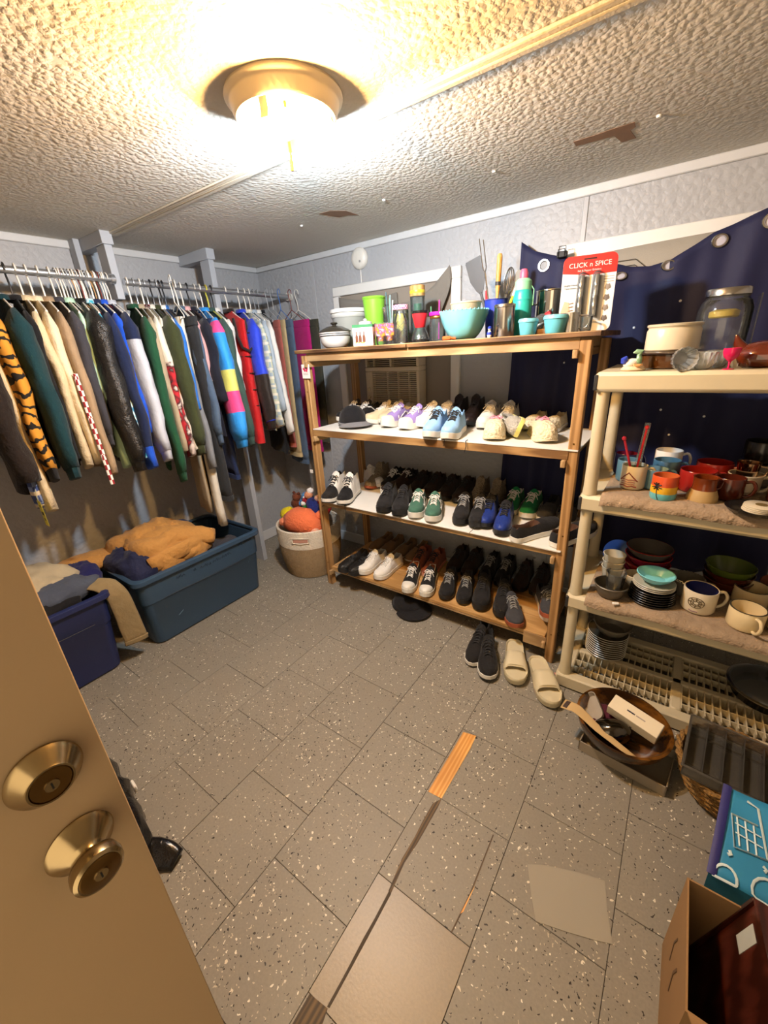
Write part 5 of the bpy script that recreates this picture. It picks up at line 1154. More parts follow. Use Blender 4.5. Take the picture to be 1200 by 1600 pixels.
# ================================================================== PLASTIC SHELVING UNIT
PLB = plain('ivory_resin', '#c2b79a', .45, v=.06, bmp=.04)
QX0, QX1, QY0, QY1 = -.262, .655, 1.622, 2.080
QZ = (.068, .497, .945, 1.392)
sh_ = thing('plastic_shelving', 'ivory plastic shelving unit crowded with crockery', 'shelving', (0, 0, 0))
def slab(z, grid=False):
    th = .066
    if not grid:
        MB().box(QX0, QX1, QY0, QY1, z - th, z, .012).build('shelf', PLB, sh_)
    else:
        for a in ((QX0, QX1, QY0, QY0 + .05), (QX0, QX1, QY1 - .05, QY1), (QX0, QX0 + .06, QY0 + .05, QY1 - .05), (QX1 - .06, QX1, QY0 + .05, QY1 - .05), (QX0 + .06, QX1 - .06, (QY0 + QY1) / 2 - .018, (QY0 + QY1) / 2 + .018), ((QX0 + QX1) / 2 - .02, (QX0 + QX1) / 2 + .02, QY0 + .05, QY1 - .05)):
            MB().box(a[0], a[1], a[2], a[3], .004, z, .006).build('shelf_frame', PLB, sh_)
        ribx = MB().box(-.0022, .0022, -.16, .16, -.030, 0).mesh('grid_rib', PLB, 0)
        x = QX0 + .085
        while x < QX1 - .06: ob('grid_rib', ribx, sh_, (x, (QY0 + QY1) / 2, z - .002)); x += .0262
        riby = MB().box(QX0 + .06, QX1 - .06, -.002, .002, -.030, 0).mesh('grid_rib', PLB, 0)
        for y in (QY0 + .095, QY0 + .145, QY1 - .145, QY1 - .095): ob('grid_rib', riby, sh_, (0, y, z - .003))
slab(QZ[0], True)
for z in QZ[1:]: slab(z)
BLKP = plain('black_plastic_cap', '#232326', .5)
for (x, y) in ((QX0 + .032, QY0 + .034), (QX1 - .032, QY0 + .034), (QX0 + .032, QY1 - .034), (QX1 - .032, QY1 - .034)):
    for a, b_ in ((QZ[0], QZ[1] - .066), (QZ[1], QZ[2] - .066), (QZ[2], QZ[3] - .066)):
        MB().lathe([(.026, a), (.024, a + .03), (.0215, b_ - .03), (.0215, b_)], 18, (x, y, 0), cap1=True).build('post', PLB, sh_)
for z in QZ[1:]: MB().box(QX0 + .0015, QX0 + .014, QY0 - .002, QY0 + .05, z - .060, z - .008, .002).build('corner_cap', BLKP, sh_)
TOWEL = fabric('taupe_towel', '#93806a', 150, .95, .2, .9, 12)
def liner(label, z, seed, sag):
    t = thing('shelf_towel', label, 'towel', (0, 0, 0), group='towels lining the plastic shelves')
    def fn(u, v):
        x = QX0 + .075 + (QX1 - QX0 - .09) * u; y = QY0 + .004 + (QY1 - QY0 - .04) * v
        b_ = .0095 + .012 * max(0, nz((x * 6, y * 6, seed))) * (1 if v < .22 else .0)
        dz = 0
        if v < .10: k = 1 - v / .10; y = QY0 + .0458 - .060 * k; dz = -sag * max(0, (k - .58) / .42) ** 1.3 * (1 + .4 * nz((x * 5, seed, 0)))
        return Vector((x, y, z + b_ + dz))
    MB().grid(fn, 50, 41).build('cloth', TOWEL, t, solid=.003, angle=180); return t
liner('crumpled taupe towel lining the shelf under the mugs', QZ[2], 3.3, .035)
liner('taupe towel lining the shelf under the dish stacks', QZ[1], 8.1, .030)
TZ2, TZ1 = QZ[2] + .0105, QZ[1] + .0105

# --- crockery
def mug(label, x, y, z, r, h, out, inn=None, ang=0.0, handle=None, name='mug', prof=None, group=None, rim=None):
    t = thing(name, label, 'mug', (x, y, z), ang, group); hm = handle or out
    pr = prof or [(.82 * r, 0), (.92 * r, .003), (r, h * .12), (r, h * .98)]
    lt(t, 'body', pr + [(pr[-1][0] - .001, h), (pr[-1][0] - .004, h * .985)], out, 28)
    rr = pr[-1][0] - .004
    lt(t, 'interior', [(rr, h * .985), (rr * .97, h * .2), (rr * .8, .008), (0, .007)], inn or out, 28, cap0=False)
    if rim: lt(t, 'rim', [(rr + .0035, h * .965), (rr + .0055, h * .985), (rr + .003, h * 1.003), (rr - .0005, h * .99)], rim, 28, cap0=False)
    MB().tube(smooth([(r * .96, 0, h * .82), (r * 1.38, 0, h * .86), (r * 1.62, 0, h * .62), (r * 1.50, 0, h * .34), (r * 1.2, 0, h * .18), (r * .96, 0, h * .17)]), .0055, 8).build('handle', hm, t)
    return t
IV = plain('ivory_glaze', '#cfc5ad', .25, v=.05); CBL = plain('slate_blue_glaze', '#4f7488', .25, v=.1); BRG = plain('brown_glaze', '#4a1d10', .18, v=.2); TANG = plain('tan_stone', '#a88c5c', .5, v=.1, bmp=.1); REDG = plain('red_glaze', '#8e1f1a', .2, v=.08); NAVG = plain('navy_glaze', '#1d2257', .25); GRG = plain('grey_glaze', '#6f6a60', .35); DKG = plain('black_glaze', '#1a1817', .22)
def at(px, py, z): return onz(px, py, z)
p = at(985, 765, TZ2); t = mug('ivory mug with red house picture holding stirrers', p.x, p.y + .03, TZ2, .043, .092, IV, ang=.15)
PR = plain('print_red_brown', '#7c3a34', .6)
hp = [(-.022, .02), (-.022, .045), (-.030, .040), (0, .072), (.030, .040), (.022, .045), (.022, .02)]
def on_mug(t, pts, r, rad, mat, name, a0=-PI / 2 - .45):
    MB().tube([((r + .0006) * math.cos(a0 + x / r), (r + .0006) * math.sin(a0 + x / r), z) for x, z in pts], rad, 5).build(name, mat, t)
on_mug(t, [(-.032, .036), (-.016, .052), (0, .068), (.016, .052), (.032, .036)], .043, .0025, PR, 'printed_roof')
for z in (.024, .032, .040): on_mug(t, [(-.024, z), (-.012, z + .002), (0, z), (.012, z + .002), (.024, z)], .043, .0022, plain('print_rose', '#9b6b64', .6), 'printed_wall')
on_mug(t, [(-.03, .014), (-.015, .018), (0, .014), (.015, .018), (.03, .014)], .043, .0028, PR, 'printed_bush')
lt(t, 'filling', [(.036, .078), (.03, .082), (0, .084)], plain('sweets', '#6d7a34', .7, v=.6, scale=120), 20, cap0=False)
for i, (dx, lean, h) in enumerate(((.006, .06, .16), (-.012, -.32, .12))):
    u = thing('stirrer', ['upright red stirrer spoon in clear wrap standing in the ivory mug', 'leaning red stirrer stick in the ivory mug'][i], 'stirrer', (p.x + dx, p.y + .03, TZ2 + .07), group='red stirrers'); u.rotation_euler = (0, lean, 0)
    MB().tube([(0, 0, 0), (0, 0, h)], .0042, 8).build('stick', REDP, u); MB().lathe([(.002, h - .006), (.0075, h), (.0075, h + .008), (0, h + .013)], 10, cap0=False).build('bowl', REDP, u)
    if i == 0: MB().box(-.010, .010, -.002, .002, .0, h + .02, .001).build('wrapper', CLP, u)
p = at(1033, 783, TZ2); t = mug('tropical mug with red, yellow and aqua bands and black palm', p.x, p.y + .03, TZ2, .040, .088, plain('sunset_red', '#c2491f', .3, v=.2), plain('mug_rust', '#b65a2c', .35), ang=1.2)
lt(t, 'yellow_band', [(.0403, .026), (.0406, .028), (.0406, .050), (.0403, .052)], plain('mug_yellow', '#d9a81f', .3), 28, cap0=False); lt(t, 'aqua_band', [(.037, .002), (.0404, .010), (.0406, .025), (.0403, .027)], plain('mug_aqua', '#5fa6ad', .3), 28, cap0=False)
on_mug(t, [(.010, .006), (.004, .02), (.002, .034), (.0, .052)], .0402, .0016, DBLK, 'printed_trunk', -PI / 2 - 1.75)
for dx, dz in ((-.017, -.006), (-.013, .008), (-.004, .013), (.006, .012), (.014, .006), (.017, -.006), (-.009, -.012), (.008, -.012)): on_mug(t, [(0, .054), (dx * .55, .054 + dz * .8), (dx, .054 + dz)], .0402, .0022, DBLK, 'printed_frond', -PI / 2 - 1.75)
p = at(1095, 787, TZ2); t = thing('stoneware_jug', 'squat stoneware cup, brown glazed top over bare tan base', 'mug', (p.x, p.y + .03, TZ2))
lt(t, 'base', [(.040, 0), (.046, .004), (.045, .022), (.036, .046)], TANG, 28); lt(t, 'glazed_top', [(.0365, .045), (.034, .056), (.035, .084), (.037, .088), (.033, .087), (.030, .05), (0, .02)], plain('honey_brown_glaze', '#6b2f10', .15, v=.25), 28, cap0=False); MB().tube([(.03, .02, .078), (.05, .035, .07), (.045, .032, .045), (.035, .025, .04)], .005, 8).build('handle', BRG, t)
p = at(1160, 775, TZ2); t = mug('white enamel style mug with flared rim holding a steel cup', p.x, p.y + .045, TZ2, .044, .072, IV, ang=-.1, prof=[(.036, 0), (.040, .004), (.044, .05), (.052, .070)]); wm = (p.x, p.y + .045)
t = thing('steel_cup', 'polished copper toned steel cup sitting in the white mug', 'cup', (wm[0] + .0, wm[1], TZ2 + .04)); lt(t, 'cup', [(.026, 0), (.028, .004), (.034, .072), (.031, .072), (.024, .01), (0, .01)], plain('warm_steel', '#b79a7c', .12, 1.0), 28); MB().tube(smooth([(.032, 0, .06), (.05, 0, .055), (.05, 0, .03), (.031, 0, .022)]), .003, 7).build('handle', plain('warm_steel', '#b79a7c'), t)
p = at(1172, 802, TZ2 + .006); t = thing('black_tray', 'small black tray with raised rim under the coasters', 'tray', (p.x + .01, p.y + .03, TZ2 + .003)); lt(t, 'tray', [(.06, 0), (.066, .003), (.074, .014), (.070, .014), (.058, .006), (0, .006)], DKG, 30); lt(t, 'rim', [(.0735, .0125), (.0755, .0145), (.072, .0155)], DKG, 30, cap0=False); tr = (p.x + .01, p.y + .03)
for i in range(4):
    c = thing('coaster', ['white coaster at the bottom of the small stack', 'white coaster second from the bottom of the stack', 'white coaster third from the bottom of the stack', 'white coaster with bronze emblem topmost of the stack'][i], 'coaster', (tr[0] + .012 + .001 * i, tr[1] - .004, TZ2 + .0095 + .0052 * i), group='stacked coasters')
    lt(c, 'disc', [(.042, 0), (.044, .0012), (.044, .0038), (.042, .005), (0, .005)], IV, 28)
    if i == 3: lt(c, 'emblem', [(.016, .005), (.015, .0062), (0, .0064)], plain('bronze_print', '#6d5c33', .5), 14, cap0=False)
# back row of mugs
RB_ = [('slate blue mug with red interior at the back', -.150, 1.955, .044, .09, NAVG, plain('maroon_glaze', '#7c1f3a', .2)), ('white mug with pale interior behind the slate blue mugs', -.005, 2.00, .048, .105, ENW, ENW), ('slate blue mug with grey rim, middle of the back row', -.005, 1.895, .046, .090, CBL, CBL),
       ('pale rimmed slate blue mug behind the tropical mug', -.035, 1.795, .043, .078, CBL, plain('ice_glaze', '#8fb0bd', .2)), ('red glazed soup mug beside the slate blue mugs', .095, 1.825, .056, .080, REDG, REDG), ('second red glazed soup mug nearer the back', .145, 1.945, .058, .085, REDG, REDG),
       ('dark brown mug behind the stoneware cup', .186, 1.772, .042, .078, BRG, BRG), ('grey mug at the bottom of the corner stack', .270, 1.99, .058, .085, GRG, GRG), ('navy mug beside the ivory house mug', -.130, 1.855, .041, .088, CBL, CBL)]
for i, (lab, x, y, r, h, o_, n_) in enumerate(RB_): mug(lab, x, y, TZ2, r, h, o_, n_, ang=random.uniform(-.6, .4), group='back row mugs')
mug('black mug stacked on the grey mug', .272, 1.99, TZ2 + .0855, .052, .08, DKG, DKG, ang=.3)
t = thing('dark_bowl', 'dark bowl with pale rim at the back behind the steel cup', 'bowl', (.43, 1.95, TZ2)); lt(t, 'bowl', [(.04, 0), (.045, .004), (.075, .06), (.08, .1), (.076, .1), (.04, .012), (0, .01)], DKG, 30); lt(t, 'rim', [(.079, .098), (.082, .1), (.078, .1025)], GRG, 30, cap0=False)
mug('dark brown mug beside the steel cup', .335, 1.80, TZ2, .046, .09, BRG, BRG, ang=.4)

# dishes on the middle shelf
def plate(name, label, x, y, z, r, h, mat, group, rimm=None, steep=.5, cat='plate'):
    t = thing(name, label, cat, (x, y, z), 0, group); lt(t, 'dish', [(r * .55, 0), (r * .60, .002), (r * (.6 + .4 * steep), h * .55), (r, h), (r * .975, h + .001), (r * .58, .005), (0, .004)], mat, 34)
    lt(t, 'rim', [(r * .995, h - .0015), (r * 1.012, h), (r * .985, h + .0018)], rimm or mat, 34, cap0=False); return t
p = at(948, 935, TZ1); t = thing('metal_bowl', 'dull grey metal bowl holding a glass and cups', 'bowl', (p.x + .005, p.y + .035, TZ1)); lt(t, 'bowl', [(.038, 0), (.045, .004), (.056, .03), (.060, .052), (.063, .053), (.061, .056), (.054, .03), (.036, .008), (0, .007)], plain('pewter', '#6d675c', .45, .6), 34); lt(t, 'rim', [(.0605, .0525), (.064, .054), (.0605, .0565)], plain('pewter', '#6d675c'), 34, cap0=False); mb_ = (p.x + .005, p.y + .035)
t = thing('glass_cup', 'clear heavy drinking glass standing in the metal bowl', 'glass', (mb_[0] + .012, mb_[1] - .008, TZ1 + .0085)); lt(t, 'glass', [(.026, 0), (.030, .006), (.030, .04), (.037, .105), (.035, .105), (.027, .03), (0, .018)], GL, 8, ); lt(t, 'rim', [(.0365, .103), (.038, .106), (.035, .107)], GL, 24, cap0=False)
for i in range(3): 
    c = thing('white_cup', ['white tapered cup, bottom of the nest beside the metal bowl', 'white tapered cup, middle of the nest beside the metal bowl', 'white tapered cup, top of the nest beside the metal bowl'][i], 'cup', (mb_[0] - .012, mb_[1] + .095, TZ1 + .0 + .030 * i), group='nested white cups'); lt(c, 'cup', [(.026, 0), (.029, .003), (.042, .085), (.040, .085), (.026, .006), (0, .005)], IV, 24); lt(c, 'rim', [(.0415, .083), (.0435, .085), (.0405, .0865)], IV, 24, cap0=False)
t = thing('white_cup', 'loose white cup tilted beside the nested cups', 'cup', (mb_[0] + .074, mb_[1] + .088, TZ1)); lt(t, 'cup', [(.030, 0), (.033, .003), (.040, .075), (.038, .075), (.03, .006), (0, .005)], IV, 24); lt(t, 'rim', [(.0395, .073), (.0415, .075), (.038, .0765)], IV, 24, cap0=False)
t = thing('blue_dish', 'blue and white patterned dish leaning at the back', 'dish', (-.12, 2.0, TZ1 + .045)); t.rotation_euler = (math.radians(55), 0, .2); lt(t, 'dish', [(.03, -.01), (.05, -.006), (.066, .012), (.062, .012), (.0, -.004)], plain('cobalt_glaze', '#2a4b8c', .25, v=.3), 30); lt(t, 'motif', [(.022, -.003), (.018, -.002), (0, -.002)], ENW, 14, cap0=False, ripple=lambda a, i: 1 + .3 * math.cos(4 * a))
x, y = at(1010, 945, TZ1)[:2]; y += .05; x += .01
for i in range(6): plate('dark_plate', ['black plate lowest under the pale plates', 'black plate second from the bottom', 'black plate third from the bottom', 'black plate fourth from the bottom', 'black plate fifth from the bottom', 'black plate topmost of the black stack'][i], x, y, TZ1 + .0095 * i, .082 - .001 * i, .012, DKG, 'stack of black plates')
zz = TZ1 + .0095 * 5 + .0125
for i in range(3): plate('pale_plate', ['pale grey saucer lowest on the black plates', 'pale grey saucer second on the black plates', 'pale grey saucer under the turquoise bowl'][i], x, y, zz + .0075 * i, .072, .011, plain('pale_grey_glaze', '#b5b3a6', .3), 'stack of pale saucers')
t = thing('turquoise_dish', 'turquoise embossed bowl on top of the pale saucers', 'bowl', (x, y, zz + .0075 * 3 + .004)); lt(t, 'bowl', [(.032, 0), (.038, .003), (.056, .02), (.064, .034), (.061, .034), (.036, .008), (0, .007)], TURQ, 34, ripple=lambda a, i: 1 + .02 * math.cos(12 * a)); lt(t, 'rim', [(.063, .033), (.066, .0345), (.062, .036)], TURQ, 34, cap0=False)
for i in range(4): plate('red_bowl', ['red rimmed dark bowl lowest in the leaning stack', 'red rimmed dark bowl second in the stack', 'red rimmed dark bowl third in the stack', 'red rimmed dark bowl topmost with grey inside'][i], x - .038, y + .160, TZ1 + .034 * i, .086, .055, [plain('maroon_glaze', '#7c1f3a'), REDG][i % 2] if i < 3 else plain('grey_inside_glaze', '#4d4640', .3), 'stack of red bowls', REDG, .7, 'bowl')
for i in range(3): plate('green_bowl', ['dark red bowl under the olive bowl at the back', 'dark red bowl second under the olive bowl', 'olive green bowl topmost at the back of the shelf'][i], x + .242, y + .225, TZ1 + .028 * i, .082, .06, [BRG, BRG, plain('olive_glaze', '#4c5a1e', .25)][i], 'stack of olive and red bowls', None, .75, 'bowl')
plate('rust_bowl', 'rust brown shallow bowl at the far back of the shelf', x + .43, y + .255, TZ1, .085, .06, plain('rust_glaze', '#6d3322', .3), None, None, .7, 'bowl')
p = at(1088, 960, TZ1); t = mug('big white mug with navy inside and dark round crest', p.x + .0, p.y + .045, TZ1, .055, .094, IV, NAVG, ang=.35)
EMB = plain('print_crest', '#5a4d34', .6)
def crest(t, r, cx, z, a0, s=1.0):
    for rad in (.018, .012, .006): MB().tube([((r + .0006) * math.cos(a0 + (cx + rad * s * 1.25 * math.cos(q)) / r), (r + .0006) * math.sin(a0 + (cx + rad * s * 1.25 * math.cos(q)) / r), z + rad * s * math.sin(q)) for q in [2 * PI * i / 18 for i in range(19)]], .0014, 5, False).build('printed_ring', EMB, t)
    for i in range(8): q = i * PI / 4; MB().tube([((r + .0006) * math.cos(a0 + (cx + k_ * s * 1.25 * math.cos(q)) / r), (r + .0006) * math.sin(a0 + (cx + k_ * s * 1.25 * math.cos(q)) / r), z + k_ * s * math.sin(q)) for k_ in (.007, .017)], .0018, 5).build('printed_ray', EMB, t)
crest(t, .055, 0, .052, -PI / 2 - .55, 1.15); on_mug(t, [(-.018, .017), (-.006, .014), (.010, .016)], .055, .0018, plain('print_plum', '#7d5a66', .6), 'printed_caption', -PI / 2 - .55)
IVR = plain('ivory_cream_glaze', '#d8c69c', .25, v=.05); RIMD = plain('rim_dark', '#3d362a', .4)
for i, (px, py, dy, r, h, ang, lab) in enumerate(((1162, 985, .03, .053, .080, -1.2, 'cream soup mug with dark rim, handle turned outward'), (1172, 960, .085, .056, .076, .3, 'cream soup mug with dark rim behind the big crest mug'), (1232, 998, .03, .055, .080, .5, 'cream soup mug with dark rim at the shelf end'), (1240, 960, .08, .052, .066, .2, 'cream crest printed mug behind the soup mugs'))):
    p = at(px, py, TZ1); t = mug(lab, p.x, p.y + dy, TZ1, r, h, IVR, IVR, ang=ang, group='cream soup mugs', rim=RIMD)
    if i == 3: crest(t, r, 0, .036, -PI / 2 - .7, .8)
t = thing('wire_mug', 'grey mug with checked rim behind the big crest mug', 'mug', (x + .112, y + .128, TZ1)); lt(t, 'body', [(.045, 0), (.050, .003), (.056, .07), (.052, .07), (.045, .01), (0, .008)], GRG, 30); lt(t, 'checked_rim', [(.0555, .06), (.0575, .062), (.0575, .069), (.055, .0715)], m_check('rim_check', '#141414', '#d8d2bf', 160.0), 30, cap0=False); MB().tube(smooth([(.054, 0, .06), (.085, 0, .058), (.08, 0, .03), (.053, 0, .02)]), .005, 8).build('handle', GRG, t)
t = thing('folded_paper', 'scrap of white paper in front of the metal bowl', 'paper', (mb_[0] + .03, mb_[1] - .065, TZ1 + .004), .4); MB().loft([[(-.012, -.005, 0), (.012, -.004, .001), (.012, .005, .003), (-.012, .004, .001)], [(-.011, -.004, .003), (.010, -.003, .004), (.011, .004, .006), (-.010, .004, .004)]]).build('sheet', ENW, t); MB().tube([(-.008, -.002, .005), (.008, .002, .006)], .001, 4).build('crease', ENW, t)
# bottom shelf plates
x, y = at(962, 990, QZ[0])[:2]
x, y = -.10, 1.90
for i in range(10): plate('dinner_plate', 'white rimmed dark dinner plate in the tall stack on the bottom shelf', x, y, QZ[0] + .012 * i, .088, .014, plain('dark_plate_glaze', '#4b463c', .25), 'stack of dinner plates', plain('plate_rim_pale', '#c9c3b4', .25))
t = thing('stone_bowl', 'grey stoneware bowl on top of the dinner plates', 'bowl', (x + .015, y, QZ[0] + .12)); lt(t, 'bowl', [(.05, 0), (.055, .003), (.078, .04), (.082, .05), (.078, .05), (.05, .01), (0, .008)], GRG, 30); lt(t, 'rim', [(.081, .049), (.084, .051), (.08, .053)], GRG, 30, cap0=False)
p = onz(1180, 1085, QZ[0] + .05); t = thing('pressure_cooker', 'black pot with clear domed lid on the bottom shelf', 'pot', (p.x + .045, p.y + .06, QZ[0] + .002)); lt(t, 'pot', [(.10, 0), (.115, .01), (.125, .05), (.128, .055)], BLKG, 36); lt(t, 'rim', [(.125, .053), (.136, .055), (.137, .060), (.125, .063)], STEEL, 36, cap0=False); l_ = lt(t, 'lid', [(.128, .062), (.12, .075), (.08, .098), (.03, .108), (0, .108)], glass('smoked_lid', '#8f9192', .05, .25), 36, cap0=False); lt(l_, 'knob', [(.012, .107), (.022, .122), (.02, .132), (0, .134)], BLKG, 18)

# things on top of the plastic unit
ZP = QZ[3] + .0005
def pp(px, Y_): q = ony(px, 570, Y_); return Vector((q.x, Y_, ZP))
p = pp(990, 1.68); t = thing('china_duck', 'china dove and green bird ornament with flower', 'ornament', p, .3)
lt(t, 'base', [(.034, 0), (.038, .004), (.030, .014), (0, .016)], plain('orange_white_china', '#d9c4a4', .25, v=.3, scale=60), 22); 
def blob(pts, rr, n=12): return MB().tube(pts, rr, n)
blob([(-.030, 0, .016), (-.020, 0, .022), (-.004, 0, .024), (.010, 0, .030), (.018, 0, .040)], [.004, .014, .016, .010, .003]).build('white_bird', ENW, t)
blob([(-.030, .0, .026), (-.030, -.004, .036), (-.024, -.004, .046)], [.010, .012, .003]).build('blue_wing', BLUEP, t)
blob([(.002, 0, .014), (.010, 0, .026), (.014, 0, .038), (.012, 0, .050), (.016, 0, .058), (.004, 0, .060), (-.006, 0, .056)], [.006, .014, .009, .007, .010, .008, .002]).build('green_bird', plain('celadon_china', '#7fa583', .25), t)
lt(t, 'flower', [(.003, 0), (.010, .004), (.012, .010), (0, .006)], plain('peach_china', '#dba66f', .3), 12, (.006, -.03, .012), ripple=lambda a, i: 1 + .25 * math.cos(5 * a))
p = pp(1043, 1.79); t = thing('brown_casserole', 'dark amber lidded glass casserole under the white tub', 'dish', p); k = 1 / ppm(p)
lt(t, 'dish', [(.075, 0), (.082, .004), (.088, .045), (.085, .045), (.07, .01), (0, .008)], plain('amber_glass', '#4a2c12', .12, v=.3), 34); lt(t, 'lid', [(.088, .046), (.098, .048), (.098, .052), (.085, .056), (0, .056)], plain('dark_lid_brown', '#33241c', .25), 34)
t2 = thing('white_tub', 'white ribbed ceramic tub on top of the amber casserole', 'tub', (p.x + .0, p.y, ZP + .0565)); lt(t2, 'tub', [(.074, 0), (.078, .004), (.078, .062), (.074, .070), (.076, .074), (.072, .076), (.066, .05), (0, .02)], IV, 36); lt(t2, 'rim', [(.075, .073), (.079, .076), (.079, .082), (.072, .084), (0, .082)], plain('tub_lid', '#bdb49c', .4), 36, cap0=False)
p = pp(1113, 1.95); k = 1 / ppm(p); r = .076; t = thing('glass_jar_large', 'big clear faceted glass storage jar with tin lid', 'jar', p)
lt(t, 'jar', [(.8 * r, 0), (.9 * r, .006), (.86 * r, .03), (.98 * r, .05), (r, .10), (r, .175), (.9 * r, .20), (.78 * r, .21), (.78 * r, .22)], GL, 30, ripple=lambda a, i: 1 + .025 * math.cos(10 * a)); lt(t, 'lid', [(.80 * r, .215), (.84 * r, .218), (.84 * r, .236), (.8 * r, .240), (0, .240)], STEEL, 30); lt(t, 'contents', [(.5 * r, .150), (.56 * r, .154), (.56 * r, .170), (.4 * r, .176), (0, .176)], plain('gold_label', '#b39a3a', .4), 18, cap0=False)
MB().box(-.002, .002, -.06, .06, .02, .215, .001).build('side_panel', GL, t, (r * 1.12, 0, 0))
for i, (px, Y_, rr, lab) in enumerate(((1060, 1.675, .034, 'cut crystal glass bowl lying on its side'), (1098, 1.68, .034, 'cut crystal glass dish beside the big jar'), (1120, 1.76, .034, 'cut crystal glass dish behind the pink goblet'))):
    p = pp(px, Y_); t = thing('crystal_bowl', lab, 'glass', (p.x, p.y, ZP + (rr if i == 0 else 0)), group='cut crystal dishes')
    if i == 0: t.rotation_euler = (math.radians(90), 0, math.radians(20))
    lt(t, 'bowl', [(.45 * rr, 0), (.6 * rr, .004), (.9 * rr, .022), (rr, .05), (.96 * rr, .05), (.5 * rr, .012), (0, .01)], glass('cut_crystal', '#f2f6f8', .03, .28), 32, ripple=lambda a, i: 1 + .10 * abs(math.cos(8 * a))); lt(t, 'rim', [(rr, .049), (rr * 1.03, .051), (rr * .97, .053)], GL, 32, cap0=False)
p = pp(1139, 1.655); t = thing('pink_goblet', 'small hot pink stemmed goblet', 'goblet', p); HPK = plain('hot_pink_glass', '#c71b56', .15)
lt(t, 'bowl', [(.004, .022), (.008, .026), (.018, .036), (.022, .05), (.0215, .060), (.019, .060), (.016, .04), (0, .03)], HPK, 24, cap0=False); lt(t, 'stem', [(.0035, .003), (.0025, .012), (.004, .024)], HPK, 14); lt(t, 'foot', [(.015, 0), (.015, .0015), (.004, .004)], HPK, 20)
p = pp(1195, 1.74); t = thing('amber_hen_dish', 'amber brown glass hen shaped dish', 'dish', p); AMB = plain('deep_amber_glass', '#5c1f0a', .08, v=.3, coat=1)
m = MB(); m.lathe([(.045, 0), (.055, .006), (.064, .028), (.058, .052), (.040, .068), (.02, .075), (0, .076)], 30, sq=(1.25, .9), ripple=lambda a, i: 1 + .04 * math.cos(9 * a)); m.build('body', AMB, t)
blob([(.035, 0, .05), (.05, 0, .085), (.052, 0, .115), (.045, 0, .128), (.03, 0, .120)], [.022, .018, .013, .012, .003]).build('neck', AMB, t); blob([(-.05, 0, .04), (-.075, 0, .07), (-.085, 0, .095)], [.02, .014, .003]).build('tail', AMB, t); lt(t, 'bead', [(.004, .13), (.008, .135), (0, .142)], GL, 10, (.05, 0, 0))
p = pp(1160, 1.83); t = thing('wicker_box', 'small woven tan box behind the pink goblet', 'box', p); MB().box(-.035, .05, -.03, .03, 0, .055, .003).build('box', fabric('woven_tan', '#8d6c44', 60, .9, .3, 1.0, 30), t); MB().box(-.037, .052, -.032, .032, .045, .058, .003).build('lid', fabric('woven_tan', '#8d6c44'), t)
p = pp(1152, 1.72); t = thing('shell_dish', 'cream shell dish leaning behind the amber hen', 'dish', p, .3); MB().loft([[(x_, y_, z_) for x_, y_, z_ in ((-.02 * s, -.002, zq), (.02 * s, -.002, zq), (.02 * s, .002, zq), (-.02 * s, .002, zq))] for s, zq in ((.6, 0), (1.1, .015), (1.3, .03), (.9, .045), (.4, .05))]).build('shell', IV, t); [MB().tube([(q * .012, -.003, .004), (q * .022, -.003, .042)], .0012, 4).build('rib', IV, t) for q in (-1, 0, 1)]

# ================================================================== STORAGE TOTES AND CLOTHES PILES
def rring(x0, x1, y0, y1, r, z, n=5):
    pts = []
    for cx, cy, a0 in ((x1 - r, y0 + r, -90), (x1 - r, y1 - r, 0), (x0 + r, y1 - r, 90), (x0 + r, y0 + r, 180)):
        for q in range(n + 1): a = math.radians(a0 + 90 * q / n); pts.append((cx + r * math.cos(a), cy + r * math.sin(a), z))
    return pts
def tote(label, bx, by, h, taper, mat, rimmat):
    (x0, x1), (y0, y1) = bx, by; cx, cy = (x0 + x1) / 2, (y0 + y1) / 2
    t = thing('storage_tote', label, 'tote', (cx, cy, 0), group='plastic storage totes')
    X = lambda e: (x0 - cx - e, x1 - cx + e); Y_ = lambda e: (y0 - cy - e, y1 - cy + e)
    def ring(e, z, r=.05): a, b_ = X(e), Y_(e); return rring(a[0], a[1], b_[0], b_[1], r, z)
    T_ = taper
    rings = [ring(-.015, .001, .04), ring(0, .010), ring(T_ * .62, h * .62), ring(T_ * .62 + .005, h * .635), ring(T_ * .95, h - .03), ring(T_ * .95 - .006, h - .03), ring(T_ * .6 - .004, h * .6), ring(-.006, .014), ring(-.03, .012, .03)]
    MB().loft(rings, True, True, True).build('body', mat, t, angle=35)
    rr = [ring(T_ * .95 - .002, h - .034), ring(T_ + .014, h - .034), ring(T_ + .018, h - .028), ring(T_ + .016, h - .006), ring(T_ + .008, h), ring(T_ - .006, h), ring(T_ - .008, h - .012)]
    MB().loft(rr, True, False, False).build('rim', rimmat, t, angle=35)
    return t, cx, cy
TB = plain('teal_blue_plastic', '#30475e', .38, v=.08, scale=6); TN = plain('navy_plastic', '#1e2752', .4, v=.08, scale=6)
t, cx, cy = tote('large slate blue storage tote heaped with clothes beside the basket', (-2.72, -2.200), (.745, 1.480), .44, .028, TB, TB)
INK = plain('marker_ink', '#12202e', .6)
def scribble(px0, px1, seed, n=9):      # illegible marker scrawl on the tote front
    a = onx(px0[0], px0[1], -2.176); b_ = onx(px1[0], px1[1], -2.176); rd = random.Random(seed); pts = []
    for i in range(n * 2 + 1):
        k = i / (n * 2); p = a.lerp(b_, k); zz = p.z + (.012 if i % 2 else -.006) * rd.uniform(.3, 1.2); x = -2.200 + .0285 * (zz / .44) + .0024; pts.append((x - cx, p.y - cy + rd.uniform(-.004, .004), zz))
    MB().tube(pts, .0016, 4).build('marker_scrawl', INK, t)
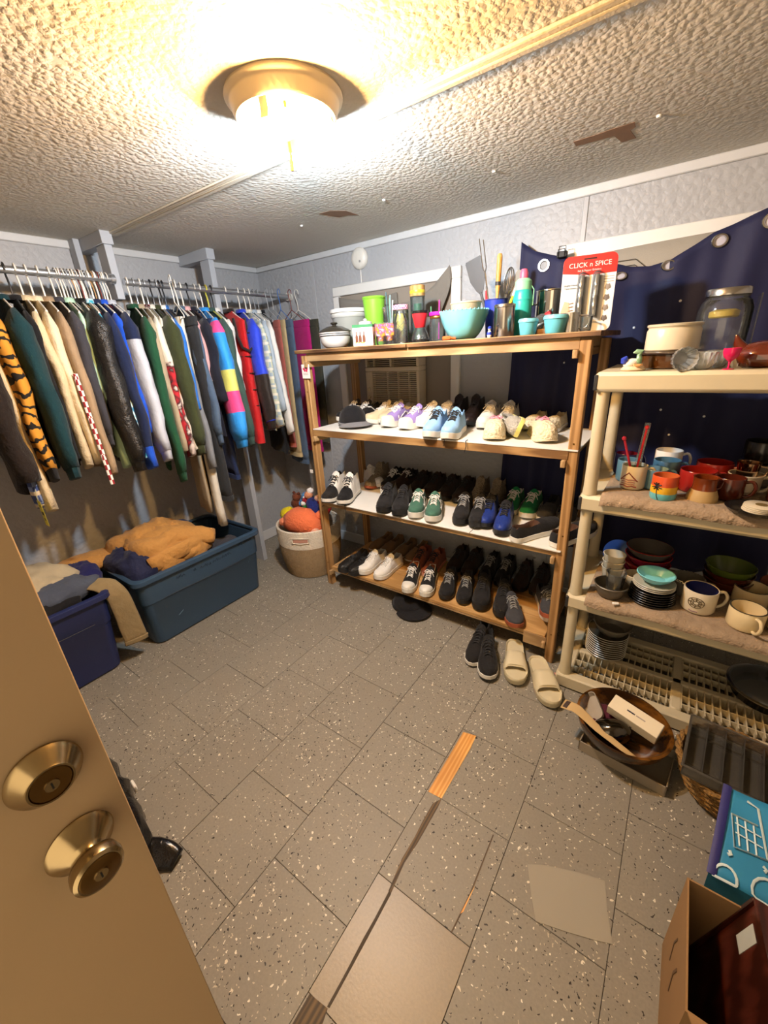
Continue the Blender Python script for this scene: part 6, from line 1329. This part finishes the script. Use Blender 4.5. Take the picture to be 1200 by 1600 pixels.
scribble((275, 904), (288, 898), 1, 4); scribble((302, 891), (306, 889), 2, 2); scribble((313, 887), (330, 880), 3, 5); scribble((333, 878), (360, 864), 4, 8); scribble((372, 852), (392, 842), 5, 5)
MB().tube([(-2.200 + .0215 + .003 - cx, y - cy, .28 + .004 * math.sin(y * 9)) for y in [.84 + .06 * i for i in range(10)]], .0016, 4).build('moulded_crease', INK, t)
for (a, b_) in (((-.012, .0), (.02, .02)), ((.50, .10), (.53, .14))): MB().tube([(-2.200 + .014 - cx, .90 + a[0] - cy, .13 + a[1]), (-2.200 + .016 - cx, .90 + b_[0] - cy, .13 + b_[1])], .0012, 4).build('scuff', plain('scuff_pale', '#6f93a8', .6), t)
t2_, cx2, cy2 = tote('navy blue storage tote beside the open door, trousers spilling over', (-2.70, -2.225), (.02, .565), .455, .028, TN, TN)
MB().tube([(-2.225 + .0205 + .003 - cx2, y - cy2, .31) for y in (.33, .42, .5)], .0016, 4).build('moulded_crease', DBLK, t2_)

def heap(name, label, cat, c, size, mat, seed, rz=0.0, amp=.16, fr=5.0, quilt=0.0, flat=.55, folds=0.0, parts=None, group=None, low=-.35):
    """a bundled garment: rounded, creased, resting on what is below it"""
    sx, sy, sz = size; rings = []; nu, nv = 18, 34
    for i in range(nu + 1):
        ph = low * PI / 2 + (PI / 2 - low * PI / 2) * i / nu; rr = []
        for j in range(nv):
            a = 2 * PI * j / nv; cxx, sxx = math.cos(a), math.sin(a); cp, sp = math.cos(ph), math.sin(ph)
            d = Vector((cxx * cp, sxx * cp, sp)); x = math.copysign(abs(d.x) ** flat, d.x); y = math.copysign(abs(d.y) ** flat, d.y)
            l = math.hypot(x, y); lim = max(abs(d.x), abs(d.y), 1e-6)
            x, y = d.x * (1 + .25 * abs(d.y)), d.y * (1 + .25 * abs(d.x))
            q = Vector((x * sx, y * sy, 0)); n1 = nz((q.x * fr * 2 + seed, q.y * fr * 2, sp * 1.2 + seed)); n2 = 1 - abs(nz((q.x * fr * 4 + seed * 2, q.y * fr * 4 + sp * 2, seed))) * 2
            k = 1 + amp * n1 + amp * .35 * n2
            z = math.copysign(abs(sp) ** .8, sp) * sz * (1 + amp * .9 * n1 + amp * .5 * n2)
            if quilt: z += quilt * abs(math.sin((q.x * .5 + q.y) * 34)) * max(0, sp)
            if folds: k += folds * (abs(math.sin(sp * 7 + seed)) - .5)
            rr.append((x * sx * k, y * sy * k, z))
        rings.append(rr)
    t = thing(name, label, cat, c, rz, group); MB().loft(rings, True, True, True).build('folded_cloth', mat, t, angle=180)
    return t
def strip(t, name, path, w, th, mat, seed=1.0, up=(0, 0, 1), n=12):
    """a flattened sleeve or trouser leg following a path"""
    rings = []; P = [Vector(p) for p in path]
    Q = []
    for i in range(len(P) - 1):
        for k in range(4): Q.append(P[i].lerp(P[i + 1], k / 4))
    Q.append(P[-1])
    for _ in range(2): Q = [Q[0]] + [(Q[i - 1] + Q[i] * 2 + Q[i + 1]) / 4 for i in range(1, len(Q) - 1)] + [Q[-1]]
    for i, p in enumerate(Q):
        tg = (Q[min(i + 1, len(Q) - 1)] - Q[max(i - 1, 0)]).normalized(); sd = Vector(up).normalized(); sd = (sd - tg * sd.dot(tg)).normalized(); nn = tg.cross(sd); ww = w[0] + (w[1] - w[0]) * i / (len(Q) - 1)
        rings.append([tuple(p + sd * (ww * math.copysign(abs(math.cos(a)) ** .7, math.cos(a)) * (1 + .08 * nz((i * .5, math.cos(a), seed)))) + nn * (th * math.sin(a) * (1 + .5 * nz((math.cos(a) * 2, i * .6, seed))))) for a in [2 * PI * j / n for j in range(n)]])
    MB().loft(rings, True, True, True).build(name, mat, t, angle=180)
PUFT = fabric('tan_puffer', '#b98748', 500, .7, .14, .7, 14); DARKBL = fabric('navy_puffer', '#1c2140', 500, .6, .15, .6, 14); KHA = fabric('khaki_twill', '#8c7a58', 500); STN = fabric('stone_shirt', '#b3a68a', 500); JEANG = fabric('grey_jeans', '#4a5160', 500, bmp=.7)
j = heap('puffer_coat', 'tan quilted puffer coat bunched on top of the slate blue tote', 'coat', (-2.45, 1.00, .44), (.215, .22, .165), PUFT, 2.3, .2, .20, 5, .010)
strip(j, 'sleeve', [(-.05, -.15, .10), (.10, -.02, .13), (.20, .12, .08), (.235, .20, .04)], (.07, .05), .035, PUFT, 2.0, (0, 1, .2))
strip(j, 'hem', [(.17, -.20, .02), (.215, -.05, .05), (.222, .10, .04), (.20, .20, .02)], (.05, .045), .022, PUFT, 3.0, (0, 0, 1))
strip(j, 'lower_fold', [(.14, -.08, .0), (.225, .04, .005), (.21, .18, .0)], (.04, .04), .03, PUFT, 5.0, (0, 0, 1))
heap('tan_coat', 'flat tan coat sleeve lying over the back rims by the wall', 'coat', (-2.62, .66, .46), (.10, .19, .05), PUFT, 4.4, 0, .14, 6, .006)
heap('navy_puffer', 'navy puffer jacket stuffed in the near end of the slate blue tote', 'jacket', (-2.42, .80, .41), (.19, .085, .12), DARKBL, 5.2, .0, .22, 7, .006)
heap('grey_sweater', 'dark grey sweater under the tan puffer coat', 'sweater', (-2.36, .95, .36), (.14, .18, .08), CHAR, 7.7)
heap('denim_bundle', 'dark blue denim bundle at the wall side of the slate blue tote', 'jeans', (-2.60, 1.20, .41), (.10, .10, .11), DENIMD, 9.1, 0, .2, 7)
heap('jeans_bundle', 'dark jeans lying low inside the slate blue tote', 'jeans', (-2.45, 1.28, .24), (.16, .14, .11), DENIMD, 3.9, 0, .2, 6)
heap('grey_tee', 'grey shirt wad low in the slate blue tote beside the jeans', 'shirt', (-2.34, 1.36, .32), (.10, .10, .07), CHAR, 6.1, 0, .2, 7)
heap('stone_shirt', 'crumpled stone coloured shirt on the navy tote', 'shirt', (-2.50, .36, .47), (.17, .18, .11), STN, 1.7, .3, .24, 9)
heap('grey_jeans', 'washed grey jeans bunched on the navy tote rim', 'jeans', (-2.33, .44, .475), (.075, .15, .055), JEANG, 8.3, .15, .22, 9)
heap('black_trousers', 'black trousers along the front rim of the navy tote', 'trousers', (-2.27, .33, .445), (.055, .15, .04), BLK, 2.9, 0, .25, 8)
heap('indigo_shirt', 'indigo shirt stuffed between the two totes', 'shirt', (-2.49, .60, .45), (.14, .06, .07), fabric('indigo_cloth', '#232455', 500), 6.6, 0, .28, 9)
kt = thing('khaki_trousers', 'khaki trouser leg draped over the corner of the navy tote', 'trousers', (-2.30, .56, .47))
strip(kt, 'leg', [(-.10, -.10, .012), (-.03, -.02, .020), (.06, .05, .0), (.105, .075, -.06), (.115, .080, -.20), (.125, .082, -.345)], (.040, .055), .010, KHA, 4.0, (.25, 1, 0)); strip(kt, 'hem', [(.1245, .082, -.325), (.126, .082, -.350)], (.057, .057), .0125, KHA, 4.0, (.25, 1, 0))
# garbage bag by the door
bag = heap('garbage_bag', 'shiny black plastic bag on the floor behind the open door', 'bag', (-1.40, .085, .06), (.27, .15, .10), plain('shiny_black_plastic', '#101012', .12, v=.3, bmp=.5), 4.8, -.1, .14, 7, low=-.5)
strip(bag, 'knotted_end', [(.20, .08, -.02), (.27, .15, -.03), (.31, .17, -.045)], (.05, .03), .014, plain('shiny_black_plastic', '#101012'), 7.0, (0, 1, .3))
MB().box(-.02, .02, -.005, .005, 0, .03, .003).build('tag', WHITE, bag, (.02, .165, .03))

# ================================================================== ROPE BASKET WITH SOFT TOYS
BC = Vector((-2.085, 1.885, 0)); RW = fabric('white_rope', '#d5cdbd', 90, .95, .1, .8, 30); RT = fabric('jute_rope', '#9c8768', 90, .95, .2, 1.0, 30)
bk = thing('rope_basket', 'two tone coiled rope basket, white over jute, full of soft toys', 'basket', BC); bk.scale = (1.10, 1.10, 1.0)
def coil(z0, z1, ra, rb):
    n = int((z1 - z0) / .012); pr = []
    for i in range(n * 4 + 1): k = i / (n * 4); pr.append((ra + (rb - ra) * math.sin(k * PI / 2) + .0028 * math.sin(i * PI / 2) ** 2, z0 + (z1 - z0) * k))
    return pr
MB().lathe([(0, .002), (.165, .002)] + coil(.004, .245, .172, .205), 44, cap0=False).build('jute_wall', RT, bk)
MB().lathe(coil(.245, .375, .206, .209) + [(.204, .379), (.198, .375), (.196, .25)], 44, cap0=False).build('white_wall', RW, bk)
MB().lathe([(.196, .25), (.19, .2), (.165, .02), (0, .02)], 40, cap0=False).build('lining', RT, bk)
for a0 in (-1.05, 2.09):
    f = lambda a, z, r=.2125: (r * math.cos(a0 + a), r * math.sin(a0 + a), z)
    m = MB(); m.loft([[f(-.22, z), f(-.1, z), f(0, z), f(.1, z), f(.22, z), f(.22, z, .2085), f(0, z, .2085), f(-.22, z, .2085)] for z in (.305, .326)]); m.build('handle_slot', plain('slot_pink_dark', '#b58472', .9), bk)
    MB().tube([f(-.25, .300), f(0, .296), f(.25, .300), f(.26, .316), f(.25, .332), f(0, .336), f(-.25, .332), f(-.26, .316), f(-.25, .300)], .0045, 6, False).build('handle', RW, bk)
def plush(name, label, loc, parts, rz=0.0):
    t = thing(name, label, 'soft toy', BC + Vector(loc), rz, 'soft toys in the rope basket')
    for nm, pts, rr, c in parts:
        MB().tube(pts, rr, 14).build(nm, fabric('plush_' + c[1:], c, 120, .95, .12, .7, 25), t, angle=180)
B4 = lambda c, s: ([(c[0] - s, c[1], c[2]), (c[0] - s * .7, c[1], c[2] + s * .1), (c[0], c[1], c[2] + s * .15), (c[0] + s * .7, c[1], c[2] + s * .1), (c[0] + s, c[1], c[2])], [s * .12, s * .75, s, s * .75, s * .12])
def ball(nm, c, s, col): q = B4(c, s); return (nm, q[0], q[1], col)
plush('orange_plush', 'big coral orange plush animal filling the basket mouth', (.02, -.075, .33), [('body', [(-.155, .02, .03), (-.11, .0, .05), (-.03, -.01, .075), (.06, 0, .075), (.12, .01, .05), (.165, .02, .02)], [.02, .075, .10, .10, .07, .02], '#e2744a'), ('ear', [(.11, .03, .10), (.15, .05, .14), (.165, .06, .15)], [.03, .028, .006], '#e2744a'), ('arm', [(-.09, -.04, .08), (-.14, -.06, .06), (-.165, -.06, .035)], [.03, .03, .012], '#e88a63'), ('muzzle', [(.12, -.02, .03), (.16, -.03, .03), (.17, -.03, .025)], [.03, .03, .01], '#e0a78c')])
plush('yellow_plush', 'round yellow plush beside the orange one', (-.155, -.04, .37), [ball('body', (0, 0, .03), .06, '#dcc91e'), ('ear', [(.02, 0, .08), (.03, 0, .10)], [.02, .006], '#dcc91e')])
plush('blue_plush', 'bright blue plush at the wall side of the basket', (-.08, .10, .43), [ball('body', (0, 0, .03), .062, '#2f78c8'), ball('head', (.02, -.02, .085), .045, '#3f86d0'), ball('eye', (.03, -.06, .10), .012, '#e8edf0'), ball('arm', (-.06, -.03, .03), .028, '#3f86d0')])
plush('brown_plush', 'small brown bear plush beside the blue one', (-.165, .065, .43), [ball('body', (0, 0, .02), .045, '#5e3020'), ball('head', (.005, 0, .075), .034, '#6b3a26'), ball('ear', (-.02, 0, .11), .012, '#5e3020'), ball('ear', (.03, 0, .11), .012, '#5e3020')])
plush('navy_plush', 'navy dressed doll plush leaning across the basket', (.06, .04, .46), [('body', [(-.05, 0, .06), (-.03, -.01, .05), (.03, -.04, .02), (.07, -.06, -.01)], [.03, .045, .05, .02], '#1c2766'), ball('head', (-.06, .0, .095), .032, '#c88a68'), ball('hat', (-.05, .01, .125), .026, '#e4e0dc'), ball('sleeve', (-.09, -.01, .05), .026, '#8c1f2a')])
plush('red_plush', 'red plush with white spot at the shelf side of the basket', (.125, .06, .45), [('body', [(0, 0, -.02), (0, 0, .02), (0, 0, .09), (0, 0, .125)], [.03, .05, .045, .012], '#b5121f'), ball('spot', (0, -.04, .10), .016, '#e4d5d2'), ball('face', (-.045, -.01, .09), .026, '#d9a98e')])
plush('green_plush', 'tiny green and white plush between blue and navy ones', (-.02, .02, .44), [ball('body', (0, 0, .02), .030, '#2b7a36'), ball('head', (-.015, -.01, .055), .020, '#dfe6df')])

# ================================================================== FLOOR, RIGHT-HAND SIDE
fz = flatpoly('plastic_sheet', [(824, 1351), (850, 1352), (905, 1364), (945, 1377), (949, 1425), (957, 1476), (930, 1470), (880, 1455), (837, 1440), (830, 1400)], glass('cloudy_tape', '#d5cfc0', .25, .42), None, .0022, .0012)
tag(fz, 'square of cloudy clear tape stuck on the floor tiles', 'tape')
p = onz(873, 1052, 0); t = thing('pink_tag', 'pink paper tag on the floor behind the plastic shelf leg', 'paper', (p.x, p.y, .001), .5); t.rotation_euler = (1.1, 0, .4); MB().box(-.022, .022, -.001, .001, 0, .06, .0004).build('paper', plain('pink_paper', '#e29a86', .7), t); [MB().box(-.014, .012, -.0016, -.0011, .02 + .01 * i, .023 + .01 * i).build('print_line', PR, t) for i in range(3)]
# flat carton, wooden bowl and contents
WBC = Vector((.025, 1.420, 0))
cb = thing('flat_carton', 'flat open grey cardboard carton under the wooden bowl', 'box', (.06, 1.395, .0005), -.12)
CARD = plain('brown_cardboard', '#8a6a44', .85, v=.1, scale=9); CARDG = plain('grey_cardboard', '#8d8271', .85, v=.1)
MB().box(-.15, .14, -.085, .10, 0, .004).build('base', CARDG, cb); MB().box(.136, .14, -.085, .10, .004, .045).build('side', CARDG, cb); MB().box(-.15, -.146, -.085, .10, .004, .045).build('side', CARDG, cb); MB().box(-.15, .14, -.085, -.081, .004, .045).build('side', CARDG, cb); MB().box(-.15, .14, .096, .10, .004, .045).build('side', CARDG, cb)
WBW = wood('dark_bowl_wood', '#2c1908', '#6e4516', 0, .22, 1.2)
wbz = .0465
wbow = thing('wooden_bowl', 'large glossy brown wooden bowl of odds and ends on the floor', 'bowl', WBC + Vector((0, 0, wbz))); wbow.rotation_euler = (0, .03, .2)
lt(wbow, 'bowl', [(.075, 0), (.09, .004), (.125, .022), (.150, .055), (.160, .085), (.162, .095), (.153, .097), (.148, .088), (.135, .05), (.10, .02), (0, .012)], WBW, 48)
t = thing('white_gift_box', 'long white carton with small print resting across the wooden bowl', 'box', WBC + Vector((.035, .015, wbz + .095))); t.rotation_euler = (.25, .10, -.28)
MB().box(-.085, .085, -.032, .032, 0, .046, .001).build('carton', plain('cream_carton', '#d9ceb4', .6, v=.04), t); MB().box(.0845, .0865, -.031, .031, .001, .045).build('end_flap', CARDG, t); MB().box(-.0865, -.0845, -.031, .031, .001, .045).build('end_flap', plain('cream_carton', '#d9ceb4'), t)
MB().box(-.030, -.002, -.003, .003, .046, .0465).build('printed_word', plain('print_navy', '#2b2b3a', .6), t); MB().box(.002, .034, -.0025, .0025, .046, .0465).build('printed_word', plain('print_soft', '#9a9189'), t)
t = thing('ladle', 'dark polished steel ladle bowl upside down in the wooden bowl', 'ladle', WBC + Vector((-.03, -.055, wbz + .07)), .3); t.rotation_euler = (.35, -.2, .4); lt(t, 'bowl', [(.062, 0), (.057, .020), (.036, .038), (0, .045)], plain('dark_steel', '#5c564e', .12, 1.0), 28, cap0=False, sq=(1.15, .75)); MB().tube([(.05, 0, .002), (.08, .02, .004), (.11, .05, .0)], .004, 8).build('handle', plain('dark_steel', '#5c564e'), t)
t = thing('paper_strap', 'long tan paper strap with dark end hanging over the bowl rim', 'strap', WBC + Vector((0, 0, wbz))); strip(t, 'strap', [(-.205, -.045, .105), (-.15, -.055, .118), (-.09, -.085, .102), (0, -.115, .085), (.06, -.125, .07)], (.026, .008), .0015, plain('kraft_strap', '#b89c6c', .8), 1.0, (.3, 1, .1)); strip(t, 'dark_band', [(-.198, -.045, .107), (-.183, -.049, .1115)], (.0195, .0195), .0025, plain('band_dark', '#3a2c28', .7), 1.0, (.3, 1, .1))
heap('maroon_cloth', 'wad of dark maroon cloth inside the wooden bowl', 'cloth', WBC + Vector((-.035, .035, wbz + .035)), (.06, .06, .04), fabric('maroon_cloth', '#4a1a28', 400), 3.1, 0, .2, 9)
t = thing('soap_dish', 'pale grey plastic dish tilted against the bowl side', 'dish', WBC + Vector((-.098, .03, wbz + .07))); t.rotation_euler = (.3, -.9, .3); MB().loft([rring(-.03, .03, -.05, .05, .02, z) if e == 0 else rring(-.03 - e, .03 + e, -.05 - e, .05 + e, .02, z) for e, z in ((0, 0), (.006, .02), (.004, .02), (-.002, .003))]).build('tray', plain('grey_plastic_pale', '#a39a8c', .5), t); MB().loft([rring(-.037, .037, -.057, .057, .02, z) for z in (.019, .022)], True, False, False).build('rim', plain('grey_plastic_pale', '#a39a8c'), t)
# wicker basket
WK = fabric('wicker', '#8d6a38', 70, .8, .3, 1.0, 40)
wk = thing('wicker_basket', 'round woven wicker basket on the floor under a clear tray', 'basket', (.366, 1.425, 0))
lt(wk, 'base', [(.10, .001), (.12, .004), (.11, .012), (0, .012)], WK, 40)
for i in range(9):
    k = i / 8; r = .125 + .035 * k ** .7; z = .014 + .105 * k
    MB().tube([((r + .003 * math.cos(q * 20 + i * PI)) * math.cos(q), (r + .003 * math.cos(q * 20 + i * PI)) * math.sin(q), z) for q in [2 * PI * j / 80 for j in range(81)]], .0068, 6, False).build('woven_row', WK, wk)
for s in (0, 1): MB().tube([((.163 + .006 * math.cos(q * 14 + s * PI)) * math.cos(q), (.163 + .006 * math.cos(q * 14 + s * PI)) * math.sin(q), .128 + .006 * math.sin(q * 14 + s * PI)) for q in [2 * PI * j / 120 for j in range(121)]], .007, 6, False).build('braided_rim', WK, wk)
for j in range(20): a = 2 * PI * j / 20; MB().tube([(.12 * math.cos(a), .12 * math.sin(a), .008), (.145 * math.cos(a), .145 * math.sin(a), .05), (.160 * math.cos(a), .160 * math.sin(a), .125)], .004, 5).build('stake', WK, wk)
ty = thing('clear_tray', 'clear ribbed plastic organiser tray lying on the wicker basket', 'tray', (.336, 1.400, .144), -.10); TRM = glass('smoky_clear_plastic', '#dcd8d0', .08, .07)
MB().box(-.115, .125, -.125, .12, 0, .003).build('base', TRM, ty)
for a in ((-.115, -.112, -.125, .12), (.122, .125, -.125, .12), (-.112, .122, -.125, -.122), (-.112, .122, .117, .12)): MB().box(a[0], a[1], a[2], a[3], .003, .045).build('side', TRM, ty)
for a in ((-.121, .131, -.131, -.125), (-.121, .131, .12, .126), (-.121, -.115, -.125, .12), (.125, .131, -.125, .12)): MB().box(a[0], a[1], a[2], a[3], .042, .045).build('rim', TRM, ty)
for x in (-.065, -.015, .035, .085): MB().box(x - .0012, x + .0012, -.122, .117, .003, .036).build('divider', TRM, ty)
for y in (-.085, .07): MB().box(-.112, .122, y - .001, y + .001, .003, .012).build('rib', TRM, ty)
# blue shopping bag
TOTE = plain('blue_woven_bag', '#2f86b4', .45, v=.12, scale=12); TNV = plain('bag_navy_binding', '#1f1f66', .6); PRW = plain('bag_print_white', '#c9dcdf', .6, v=.08)
sb = thing('shopping_bag', 'blue woven shopping bag with white cart print and navy binding', 'bag', (.245, .935, 0))
def bagtop(u, v): return Vector((.02 + u * .40 + .03 * v, .02 + v * .235, .205 + .075 * v - .03 * u + .006 * math.sin(u * 9 + v * 4)))
MB().grid(bagtop, 16, 12).build('printed_panel', TOTE, sb, solid=.002, angle=180)
fr_ = [bagtop(i / 8, 0) for i in range(9)]; MB().loft([[tuple(p) for p in fr_], [(p.x, p.y - .012, .1) for p in fr_], [(p.x, p.y - .005, .003) for p in fr_]], False, False, False).build('front_side', TOTE, sb, angle=180)
lf = [bagtop(0, i / 8) for i in range(9)]; MB().loft([[tuple(p) for p in lf], [(p.x + .05, p.y, .12) for p in lf], [(p.x + .08, p.y, .003) for p in lf]], False, False, False).build('left_side', TNV, sb, angle=180)
MB().tube([tuple(bagtop(0, i / 8) + Vector((.006, 0, .003))) for i in range(9)], .010, 6, flat=.3).build('binding', TNV, sb)
def draw(name, pts, r=.0042):
    MB().tube([tuple(bagtop(u, v) + Vector((0, 0, .0035))) for u, v in pts], r, 5, flat=.4).build(name, PRW, sb)
draw('printed_cart', [(.13, .93), (.19, .90), (.27, .42), (.10, .36), (.06, .70), (.20, .72)])
for k in range(3): draw('printed_cart_bar', [(.09 + .045 * k, .70), (.125 + .045 * k, .40)], .002)
for k in range(2): draw('printed_cart_bar', [(.085 + .01 * k, .62 - .1 * k), (.225 + .015 * k, .62 - .1 * k)], .002)
draw('printed_wheel', [(.08, .30), (.09, .27), (.075, .25)]); draw('printed_wheel', [(.25, .34), (.27, .32), (.26, .29)])
for (cu, cv, ru, rv) in ((.40, .80, .09, .22), (.30, .08, .09, .16), (.08, .02, .06, .12)):
    draw('printed_ring', [(cu + ru * math.cos(q), max(0.0, min(1, cv + rv * math.sin(q)))) for q in [2 * PI * i / 16 for i in range(17)]], .0034)
heap('teal_cloth', 'dark teal cloth behind the blue shopping bag', 'cloth', (.52, 1.215, .12), (.12, .045, .13), TEALD, 5.5, 0, .2, 7, low=-1)
# open cardboard box
BX0, BX1, BY0, BY1, BH = .206, .62, .595, .850, .300
bx = thing('cardboard_box', 'open brown cardboard box with folded flaps in front of the blue bag', 'box', (0, 0, 0))
MB().box(BX0, BX1, BY0, BY1, 0, .004).build('base', CARD, bx)
for a in ((BX0, BX0 + .004, BY0, BY1), (BX1 - .004, BX1, BY0, BY1), (BX0 + .004, BX1 - .004, BY0, BY0 + .004), (BX0 + .004, BX1 - .004, BY1 - .004, BY1)): MB().box(a[0], a[1], a[2], a[3], .004, BH).build('wall', CARD, bx)
def flap(a, b_, c, d): MB().loft([[a, b_, c, d], [tuple(q - Vector((0, 0, .004))) for q in map(Vector, (a, b_, c, d))]]).build('flap', CARD, bx)
flap((BX0 + .004, BY0, BH), (BX1, BY0, BH), (BX1, BY0 - .10, BH + .01), (BX0 + .05, BY0 - .09, BH + .005))
flap((BX1, BY0, BH), (BX1, BY1, BH), (BX1 + .08, BY1 - .01, BH - .06), (BX1 + .08, BY0 + .02, BH - .06))
for (y, w) in ((.70, .004), (.76, .003)): MB().tube([(BX0 - .001, y, .12), (BX0 - .001, y + .012, .17), (BX0 - .001, y, .21)], w, 5, flat=.2).build('printed_mark', plain('box_print', '#5a4128', .8), bx)
DKR = wood('mahogany', '#2e120b', '#52241a', 2, .3)
t = thing('wooden_tray', 'dark reddish wooden tray standing in the cardboard box', 'tray', (.262, .735, .006)); t.rotation_euler = (0, .22, .10)
MB().box(-.004, .004, -.105, .105, 0, .345, .001).build('panel', DKR, t); MB().box(-.012, .012, -.112, -.105, 0, .345, .001).build('edge', DKR, t); MB().box(-.012, .012, .105, .112, 0, .345, .001).build('edge', DKR, t); MB().box(-.012, .012, -.105, .105, .345, .353, .001).build('edge', DKR, t); MB().box(-.0052, -.0042, .04, .075, .25, .315).build('sticker', plain('pale_sticker', '#aeb3ad', .6), t)
t = thing('wooden_tray', 'second dark wooden frame behind the reddish tray in the box', 'frame', (.345, .725, .006)); t.rotation_euler = (0, .24, 0); MB().box(-.004, .004, -.10, .10, 0, .29, .001).build('panel', plain('dark_glazing', '#2a2b2c', .15), t); [MB().box(-.008, .008, a, b_, c, d, .001).build('edge', DKR, t) for a, b_, c, d in ((-.11, -.10, 0, .30), (.10, .11, 0, .30), (-.10, .10, .29, .30))]
t = thing('metal_tin', 'grey-green metal tin at the back of the cardboard box', 'tin', (.505, .775, .006)); lt(t, 'tin', [(.055, 0), (.056, .004), (.056, .235)], plain('tin_grey_green', '#8f9a86', .3, .5), 28); lt(t, 'lid', [(.057, .235), (.058, .24), (.058, .255), (.05, .262), (0, .262)], STEEL, 28)
heap('purple_cloth', 'lilac purple cloth bundle in the cardboard box', 'cloth', (.52, .665, .24), (.085, .05, .075), fabric('lilac_cloth', '#a58ac4', 400), 2.2, 0, .15, 7, low=-1)
